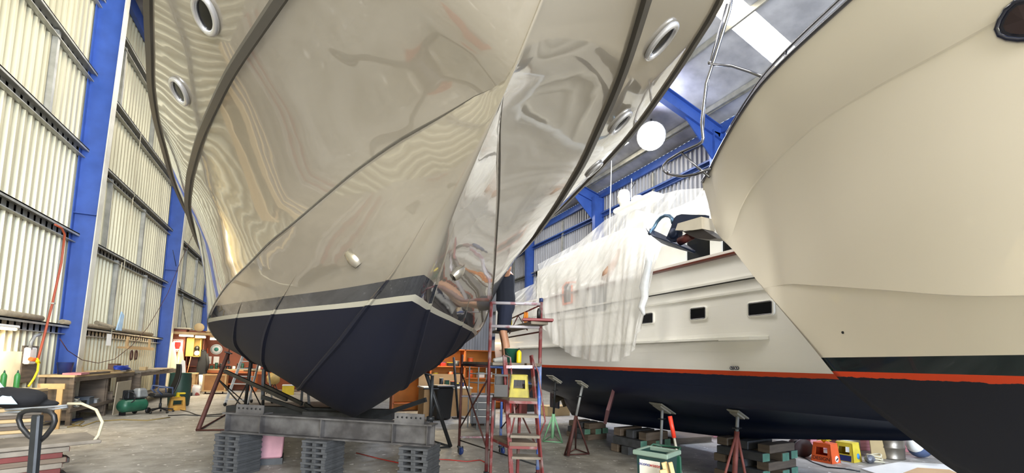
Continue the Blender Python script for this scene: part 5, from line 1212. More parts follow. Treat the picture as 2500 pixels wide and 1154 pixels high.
for k in range(4): t_ = k*pi/2; part('blade', MB().box(cc+Vector((0.06*cos(t_), 0, 0.06*sin(t_))), (0.09, 0.006, 0.05), Matrix.Rotation(-t_, 3, 'Y') @ Matrix.Rotation(0.4, 3, 'X')), m_steel, o)
mb = MB(); mb.ball((cc.x+0.32, cc.y+0.1, 0.13), 0.16, (1.5, 1, 0.85), 16, 9); mb.ball((cc.x+0.55, cc.y+0.15, 0.10), 0.12, (1.2, 1, 0.85)); solo('dust_bag', mb, mat('grey_sack', '#5b5a5d', 0.9, 0, '#47464a', 5, 0.7, bump=0.5, bscale=8), 'slumped grey sack between the small fan and the near crib', 'sack')
# ---------------------------------------------------------------- left foreground: timber stacks and pallet jack handle
g1 = at_z(205, 1150, 0); YD = Vector((0, 1, 0))
rzL = radians(64)
def stackL(c, L, rows, w, h, rz, lab, grp, mats, jit=0.06, name='stacked_board'):
    """one board wide; rows = number of layers; c = floor-level end nearest the aisle"""
    d = Vector((cos(rz), sin(rz), 0))
    for k in range(rows):
        e = random.uniform(-jit, jit); mid = c-d*(L/2-e); mb = MB().box((0, 0, h*(k+0.5)), (L, w, h*0.96), bev=0.006)
        mb.xf(Matrix.Translation(mid) @ Matrix.Rotation(rz+random.uniform(-0.012, 0.012), 4, 'Z')); o = solo(name, mb, mats[k % len(mats)], lab, 'board', grp)
        mb = MB().box((L/2+0.0015, 0, h*(k+0.5)), (0.003, w*0.97, h*0.9)); mb.xf(Matrix.Translation(mid) @ Matrix.Rotation(rz, 4, 'Z'))
        if k % 3 != 2: part('end_paint', mb, m_redwood, o, 'dark red painted end')
fe = D(205, 1056, 5.9)     # far end of the top board
hd = Vector((cos(radians(20)), sin(radians(20)), 0))
for q in range(3):
    cc_ = V(D(168, 1090, 5.55), 0)+Vector((-0.14*q, 0.28*q-0.05, 0))
    stackL(cc_, 2.3, 7, 0.27, 0.062, radians(28), ('grey-brown board with red end in the front row of the lower left timber pile', 'grey-brown board in the middle row of the lower left timber pile', 'grey-brown board in the back row of the lower left timber pile')[q], 'lower left timber pile, row %s' % ('front', 'middle', 'back')[q], [m_greywood, m_oldwood, m_redwood])
tz = 7*0.062
mb = MB().box((0, 0, 0.03), (2.6, 0.85, 0.045), bev=0.01); mb.xf(Matrix.Translation(V(D(168, 1090, 5.55), tz)+Vector((-1.02, -0.28, 0))) @ Matrix.Rotation(radians(28), 4, 'Z'))
solo('cover_board', mb, m_greywood, 'broad weathered grey board lying on top of the lower left timber pile', 'board')
for k in range(8):
    mb = MB().box((0, 0, 0.024), (2.1, 0.34, 0.044), bev=0.008); mb.xf(Matrix.Translation(V(D(118, 1010, 5.9), tz+0.055+0.046*k)+Vector((-1.04, -0.42+0.01*(k % 2), 0))) @ Matrix.Rotation(radians(26)+0.01*(k % 2), 4, 'Z'))
    solo('grey_plank', mb, [m_greywood, m_ply, m_oldwood][k % 3], 'long thick plank in the upper pile under the black bag at far left', 'plank', 'upper planks at far left')
tz2 = tz+0.055+0.046*8
pbk = V(D(45, 985, 5.7), tz2)
mb = MB(); mb.ball((pbk.x, pbk.y, tz2+0.12), 0.17, (1.6, 1.0, 0.8), 18, 10); mb.ball((pbk.x-0.3, pbk.y-0.15, tz2+0.12), 0.16, (1.3, 1, 0.85)); mb.ball((pbk.x-0.12, pbk.y, tz2+0.2), 0.1, (1.5, 0.8, 0.7)); mb.ball((pbk.x+0.22, pbk.y+0.06, tz2+0.045), 0.1, (1.6, 0.8, 0.5))
o = solo('black_bag', mb, mat('black_fabric', '#15161a', 0.85, amt=0.4, bump=0.6, bscale=9), 'crumpled black bag lying on the planks at far left', 'bag'); remesh(o, 0.015, 4)
for k in range(2):
    mb = MB().tube([D(-10, 1001+6*k, 5.55), D(60, 997+7*k, 5.6), D(130, 992+6*k, 5.7), D(165, 989+4*k, 5.75)], 0.014, 7)
    solo('grey_strap', mb, m_pale, ('upper grey webbing strap stretched over the planks at far left', 'lower grey webbing strap stretched over the planks at far left')[k], 'strap')
mb = MB().tube([D(165, 985, 5.75), D(200, 985, 5.8), D(235, 1000, 5.8), D(250, 1030, 5.75), D(240, 1062, 5.7), D(222, 1085, 5.6)], 0.018, 8)
solo('pale_hose', mb, m_rope, 'pale hose looping off the end of the planks at left', 'hose')
mb = MB().tube([D(-8, 1095, 5.1), D(12, 1110, 5.1), D(28, 1135, 5.1), D(38, 1175, 5.1)], 0.022, 8); solo('grey_hose', mb, m_pale, 'grey hose hanging in the lower left corner', 'hose')
# blue and white paper sheet
mb = MB(); a = D(-20, 905, 5.6); b_ = D(48, 975, 5.6); mb.grid([[D(-30, 900, 5.8), D(-6, 925, 5.7)], [D(-30, 985, 5.4), D(42, 985, 5.5)]], smooth=False)
o = solo('light_blue_folder', mb, mat('pale_blue_sheet', '#c9e2f3', 0.5), 'pale blue-white sheet leaning up at the far left edge', 'sheet'); sm_ = o.modifiers.new('t', 'SOLIDIFY'); sm_.thickness = 0.01
# pallet jack handle
h0 = D(86, 1175, 3.1); h1 = D(92, 1060, 3.15); dj = 3.15
pj = thing('pallet_jack', 'dark pallet jack with looped handle standing in the left foreground', 'pallet jack', V(h0, 0))
top = D(92, 1014, dj); stemb = V(h0, 0.12)+Vector((0, 0, 0))
part('stem', MB().beam(stemb, D(92, 1012, dj), 0.06, 0.045, tuple(fw), bev=0.01), m_steel, pj)
lp = [(92, 1078), (70, 1063), (52, 1042), (46, 1024), (50, 1010), (62, 1003), (80, 1001), (105, 1001), (122, 1004), (132, 1014), (134, 1028), (128, 1043), (112, 1063), (95, 1078)]
part('handle_loop', MB().tube([D(x, y, dj) for x, y in lp], 0.016, 10, closed=False), m_black, pj)
part('pump', MB().lathe([(0, 0.02), (0.08, 0.02), (0.08, 0.2), (0.05, 0.26), (0.05, 0.36), (0, 0.36)], V(h0, 0), 16), m_steel, pj)
for s_ in (-1, 1):
    part('steer_wheel', MB().lathe([(0, -0.02), (0.08, -0.02), (0.08, 0.02), (0, 0.02)], V(h0, 0.08)+rt*0.09*s_, 18, axis=tuple(rt)), m_black, pj)
    part('fork', MB().beam(V(h0, 0.11)+rt*0.17*s_-Vector((0.0, -0.1, 0)), V(h0, 0.11)+rt*0.17*s_+Vector((-0.35, -0.9, 0)), 0.15, 0.05, bev=0.01), mat('jack_red', '#9c2f26', 0.5), pj, 'red fork')
part('fork_frame', MB().box((h0.x, h0.y+0.0, 0.16), (0.45, 0.14, 0.14), rotm(0, 0, -0.4)), mat('jack_red', '#9c2f26', 0.5), pj, 'red frame')

# ---------------------------------------------------------------- workbenches along the left wall
BX0, BX1 = -5.05, -4.35
def bench(label, y0, y1, ztop, x0, x1, legs, m_top, m_leg, shelf=None, panels=(), apron=True):
    o = thing('workbench', label, 'workbench', ((x0+x1)/2, (y0+y1)/2, 0))
    part('top', MB().box(((x0+x1)/2, (y0+y1)/2, ztop-0.03), (x1-x0, y1-y0, 0.05), bev=0.008), m_top, o)
    for y in legs:
        for x in (x0+0.06, x1-0.06): part('leg', MB().box((x, y, (ztop-0.055)/2), (0.08, 0.08, ztop-0.055)), m_leg, o)
    if shelf: part('shelf', MB().box(((x0+x1)/2, (y0+y1)/2, shelf), (x1-x0-0.18, y1-y0-0.1, 0.03)), m_greywood, o); part('shelf_edge', MB().box((x1-0.03, (y0+y1)/2, shelf-0.02), (0.03, y1-y0, 0.08)), m_oldwood, o)
    for y in panels: part('side_panel' if y != 12.85 else 'end_panel', MB().box(((x0+x1)/2, y, (ztop-0.06)/2+0.05), (x1-x0-0.06, 0.025, ztop-0.17)), m_oldwood, o)
    if apron: part('apron', MB().box((x1-0.012, (y0+y1)/2, ztop-0.10), (0.024, y1-y0, 0.09)), m_oldwood, o)
    return o
ZB = 1.09
bench('long cluttered workbench with open shelves along the left wall', 12.7, 16.4, ZB, -5.1, -4.5, (12.8, 14.6, 16.3), m_ply, m_oldwood, 0.35, (12.85, 14.5))
bench('grimy workbench with plywood front beside the office chair', 16.6, 20.6, 1.06, -5.0, -4.4, (16.7, 20.5), m_greywood, m_oldwood, 0.3, (16.7,))
p = Vector((-4.40, 16.2, 0)); solo('plywood_board', MB().box((-4.38, 15.2, 0.42), (0.02, 1.0, 0.84), rotm(0, 0.04, 0)), mat('pale_ply_sheet', '#b8ad96', 0.7), 'pale board leaning on the workbench behind the compressor', 'board')
bench('low pale workbench with paint pots at the left edge', 8.3, 10.1, 0.98, -4.85, -3.9, (8.4, 10.0), m_ply, m_timber, None, ())
o = thing('timber_trestle', 'pale timber frame standing at the near end of the long workbench', 'trestle', (-4.65, 12.3, 0))
for x in (-4.85, -4.56): part('post', MB().box((x, 12.3, 0.42), (0.09, 0.045, 0.84)), m_timber, o)
part('rail', MB().box((-4.7, 12.3, 0.87), (0.42, 0.05, 0.11)), m_timber, o)
# things on the benches: (name, label, category, builder)
def boxitem(name, label, cat, c, s_, m, rz=0.0, lid=None, grp=None):
    o = thing(name, label, cat, c, grp, rz=rz)
    part('body', MB().box((0, 0, s_[2]*0.45), (s_[0], s_[1], s_[2]*0.9), bev=0.006), m, o, world=False)
    part('lid', MB().box((0, 0, s_[2]*0.95), (s_[0]*1.04, s_[1]*1.04, s_[2]*0.1), bev=0.004), lid or m, o, world=False); return o
def pot(name, label, c, r, h, m, cat='pot', lid=None, grp=None):
    o = thing(name, label, cat, c, grp); part('body', MB().lathe([(0, 0), (r*0.95, 0), (r, 0.005), (r, h), (r*0.93, h), (r*0.9, h*0.93), (0, h*0.93)], (0, 0, 0), 18), m, o, world=False)
    part('rim', MB().tube([(r*cos(t_), r*sin(t_), h) for t_ in [2*pi*k/16 for k in range(16)]], 0.006, 5, closed=True), lid or m_galv, o, world=False); return o
zb = 0.98
for (x, y, r, h, m, lab) in ((42, 944, 0.075, 0.22, m_red, 'dark red tin on the low bench at the left edge'), (100, 944, 0.10, 0.30, m_whitep, 'large white paint pot on the low bench at the left edge'), (128, 946, 0.05, 0.10, m_rope, 'small beige cup right of the white paint pot')):
    q = at_z(x, y+16, zb); pot('paint_pot', lab, Vector((min(max(q.x, -4.75), -4.1), min(max(q.y, 8.4), 9.95), zb+0.001)), r, h, m)
for (x, lab) in ((38, 'left-hand green squirt bottle on the low bench'), (100, 'right-hand green squirt bottle behind the white paint pot')):
    q = at_z(x, 950, zb); bottle(lab, Vector((min(max(q.x-0.15, -4.8), -4.1), min(max(q.y, 8.4), 10.0), zb+0.001)), 0.035, 0.30, mat('green_bottle', '#3f8a46', 0.4), m_green, None)
q = at_x(170, 955, -4.4); solo('paper_sheet', MB().box((-4.15, 9.6, zb+0.006), (0.3, 0.6, 0.008), rotm(0, 0, 0.2)), mat('cream_card', '#d9cfa9', 0.8), 'cream sheet lying on the low bench', 'paper')
# long bench top
zb = ZB-0.004
q = at_x(262, 910, -4.85)
o = thing('bucket', 'dark blue bucket at the near end of the long workbench', 'bucket', (-4.86, 13.2, zb)); part('pail', MB().lathe([(0, 0), (0.11, 0), (0.14, 0.26), (0.145, 0.265), (0.13, 0.26), (0.1, 0.012), (0, 0.012)], (0, 0, 0), 20), m_bluep, o, world=False)
part('handle', MB().tube([(0.14*cos(a_), -0.02, 0.24-0.12*sin(a_)) for a_ in [pi*k/10 for k in range(11)]], 0.005, 5), m_steel, o, world=False)
solo('ply_offcut', MB().prism([(-0.35, 0), (0.35, 0), (0.28, 0.2), (0.05, 0.27), (-0.25, 0.22)], -0.008, 0.008, 'yz').xf(Matrix.Translation((-4.97, 14.1, zb+0.0)) @ Matrix.Rotation(-0.1, 4, 'Y')), m_ply, 'pale curved plywood offcut leaning on the wall over the long bench', 'offcut')
solo('pink_foam_board', MB().box((-4.62, 13.1, zb+0.02), (0.3, 0.6, 0.04), rotm(0, 0, 0.1)), m_pink, 'pink board at the near end of the long workbench', 'board')
for k, (y, L, lab) in enumerate(((14.0, 1.2, 'dark plank lying along the front of the long workbench'), (15.2, 1.4, 'thin pale batten lying near the blue cable'), (15.9, 0.8, 'grey plank at the far end of the long workbench'))):
    solo('loose_plank', MB().box((-4.55-0.13*(k % 2), y, zb+0.016), (0.11, L, 0.03), rotm(0, 0, 0.06*k)), (m_oldwood, m_ply, m_greywood)[k], lab, 'plank')
solo('ply_sheet', MB().box((-4.85, 15.3, zb+0.02), (0.26, 1.6, 0.035), rotm(0, 0, -0.02)), m_ply, 'stacked plywood strip at the back of the long workbench', 'plywood')
mb = MB()
for k in range(5): mb.tube([(-4.60+0.13*cos(t_)*(1-0.05*k)+0.02*sin(2*t_+k), 15.7+0.42*sin(t_)*(1-0.04*k), zb+0.055+0.022*k+0.008*sin(3*t_+k)) for t_ in [2*pi*i/26 for i in range(26)]], 0.012, 6, closed=True)
solo('cable_coil', mb, mat('blue_cable', '#2743a8', 0.5), 'coil of bright blue cable on the workbench', 'cable')
solo('timber_block', MB().box((-4.62, 17.6, 1.065+0.05), (0.16, 0.5, 0.1), rotm(0, 0, 0.15)), m_ply, 'pale timber block on the grimy bench', 'timber block')
solo('ply_sheet', MB().box((-4.62, 19.3, 1.075), (0.5, 1.7, 0.025), rotm(0, 0, 0.03)), mat('pale_plank', '#c3b295', 0.7), 'pale plywood sheet overhanging the grimy bench by the surfboards', 'plywood')
boxitem('tool_case', 'small brown machine case at the back of the long bench under the sagging cable', 'case', (-4.85, 16.0, zb+0.04), (0.2, 0.3, 0.16), mat('brown_case', '#6b4f3c', 0.6))
# shelf contents
zs = 0.366
for k, (y, s_, m, lab) in enumerate(((13.3, (0.3, 0.4, 0.12), m_steel, 'dark tray low on the long bench shelf, nearest the camera'), (13.75, (0.3, 0.35, 0.18), mat('slate_box', '#4c5560', 0.5), 'slate grey box on the long bench shelf'), (14.15, (0.28, 0.3, 0.10), m_pale, 'stack of pale trays on the long bench shelf'), (15.1, (0.24, 0.4, 0.2), m_oldwood, 'brown timber box on the far half of the long bench shelf'))):
    boxitem('storage_box', lab, 'box', (-4.68, y, zs), s_, m, 0.1*k)
mb = MB()
for k in range(10): mb.tube([(-4.6+0.1*cos(t_+k), 13.05+0.1*sin(t_)*(0.6+0.05*k), zs+0.02+0.018*k+0.01*sin(3*t_+k*2)) for t_ in [2*pi*i/14 for i in range(14)]], 0.010, 5, closed=True)
solo('chain_heap', mb, m_galv, 'heap of steel chain at the near end of the bench shelf', 'chain')

# compressor
p = at_z(325, 1012, 0); p = Vector((-4.02, 14.75, 0))
o = thing('air_compressor', 'green air compressor with grey motor cover on the floor by the office chair', 'compressor', p)
part('tank', MB().lathe([(0, -0.36), (0.10, -0.34), (0.16, -0.28), (0.17, -0.24), (0.17, 0.24), (0.16, 0.28), (0.10, 0.34), (0, 0.36)], p+Vector((0, 0, 0.24)), 20, axis=(0.55, 0.83, 0)), mat('compressor_green', '#2f6b53', 0.4, 0.1, '#234f3e', 5, 0.6), o)
part('motor_cover', MB().box(p+Vector((0.08, 0.16, 0.54)), (0.24, 0.34, 0.26), rotm(0, 0, -0.4), taper=(0.8, 0.85), bev=0.05), m_pale, o, 'grey motor cover')
part('pump_head', MB().box(p+Vector((-0.08, -0.12, 0.53)), (0.16, 0.18, 0.22), rotm(0, 0, -0.4), bev=0.02), m_steel, o)
part('platform', MB().box(p+Vector((0, 0.02, 0.415)), (0.2, 0.56, 0.02), rotm(0, 0, -0.58)), m_steel, o)
part('guard', MB().tube([p+Vector((-0.02-0.12*cos(t_), -0.22, 0.46+0.14*sin(t_))) for t_ in [2*pi*k/18 for k in range(18)]], 0.012, 6, closed=True), m_black, o)
for s_ in (-1, 1): part('wheel', MB().lathe([(0, -0.02), (0.075, -0.02), (0.08, 0), (0.075, 0.02), (0, 0.02)], p+Vector((0.14*s_+0.14, 0.2, 0.08)), 16, axis=(1, -0.4, 0)), m_black, o)
part('foot', MB().box(p+Vector((-0.14, -0.2, 0.045)), (0.16, 0.03, 0.09), rotm(0, 0, -0.5)), m_black, o)
# office chair
p = Vector((-3.52, 15.1, 0)); rzc = radians(-62)
o = thing('office_chair', 'black high-backed office chair on a five-star base facing the benches', 'office chair', p, rz=rzc)
for k in range(5):
    t_ = 2*pi*k/5+0.3; part('base_arm', MB().beam((0.03*cos(t_), 0.03*sin(t_), 0.12), (0.30*cos(t_), 0.30*sin(t_), 0.075), 0.045, 0.035, bev=0.01), m_black, o, world=False)
    part('castor', MB().lathe([(0, -0.02), (0.026, -0.02), (0.028, 0), (0.026, 0.02), (0, 0.02)], (0.30*cos(t_), 0.30*sin(t_), 0.028), 12, axis=(-sin(t_), cos(t_), 0)), m_black, o, world=False)
part('gas_lift', MB().lathe([(0, 0.1), (0.035, 0.1), (0.03, 0.25), (0.02, 0.26), (0.02, 0.42), (0, 0.42)], (0, 0, 0), 14), m_steel, o, world=False)
part('seat', MB().box((0, 0, 0.47), (0.50, 0.48, 0.11), bev=0.045), m_black, o, world=False)
rows = []
for i in range(13):
    t = i/12; z = 0.50+0.82*t; w_ = 0.23*(1-0.25*t*t); y0 = 0.22+0.10*sin(t*2.4)+0.07*t
    rows.append([(w_*cos(a_)*1.0, y0+0.05*sin(a_)*(1-0.3*t)+0.03*(cos(a_)**2)*-1, z) for a_ in [2*pi*k/16 for k in range(16)]])
mb = MB().grid(rows, closed_v=True); n16 = len(rows)-1; mb.f.append(tuple(n16*16+i for i in range(16))); mb.sm.append(False); mb.f.append(tuple(range(15, -1, -1))); mb.sm.append(False)
part('backrest', mb, m_black, o, world=False)
for s_ in (-1, 1): part('armrest', MB().tube([(s_*0.27, 0.18, 0.50), (s_*0.30, 0.16, 0.68), (s_*0.30, -0.14, 0.72), (s_*0.27, -0.16, 0.62), (s_*0.25, -0.05, 0.50)], 0.022, 8), mat('blue_grey_arm', '#4a5878', 0.35), o, 'blue-grey glossy armrest', world=False)
# yellow step crate, sander, barrel, floor bits
p = at_z(413, 1003, 0); crate_stool('yellow step crate with brown stains beside the office chair', Vector((-3.28, 15.75, 0)), 0.3, (0.4, 0.36, 0.36), mat('stained_yellow', '#c99a2c', 0.6, 0, '#8a5a24', 5, 0.7))
solo('orbital_sander', MB().lathe([(0, 0), (0.07, 0), (0.07, 0.02), (0.04, 0.03), (0.045, 0.10), (0.03, 0.13), (0, 0.13)], (-3.28, 15.75, 0.365), 16).box((-3.18, 15.75, 0.47), (0.16, 0.05, 0.05), bev=0.015), m_yellow, 'yellow power tool lying on the stained yellow crate', 'power tool')
p = at_z(435, 990, 0)
o = thing('barrel', 'dark green plastic barrel standing behind the office chair', 'barrel', p)
part('body', MB().lathe([(0, 0), (0.25, 0), (0.275, 0.03), (0.29, 0.3), (0.29, 0.62), (0.275, 0.98), (0.28, 1.0), (0.265, 1.0), (0.26, 0.95), (0, 0.95)], p, 26), mat('barrel_green', '#36524a', 0.45, 0, '#28403a', 3, 0.6), o)
part('rim', MB().tube([p+Vector((0.275*cos(t_), 0.275*sin(t_), 1.0)) for t_ in [2*pi*k/26 for k in range(26)]], 0.012, 6, closed=True), m_green, o)
def surf(label, c, w, L, lean, rz, m, grp=None):
    mb = MB(); rows = []
    for i in range(21):
        t = i/20; ww = w*(sin(pi*(0.04+0.93*t)**0.85))**0.75*0.5; rows.append([(ww*cos(a_), 0.03*sin(a_)*(0.3+0.7*sin(pi*t)), L*t) for a_ in [2*pi*k/12 for k in range(12)]])
    mb.grid(rows, closed_v=True); mb.f.append(tuple(range(11, -1, -1))); mb.sm.append(True); mb.f.append(tuple(240+i for i in range(12))); mb.sm.append(True)
    mb.xf(Matrix.Translation(c) @ Matrix.Rotation(rz, 4, 'Z') @ Matrix.Rotation(lean, 4, 'X')); return solo('surfboard', mb, m, label, 'surfboard')
m_surf = mat('cream_surfboard', '#cdd0a8', 0.25, coat=0.5, amt=0.3)
surf('greenish-cream surfboard standing by the brown cabinet, left one', (-4.88, 21.85, 0.02), 0.44, 2.05, -0.06, 0.3, m_surf)
surf('narrower tan surfboard leaning on the brown cabinet, right one', (-4.64, 22.1, 0.02), 0.34, 1.9, -0.08, 0.3, mat('tan_surfboard', '#c9b07a', 0.3, coat=0.4, amt=0.3))
solo('white_board', MB().prism([(-0.2, 0), (0.2, 0), (0.18, 0.8), (0.05, 1.35), (-0.05, 1.38), (-0.15, 0.8)], -0.02, 0.02, 'xz').xf(Matrix.Translation((-4.52, 21.3, 0.0)) @ Matrix.Rotation(0.12, 4, 'Y')), m_whitep, 'tall white pointed board leaning behind the green barrel', 'board')
# steel tube conduit, power box, cables on wall by column
o = thing('conduit', 'rust-orange conduit pipe running down the first blue column', 'conduit', (-5.05, 13.6, 1.7))
cp = [at_x(x, y, -4.98) for x, y in ((135, 548), (150, 556), (158, 572), (150, 640), (128, 740), (100, 850), (92, 880))]
part('pipe', MB().tube(cp, 0.022, 8), mat('rust_orange_pipe', '#a2492c', 0.5), o); part('clip', MB().box(cp[4], (0.08, 0.06, 0.03)), m_galv, o)
o = thing('power_outlet', 'grey power outlet box with orange plugs left of the first blue column', 'power outlet', at_x(75, 880, -5.12))
c = at_x(73, 868, -5.12); part('box', MB().box(c, (0.10, 0.26, 0.34), bev=0.02), m_whitep, o); part('backboard', MB().box(at_x(70, 888, -5.2), (0.03, 0.55, 0.75)), m_oldwood, o)
part('plug', MB().tube([at_x(74, 876, -5.02), at_x(88, 878, -5.0)], 0.04, 10), m_orange, o, 'orange plug'); part('plug', MB().tube([at_x(88, 876, -4.98), at_x(94, 886, -4.97)], 0.035, 10), m_yellow, o, 'yellow plug')
part('flexible_conduit', MB().tube([at_x(98, 816, -5.05), at_x(85, 820, -5.05), at_x(76, 835, -5.07), at_x(73, 855, -5.1)], 0.03, 8), m_pale, o)
solo('yellow_cable', MB().tube([at_x(94, 886, -4.95), at_x(92, 905, -4.92), at_x(82, 925, -4.9), at_x(70, 942, -4.88)], 0.018, 8), m_yellow, 'yellow cable hanging from the power outlet box', 'cable')
# hoses and timber lying on the lowest girt
for k, (pts, r, lab) in enumerate((([(-30, 760), (40, 772), (100, 783)], 0.06, 'thick grey hose lying on the low girt at the far left'), ([(150, 793), (200, 803), (262, 815)], 0.055, 'grey-brown hose on the low girt between the first two columns'), ([(235, 798), (290, 820), (330, 828), (368, 826)], 0.06, 'rolled canvas hose on the low girt left of the second column'))):
    P = [at_x(x, y, -5.13) for x, y in pts]; zz = 2.215+r; P = [Vector((v.x+0.01*(i % 2), v.y, zz+(0.10 if (k == 2 and i == 0) else 0))) for i, v in enumerate(P)]
    solo('hose', MB().tube(P, r, 10), mat('canvas_hose', '#a4977d', 0.85, 0, '#7d725d', 9, 0.7, bump=0.3), lab, 'hose')
solo('blue_cloth', MB().prism([(0, 0), (0.5, 0), (0.62, 0.62), (0.35, 0.75)], -0.02, 0.02, 'yz').xf(Matrix.Translation((-5.02, 16.4, 2.24)) @ Matrix.Scale(0.75, 4)), mat('pale_blue_cloth', '#b9d3e4', 0.7, 0, '#7fa8c9', 5, 0.7), 'light blue and white packet propped on the low girt', 'packet')
solo('paper_tag', MB().box(at_x(266, 829, -5.096), (0.012, 0.30, 0.33)), m_paper, 'white paper tag hanging below the low girt', 'tag')
o = thing('wall_bracket', 'pale timber bracket rack below the low girt left of the second column', 'rack', at_x(345, 845, -5.0))
a, b_ = at_x(312, 848, -4.95), at_x(374, 850, -4.95); b_.z = a.z
part('rail', MB().beam(a, b_, 0.05, 0.10), m_timber, o)
for t in (0.05, 0.9): q = a.lerp(b_, t); part('upright', MB().box((q.x-0.06, q.y, q.z+0.16), (0.05, 0.09, 0.36)), m_timber, o); part('arm', MB().box((q.x-0.16, q.y, q.z+0.0), (0.24, 0.06, 0.06)), m_timber, o)
for k, x in enumerate((322, 333)):
    q = at_x(x, 858, -4.88); o = thing('g_clamp', ('left', 'right')[k]+' rusty G-clamp hanging from the timber bracket rack', 'clamp', q)
    part('frame', MB().tube([q+Vector((0, 0.09*cos(t_), -0.12+0.16*sin(t_))) for t_ in [-0.9+ (pi+1.8)*i/14 for i in range(15)]], 0.018, 6), m_rust, o); part('screw', MB().tube([q+Vector((0, -0.05, -0.28)), q+Vector((0, -0.05, -0.05))], 0.010, 6), m_steel, o)
# sagging cables and ropes between column and column
def cable(name, label, pts, r, m, cat='cable'):
    return solo(name, MB().tube(pts, r, 6), m, label, cat)
cable('sagging_cable', 'thin dark cable sagging over the long bench between the blue columns', [at_x(x, y, -4.75) for x, y in ((146, 826), (165, 855), (200, 878), (240, 886), (280, 876), (320, 845), (360, 800), (390, 750), (410, 715), (440, 640), (470, 575), (482, 560))], 0.008, m_rust)
cable('hanging_rope', 'thin rope falling steeply down the far left wall bay', [at_x(x, y, -4.9) for x, y in ((422, 610), (430, 650), (440, 700), (452, 780), (458, 810))], 0.010, m_steel, 'rope')
for k, (x0, y0, x1, y1, lab) in enumerate(((345, 322, 328, 480, 'pale cord hanging down the upper wall between the first two columns'), (325, 482, 296, 720, 'pale cord hanging lower on the wall between the first two columns'), (298, 640, 272, 815, 'pale cord hanging down to the low girt above the paper tag'))):
    cable('pull_rope', lab, [at_x(x0, y0, -5.09), at_x((x0+x1)/2-2, (y0+y1)/2, -5.09), at_x(x1, y1, -5.09)], 0.011, m_rope, 'cord')
cable('extension_cord', 'dark extension cord snaking over the floor from the yellow crate to the cradle', [at_z(x, y, 0.012) for x, y in ((425, 990), (440, 1000), (462, 1005), (480, 1012), (505, 1016), (560, 1014))], 0.010, m_black)
cable('extension_cord', 'ochre cord lying along the floor in front of the long workbench', [at_z(x, y, 0.012) for x, y in ((165, 1042), (190, 1038), (205, 1028), (190, 1030), (175, 1036), (200, 1040), (235, 1028), (300, 1024), (360, 1026), (415, 1018))], 0.014, mat('ochre_cord', '#8f7d4a', 0.7))
cable('extension_cord', 'long dark cord crossing the aisle floor towards the cradle beam', [at_z(x, y, 0.012) for x, y in ((410, 1014), (450, 1012), (490, 1014), (540, 1010), (556, 1006))], 0.012, m_black)
cable('extension_cord', 'thin red cord lying on the floor below the scaffold castors', [at_z(x, y, 0.01) for x, y in ((870, 1105), (930, 1120), (1000, 1135), (1060, 1120), (1100, 1122), (1140, 1126), (1172, 1122), (1185, 1128))], 0.008, m_red)
cable('extension_cord', 'dark cord curving over the floor in front of the orange crate', [at_z(x, y, 0.01) for x, y in ((1955, 1112), (1985, 1128), (2020, 1140), (2060, 1143), (2100, 1150))], 0.010, m_black)

# fluorescent batten at far left
def batten(label, a, b_, grp=None, en=60, drop=None):
    a = Vector(a); b_ = Vector(b_); m = (a+b_)/2
    o = thing('fluorescent_light', label, 'light', m, grp)
    part('housing', MB().beam(a+Vector((0, 0, 0.05)), b_+Vector((0, 0, 0.05)), 0.12, 0.05, bev=0.01), m_whitep, o)
    part('tube', MB().tube([a, b_], 0.024, 10), mat('warm_tube', '#fff0c8', 0.4, emit=22, ecol='#ffd890'), o, 'glowing warm tube')
    l = bpy.data.lights.new('tube_glow', 'AREA'); l.shape = 'RECTANGLE'; l.size = (b_-a).length; l.size_y = 0.1; l.energy = en; l.color = (1.0, 0.83, 0.55)
    lo = bpy.data.objects.new('tube_glow', l); COL.objects.link(lo); d_ = (b_-a).normalized(); R = Matrix((d_, Vector((0, 0, 1)).cross(d_), Vector((0, 0, 1)))).transposed().to_4x4()
    lo.matrix_world = Matrix.Translation(m-Vector((0, 0, 0.05))) @ R
    if drop: part('bracket', MB().box(((drop+m.x)/2, m.y, m.z+0.09), (abs(m.x-drop)+0.04, 0.05, 0.03)), m_galv, o)
    return o
batten('warm fluorescent light under the low girt at the left edge', at_x(-60, 795, -5.0), at_x(38, 804, -5.0), en=45)
solo('notice_board', MB().box(at_x(10, 905, -5.2), (0.02, 1.0, 0.75)), mat('cream_notice', '#efe6c8', 0.8), 'cream paper chart on the wall under the light at the left edge', 'chart')

# ---------------------------------------------------------------- far workshop corner (brown cabinets, benches, tools)
YW = 24.6
solo('partition_board', MB().box((-1.4, YW, 1.35), (7.6, 0.04, 2.7)), m_orangewood if False else mat('rust_brown_board', '#8f4a2a', 0.6, 0, '#6f3620', 1.5, 0.6), 'tall rust-brown backing board behind the far benches', 'backing board')
def tall_cab(label, x0, x1, y0, y1, h, m, shelves):
    o = thing('cabinet', label, 'cabinet', ((x0+x1)/2, (y0+y1)/2, 0)); xm = (x0+x1)/2
    part('side_panel', MB().box((x0+0.012, (y0+y1)/2, h/2), (0.024, y1-y0, h)), m, o); part('side_panel', MB().box((x1-0.012, (y0+y1)/2, h/2), (0.024, y1-y0, h)), m, o)
    part('back_panel', MB().box((xm, y1-0.01, h/2), (x1-x0-0.05, 0.02, h)), m_brownply, o); part('top', MB().box((xm, (y0+y1)/2, h+0.012), (x1-x0, y1-y0, 0.024)), m, o)
    for z in shelves: part('shelf', MB().box((xm, (y0+y1)/2, z), (x1-x0-0.05, y1-y0-0.04, 0.022)), m, o)
    return o
c0_ = at_y(412, 955, 21.9); c1q = at_y(470, 955, 21.9)
tall_cab('tall brown cabinet with a red and white sign beside the surfboards', -5.22, -4.62, 22.6, 23.1, 2.62, m_brownply, (0.9, 1.5, 2.1))
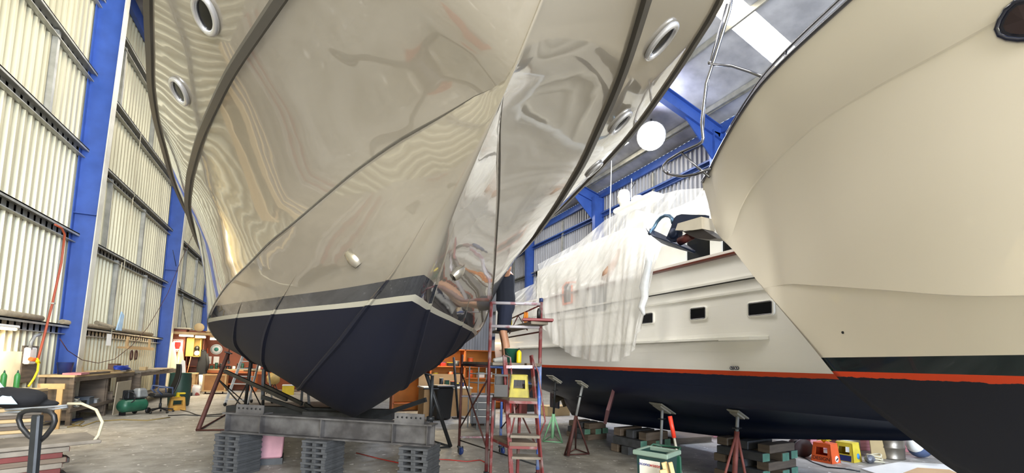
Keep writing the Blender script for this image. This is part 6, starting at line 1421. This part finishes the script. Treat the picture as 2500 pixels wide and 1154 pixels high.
part_front = solo('cabinet_door_panel', MB().box((-4.92, 22.575, 1.31), (0.58, 0.03, 2.6)), m_brownply, 'flat brown panel on the aisle side of the tall cabinet', 'panel')
sg = thing('hazard_sign', 'red and white striped hazard sign on the brown cabinet', 'sign', (-4.86, 22.55, 1.75))
part('plate', MB().box((-4.86, 22.553, 1.95), (0.34, 0.008, 0.5)), m_whitep, sg)
for k in range(6):
    for zc in (1.94, 2.36): part('stripe', MB().box((-5.0+0.056*k, 22.548, zc-0.2), (0.024, 0.004, 0.07), rotm(0, 0.6, 0)), m_red, sg, 'red diagonal stripe')
part('panel', MB().box((-4.86, 22.547, 1.95), (0.2, 0.004, 0.28)), m_red, sg, 'red square')
tall_cab('open brown shelf cabinet with hanging bags right of the tall cabinet', -4.58, -4.0, 22.8, 23.4, 2.55, m_brownply, (1.7, 1.1))
o = thing('wall_cupboard', 'ochre open cupboard fixed high in the brown shelf cabinet', 'cupboard', (-4.32, 22.65, 1.5))
part('shell', MB().box((-4.31, 22.66, 1.52), (0.5, 0.26, 0.03)).box((-4.31, 22.66, 2.28), (0.5, 0.26, 0.03)).box((-4.55, 22.66, 1.9), (0.03, 0.26, 0.78)).box((-4.07, 22.66, 1.9), (0.03, 0.26, 0.78)).box((-4.31, 22.785, 1.9), (0.5, 0.015, 0.78)), mat('ochre_ply', '#a88a3e', 0.6), o)
part('door', MB().box((-4.42, 22.52, 1.9), (0.24, 0.02, 0.74)), mat('ochre_ply', '#a88a3e', 0.6), o)
solo('white_sack', MB().ball((-4.19, 22.64, 1.65), 0.11, (1, 0.7, 1)), m_whitep, 'white plastic bag inside the ochre cupboard', 'bag')
solo('dark_sack', MB().ball((-4.2, 22.64, 1.86), 0.10, (0.9, 0.7, 1.1)), m_black, 'dark bag above the white one in the ochre cupboard', 'bag')
solo('cream_package', MB().box((-4.85, 22.85, 2.68), (0.75, 0.4, 0.07), bev=0.02), m_rope, 'cream roll of sheeting on top of the tall cabinet', 'roll')
solo('round_fan', MB().lathe([(0, 0), (0.18, 0), (0.19, 0.03), (0.18, 0.06), (0, 0.06)], (-4.25, 23.0, 2.765), 20, axis=(0, -1, 0)), m_ply, 'round pale disc standing on top of the shelf cabinet', 'disc')
for k in range(3): boxitem('cream_carton', ('left', 'middle', 'right')[k]+' small cream carton on top of the far shelving', 'carton', (-3.85+0.24*k, 23.0, 2.62), (0.2, 0.2, 0.24), m_rope)
solo('plank_shelf', MB().box((-3.5, 23.2, 2.60), (1.0, 0.5, 0.04)).box((-3.05, 23.9, 2.56), (0.05, 1.4, 0.05)).box((-3.95, 23.9, 2.56), (0.05, 1.4, 0.05)), m_ply, 'pale plank shelf carrying the cream cartons', 'shelf')
batten('left one of the three warm tubes over the far benches', (-4.72, 22.0, 2.34), (-4.24, 22.0, 2.34), 'warm tubes over the far benches', 30)
batten('middle one of the three warm tubes over the far benches', (-4.18, 22.0, 2.31), (-3.82, 22.0, 2.31), 'warm tubes over the far benches', 30)
batten('right one of the three warm tubes over the far benches', (-3.66, 22.0, 2.25), (-3.36, 22.0, 2.25), 'warm tubes over the far benches', 38)
solo('light_rail', MB().box((-4.1, 22.0, 2.455), (1.7, 0.14, 0.1)).box((-3.5, 22.0, 2.365), (0.34, 0.06, 0.085)).box((-4.8, 22.3, 2.45), (0.06, 0.58, 0.06)).box((-3.33, 23.3, 2.455), (0.06, 2.54, 0.06)), m_timber, 'pale timber rail carrying the warm tubes', 'rail')
# papers, round sign on the board
rs = thing('round_sign', 'round white sign with green centre on the rust-brown board', 'sign', (-3.81, YW-0.04, 1.6))
part('disc', MB().lathe([(0, 0), (0.24, 0), (0.24, 0.012), (0, 0.012)], (-3.81, YW-0.022, 1.86), 28, axis=(0, -1, 0)), m_paper, rs); part('ring', MB().tube([(-3.81+0.2*cos(t_), YW-0.036, 1.86+0.2*sin(t_)) for t_ in [2*pi*k/28 for k in range(28)]], 0.006, 4, closed=True), m_green, rs, 'green ring')
part('centre', MB().lathe([(0, 0), (0.09, 0), (0.09, 0.006), (0, 0.006)], (-3.81, YW-0.036, 1.86), 20, axis=(0, -1, 0)), mat('teal_print', '#3f8f7c', 0.6), rs, 'teal centre')
for k, x in enumerate((-4.08, -3.78)): solo('paper_notice', MB().box((x, YW-0.026, 1.36), (0.22, 0.008, 0.34)), m_paper, ('left', 'right')[k]+' white paper notice under the round sign', 'notice')
for k, (x, L) in enumerate(((-4.26, 0.6), (-4.16, 0.35), (-3.3, 0.6))): solo('hanging_tool', MB().tube([(x, YW-0.05, 1.9), (x+0.02, YW-0.05, 1.9-L)], 0.02, 8).box((x+0.02, YW-0.05, 1.88-L), (0.10, 0.03, 0.14)), (m_black, m_orange, m_steel)[k], ('long black tool hanging left of the paper notices', 'orange-headed tool hanging above the paper notices', 'short steel tool hanging right of the round sign')[k], 'tool')
# far benches
def tbl(label, x0, x1, y0, y1, z, m, shelf=False):
    o = thing('workbench', label, 'workbench', ((x0+x1)/2, (y0+y1)/2, 0))
    part('top', MB().box(((x0+x1)/2, (y0+y1)/2, z-0.03), (x1-x0, y1-y0, 0.05)), m_ply, o); part('apron', MB().box(((x0+x1)/2, y0+0.02, z-0.12), (x1-x0-0.1, 0.03, 0.12)), m, o)
    for x in (x0+0.06, x1-0.06):
        for y in (y0+0.06, y1-0.06): part('leg', MB().box((x, y, (z-0.06)/2), (0.09, 0.09, z-0.06)), m, o)
    if shelf: part('shelf', MB().box(((x0+x1)/2, (y0+y1)/2, 0.3), (x1-x0-0.2, y1-y0-0.1, 0.03)), m, o)
    return o
tbl('far orange timber workbench against the rust-brown board, left section', -4.3, -2.15, 23.6, 24.5, 0.98, m_orangewood, True)
tbl('far orange timber workbench crowded with power tools, right section', -2.05, 0.6, 22.6, 23.5, 0.98, m_orangewood)
tbl('small pale timber side bench behind the green barrel', -4.5, -4.0, 21.7, 22.3, 0.85, m_timber, True)
cols_ = [m_red, m_yellow, m_steel, m_bluep, m_whitep, m_orange, m_black, m_green]
nmc = ['red', 'yellow', 'grey steel', 'blue', 'white', 'orange', 'black', 'green']
def clutter(x0, x1, y, z, n, where, seed, kinds=('tin', 'tool box', 'jar')):
    R_ = random.Random(seed); ordn = ['first', 'second', 'third', 'fourth', 'fifth', 'sixth', 'seventh', 'eighth', 'ninth', 'tenth', 'eleventh', 'twelfth']
    for k in range(n):
        x = x0+(x1-x0)*(k+0.5)/n; ci = R_.randrange(8); kd = kinds[R_.randrange(len(kinds))]; h = R_.uniform(0.10, 0.24); w_ = (x1-x0)/n*0.36
        lab = '%s %s, %s from left %s' % (nmc[ci], kd, ordn[k], where)
        if kd == 'tool box': boxitem('tool_box', lab, 'box', (x, y+R_.uniform(-.08, .08), z), (w_*1.9, 0.16, h*0.8), cols_[ci], lid=cols_[(ci+3) % 8])
        else: pot('storage_tin' if kd == 'tin' else 'jar', lab, (x, y+R_.uniform(-.08, .08), z), min(0.09, w_), h*1.25, cols_[ci], cat='tin' if kd == 'tin' else 'jar')
clutter(-4.25, -2.2, 23.9, 0.982, 12, 'on the far workbench, left section', 3)
clutter(-2.0, 0.55, 23.0, 0.982, 12, 'on the far workbench, right section', 5)
o = thing('tool_shelf', 'small dark shelf unit of tools on the rust-brown board left of the notices', 'shelf', (-4.5, 24.3, 1.3))
for z in (1.32, 1.6, 1.88): part('shelf', MB().box((-4.5, 24.42, z), (0.42, 0.3, 0.02)), m_brownply, o)
for x in (-4.72, -4.28): part('side', MB().box((x, 24.42, 1.6), (0.02, 0.3, 0.6)), m_brownply, o)
clutter(-4.7, -4.3, 24.4, 1.332, 3, 'on the lower board of the dark tool shelf', 11); clutter(-4.7, -4.3, 24.4, 1.612, 3, 'on the middle board of the dark tool shelf', 12)
# wooden crate trolley, cartons under bench, white ladder
p = at_z(520, 966, 0); o = thing('timber_crate', 'plywood crate trolley in front of the far workbench', 'crate', (-3.35, 22.1, 0))
part('box', MB().box((-3.35, 22.1, 0.45), (0.8, 0.6, 0.7), bev=0.01), mat('crate_ply', '#a97848', 0.7, 0, '#8a5f38', 3, 0.6), o); part('frame', MB().box((-3.35, 21.79, 0.78), (0.84, 0.03, 0.06)).box((-3.35, 21.79, 0.13), (0.84, 0.03, 0.06)).box((-3.73, 21.79, 0.45), (0.06, 0.028, 0.6)).box((-2.97, 21.79, 0.45), (0.06, 0.028, 0.6)), m_timber, o)
for sx in (-0.3, 0.3): part('castor', MB().lathe([(0, -0.02), (0.05, -0.02), (0.05, 0.02), (0, 0.02)], (-3.35+sx, 21.9, 0.05), 12, axis=(1, 0, 0)), m_black, o)
boxitem('carton', 'pale carton on the floor under the left end of the far workbench', 'carton', (-3.9, 24.0, 0.316), (0.4, 0.35, 0.3), m_rope)
o = thing('step_ladder', 'white aluminium platform step ladder on castors left of the grey yacht bow', 'ladder', at_z(585, 990, 0))
lb_ = [at_z(548, 990, 0), at_z(600, 992, 0)]; ltp = [D(572, 862, 13.9), D(612, 858, 13.6)]
# front stringers with treads
f0, f1_ = at_z(549, 991, 0), at_z(604, 993, 0); 
ax_ = (f1_-f0).normalized(); back = Vector((-ax_.y, ax_.x, 0))
t0 = f0+back*0.75+Vector((0, 0, 2.15))+ax_*0.10; t1 = f1_+back*0.75+Vector((0, 0, 2.15))-ax_*0.10
m_lad = mat('white_aluminium', '#dfe3e6', 0.35, 0.3, amt=0.2)
for a, b_ in ((f0+Vector((0, 0, 0.08)), t0), (f1_+Vector((0, 0, 0.08)), t1)): part('stringer', MB().beam(a, b_, 0.03, 0.09), m_lad, o)
for a, b_ in ((f0+back*1.25, t0), (f1_+back*1.25, t1)): part('rear_leg', MB().beam(a+Vector((0, 0, 0.06)), b_, 0.03, 0.05), m_lad, o)
for k in range(8):
    t = 0.10+0.112*k; a = f0.lerp(t0, t); b_ = f1_.lerp(t1, t); part('tread', MB().beam(a, b_, 0.13, 0.03), m_lad, o)
part('platform', MB().beam(t0-Vector((0, 0, 0.08)), t1-Vector((0, 0, 0.08)), 0.4, 0.03), m_lad, o)
for a in (f0, f1_, f0+back*1.25, f1_+back*1.25): part('castor', MB().lathe([(0, -0.02), (0.055, -0.02), (0.06, 0), (0.055, 0.02), (0, 0.02)], V(a, 0.06), 14, axis=tuple(ax_)), m_black, o)
# coat and trousers on hook, broom, tins
o = thing('hanging_coat', 'dark work coat hanging at the corner of the brown shelf cabinet', 'coat', (-3.98, 22.7, 0.05))
rows = [[(-3.98+0.16*w_*cos(a_), 22.70+0.07*sin(a_), z) for a_ in [2*pi*k/14 for k in range(14)]] for z, w_ in ((0.75, 1.3), (1.0, 1.2), (1.4, 1.0), (1.7, 0.8), (1.82, 0.3))]
part('body', MB().grid(rows, closed_v=True), mat('charcoal_cloth', '#14171c', 0.9), o); part('sleeve', MB().tube([(-3.84, 22.67, 1.65), (-3.77, 22.64, 1.3), (-3.79, 22.64, 0.95)], 0.05, 8), mat('charcoal_cloth', '#14171c', 0.9), o); part('collar', MB().tube([(-4.04, 22.66, 1.8), (-3.98, 22.62, 1.76), (-3.92, 22.66, 1.8)], 0.02, 6), m_black, o)
solo('white_overalls', MB().tube([(-3.96, 22.64, 0.75), (-3.95, 22.64, 0.4), (-3.96, 22.64, 0.05)], 0.08, 10, radii=[0.10, 0.09, 0.06]), m_paper, 'white cloth hanging below the dark work coat', 'cloth')
o = thing('broom', 'long-handled broom standing against the side bench behind the barrel', 'broom', (-4.22, 20.9, 0))
part('handle', MB().tube([(-4.22, 20.9, 0.1), (-4.2, 21.65, 1.5)], 0.014, 8), m_orangewood, o); part('head', MB().box((-4.15, 20.88, 0.07), (0.5, 0.08, 0.14), bev=0.02), m_black, o)
pot('paint_tin', 'white and red paint tin on the floor right of the broom', (-3.85, 21.2, 0), 0.14, 0.4, mat('white_red_tin', '#e9e4dc', 0.4, 0, '#b8443a', 5, 0.9, contrast=(0.55, 0.58)), cat='tin')
o = thing('concrete_mixer', 'small yellow-drum mixer on a stand under the far workbench', 'mixer', (-1.2, 21.9, 0))
part('drum', MB().lathe([(0, -0.2), (0.15, -0.2), (0.26, -0.02), (0.26, 0.08), (0.16, 0.26), (0.14, 0.26)], (-1.2, 21.9, 0.62), 20, axis=(-0.5, -0.5, 0.6)), mat('mixer_tan', '#b39c62', 0.5), o)
for a in ((-1.45, 21.7), (-0.95, 21.7), (-1.2, 22.15)): part('leg', MB().tube([(a[0], a[1], 0.0), (-1.2, 21.9, 0.5)], 0.02, 6), m_steel, o)
boxitem('yellow_bin', 'yellow box with pale lid on the floor right of the mixer', 'box', (-0.6, 21.3, 0), (0.45, 0.4, 0.42), m_yellow, lid=m_whitep)

# ---------------------------------------------------------------- right-hand work area seen behind the scaffold
p0 = at_z(1052, 1016, 0); p1 = at_z(1150, 1018, 0)
o = thing('counter', 'pale boxed counter with tools behind the yacht and the black bin', 'counter', (p0+p1)/2)
cx0, cx1, cy_ = p0.x-0.25, p1.x+0.1, 12.6
part('front_panel', MB().box(((cx0+cx1)/2, cy_, 0.40), (cx1-cx0, 0.03, 0.80)), m_card, o); part('top', MB().box(((cx0+cx1)/2, cy_+0.35, 0.82), (cx1-cx0+0.05, 0.8, 0.04)), m_whitep, o, 'white worktop')
for x in (cx0+0.02, cx1-0.02): part('side_panel', MB().box((x, cy_+0.35, 0.40), (0.03, 0.7, 0.80)), m_card, o)
part('upstand', MB().box(((cx0+cx1)/2, cy_+0.74, 1.02), (cx1-cx0, 0.03, 0.36)), m_card, o)
clutter(cx0+0.5, cx1-0.1, cy_+0.3, 0.842, 5, 'on the white counter behind the scaffold', 21, ('tool box', 'jar'))
o = thing('shelving', 'orange-lit brown timber shelving behind the white counter', 'shelving', ((cx0+cx1)/2+0.3, 14.4, 0))
sx0, sx1 = cx0-0.6, cx1+1.9
for x in (sx0, sx0+1.15, sx0+2.3, sx1): part('upright', MB().box((x, 14.3, 1.0), (0.05, 0.45, 2.0)), m_orangewood, o)
for z in (0.25, 1.05, 1.42, 1.98): part('shelf', MB().box(((sx0+sx1)/2, 14.3, z), (sx1-sx0, 0.45, 0.03)), m_orangewood, o)
part('back_panel', MB().box(((sx0+sx1)/2, 14.54, 1.0), (sx1-sx0, 0.02, 2.0)), mat('amber_board', '#c07a2a', 0.6), o)
clutter(sx0+0.1, sx0+1.1, 14.25, 1.067, 4, 'on middle board, left bay, orange shelving', 31); clutter(sx0+1.25, sx0+2.2, 14.25, 1.067, 4, 'on middle board, centre bay, orange shelving', 32); clutter(sx0+0.1, sx0+1.1, 14.25, 1.437, 4, 'on upper board, left bay, orange shelving', 33); clutter(sx0+1.25, sx0+2.2, 14.25, 1.437, 4, 'on upper board, centre bay, orange shelving', 34); clutter(sx0+2.4, sx1-0.1, 14.25, 1.067, 4, 'on middle board, right bay, orange shelving', 35); clutter(sx0+2.4, sx1-0.1, 14.25, 1.437, 4, 'on upper board, right bay, orange shelving', 36)
solo('white_roll', MB().tube([(sx0+0.5, 14.2, 2.05), (sx0+1.9, 14.25, 2.05)], 0.05, 10), m_whitep, 'long white roll lying on top of the orange shelving', 'roll')
batten('warm tube light over the orange shelving behind the scaffold', (sx0+0.8, 13.9, 2.25), (sx0+1.9, 13.9, 2.25), None, 50)
solo('light_bracket', MB().box((sx0+0.9, 14.2, 2.31), (0.04, 0.7, 0.04)).box((sx0+0.9, 14.5, 2.155), (0.04, 0.04, 0.33)), m_timber, 'timber bracket holding the warm tube over the orange shelving', 'bracket')
# black bin
p = at_z(1068, 1020, 0); p = Vector((p.x, p.y-0.3, 0))
o = thing('black_bin', 'black wheeled bin standing behind the right end of the cradle beam', 'bin', p)
part('body', MB().box(p+Vector((0, 0, 0.45)), (0.42, 0.42, 0.86), rotm(0, 0, 0.2), taper=(1.2, 1.2), bev=0.03), m_black, o); part('lid', MB().box(p+Vector((0, 0, 0.91)), (0.56, 0.56, 0.06), rotm(0, 0, 0.2), bev=0.025), m_black, o)
part('wheel', MB().lathe([(0, -0.03), (0.09, -0.03), (0.09, 0.03), (0, 0.03)], p+Vector((-0.22, 0.18, 0.09)), 16, axis=(1, 0, 0)), m_steel, o)
# grey drawer unit with pale rungs
p = at_z(1178, 1040, 0)
o = thing('drawer_cabinet', 'dark grey rolling drawer cabinet with pale edges behind the scaffold', 'drawer cabinet', p)
R_ = rotm(0, 0, -0.35); 
part('body', MB().box(p+R_ @ Vector((0, 0.3, 0.42)), (0.62, 0.5, 0.74), R_, bev=0.01), mat('charcoal_steel', '#55585c', 0.45, 0.3), o)
for k in range(4):
    d_ = part('drawer', MB().box(p+R_ @ Vector((-0.0, 0.04, 0.16+0.175*k)), (0.5, 0.02, 0.16), R_, bev=0.004), mat('charcoal_steel', '#55585c', 0.45, 0.3), o)
    part('handle', MB().box(p+R_ @ Vector((0, 0.022, 0.235+0.175*k)), (0.48, 0.014, 0.018), R_), m_whitep, d_, 'pale pull')
for s_ in (-0.25, 0.25):
    for t_ in (0.1, 0.5): part('castor', MB().lathe([(0, -0.015), (0.026, -0.015), (0.026, 0.015), (0, 0.015)], p+R_ @ Vector((s_, t_, 0.026)), 12, axis=(0, 1, 0)), m_steel, o)
# small aluminium scaffold / trolley frame
p = at_z(1160, 1044, 0); o = thing('trolley_frame', 'pale blue-grey tubular trolley frame behind the scaffold', 'trolley', p)
q = [p+Vector((0, 0, 0)), p+Vector((0.5, 0.12, 0)), p+Vector((0.42, 0.55, 0)), p+Vector((-0.08, 0.43, 0))]
q = [v+Vector((-0.05, -0.25, 0)) for v in q]
for v in q: part('post', MB().tube([V(v, 0.0), V(v, 1.5)], 0.018, 8), m_pale, o)
for z in (1.08, 1.3): part('shelf', MB().add([V(v, z) for v in q]+[V(v, z+0.02) for v in q], [(3, 2, 1, 0), (4, 5, 6, 7), (0, 1, 5, 4), (1, 2, 6, 5), (2, 3, 7, 6), (3, 0, 4, 7)]), m_pale, o)
# fire extinguisher and panels further back
p = Vector((5.6, 12.2, 0)); o = thing('fire_extinguisher', 'small red fire extinguisher standing behind the scaffold', 'fire extinguisher', p); part('body', MB().lathe([(0, 0), (0.075, 0), (0.08, 0.02), (0.08, 0.4), (0.05, 0.47), (0.02, 0.49), (0, 0.49)], p, 16), m_red, o); part('valve', MB().box(p+Vector((0, 0, 0.52)), (0.09, 0.03, 0.05)), m_black, o)
for k, (x, y, s_, m, lab) in enumerate(((6.2, 13.0, (0.6, 0.5, 0.5), m_redwood, 'dark red box on the floor behind the green tripod stand'), (7.2, 12.2, (0.8, 0.5, 0.3), m_ply, 'low pale timber box behind the trawler rudder'), (7.0, 13.4, (0.5, 0.4, 0.9), m_steel, 'tall dark machine box far behind the trawler stern'))):
    boxitem('machine_box' if k == 2 else 'timber_box', lab, 'box', (x, y, 0), s_, m)
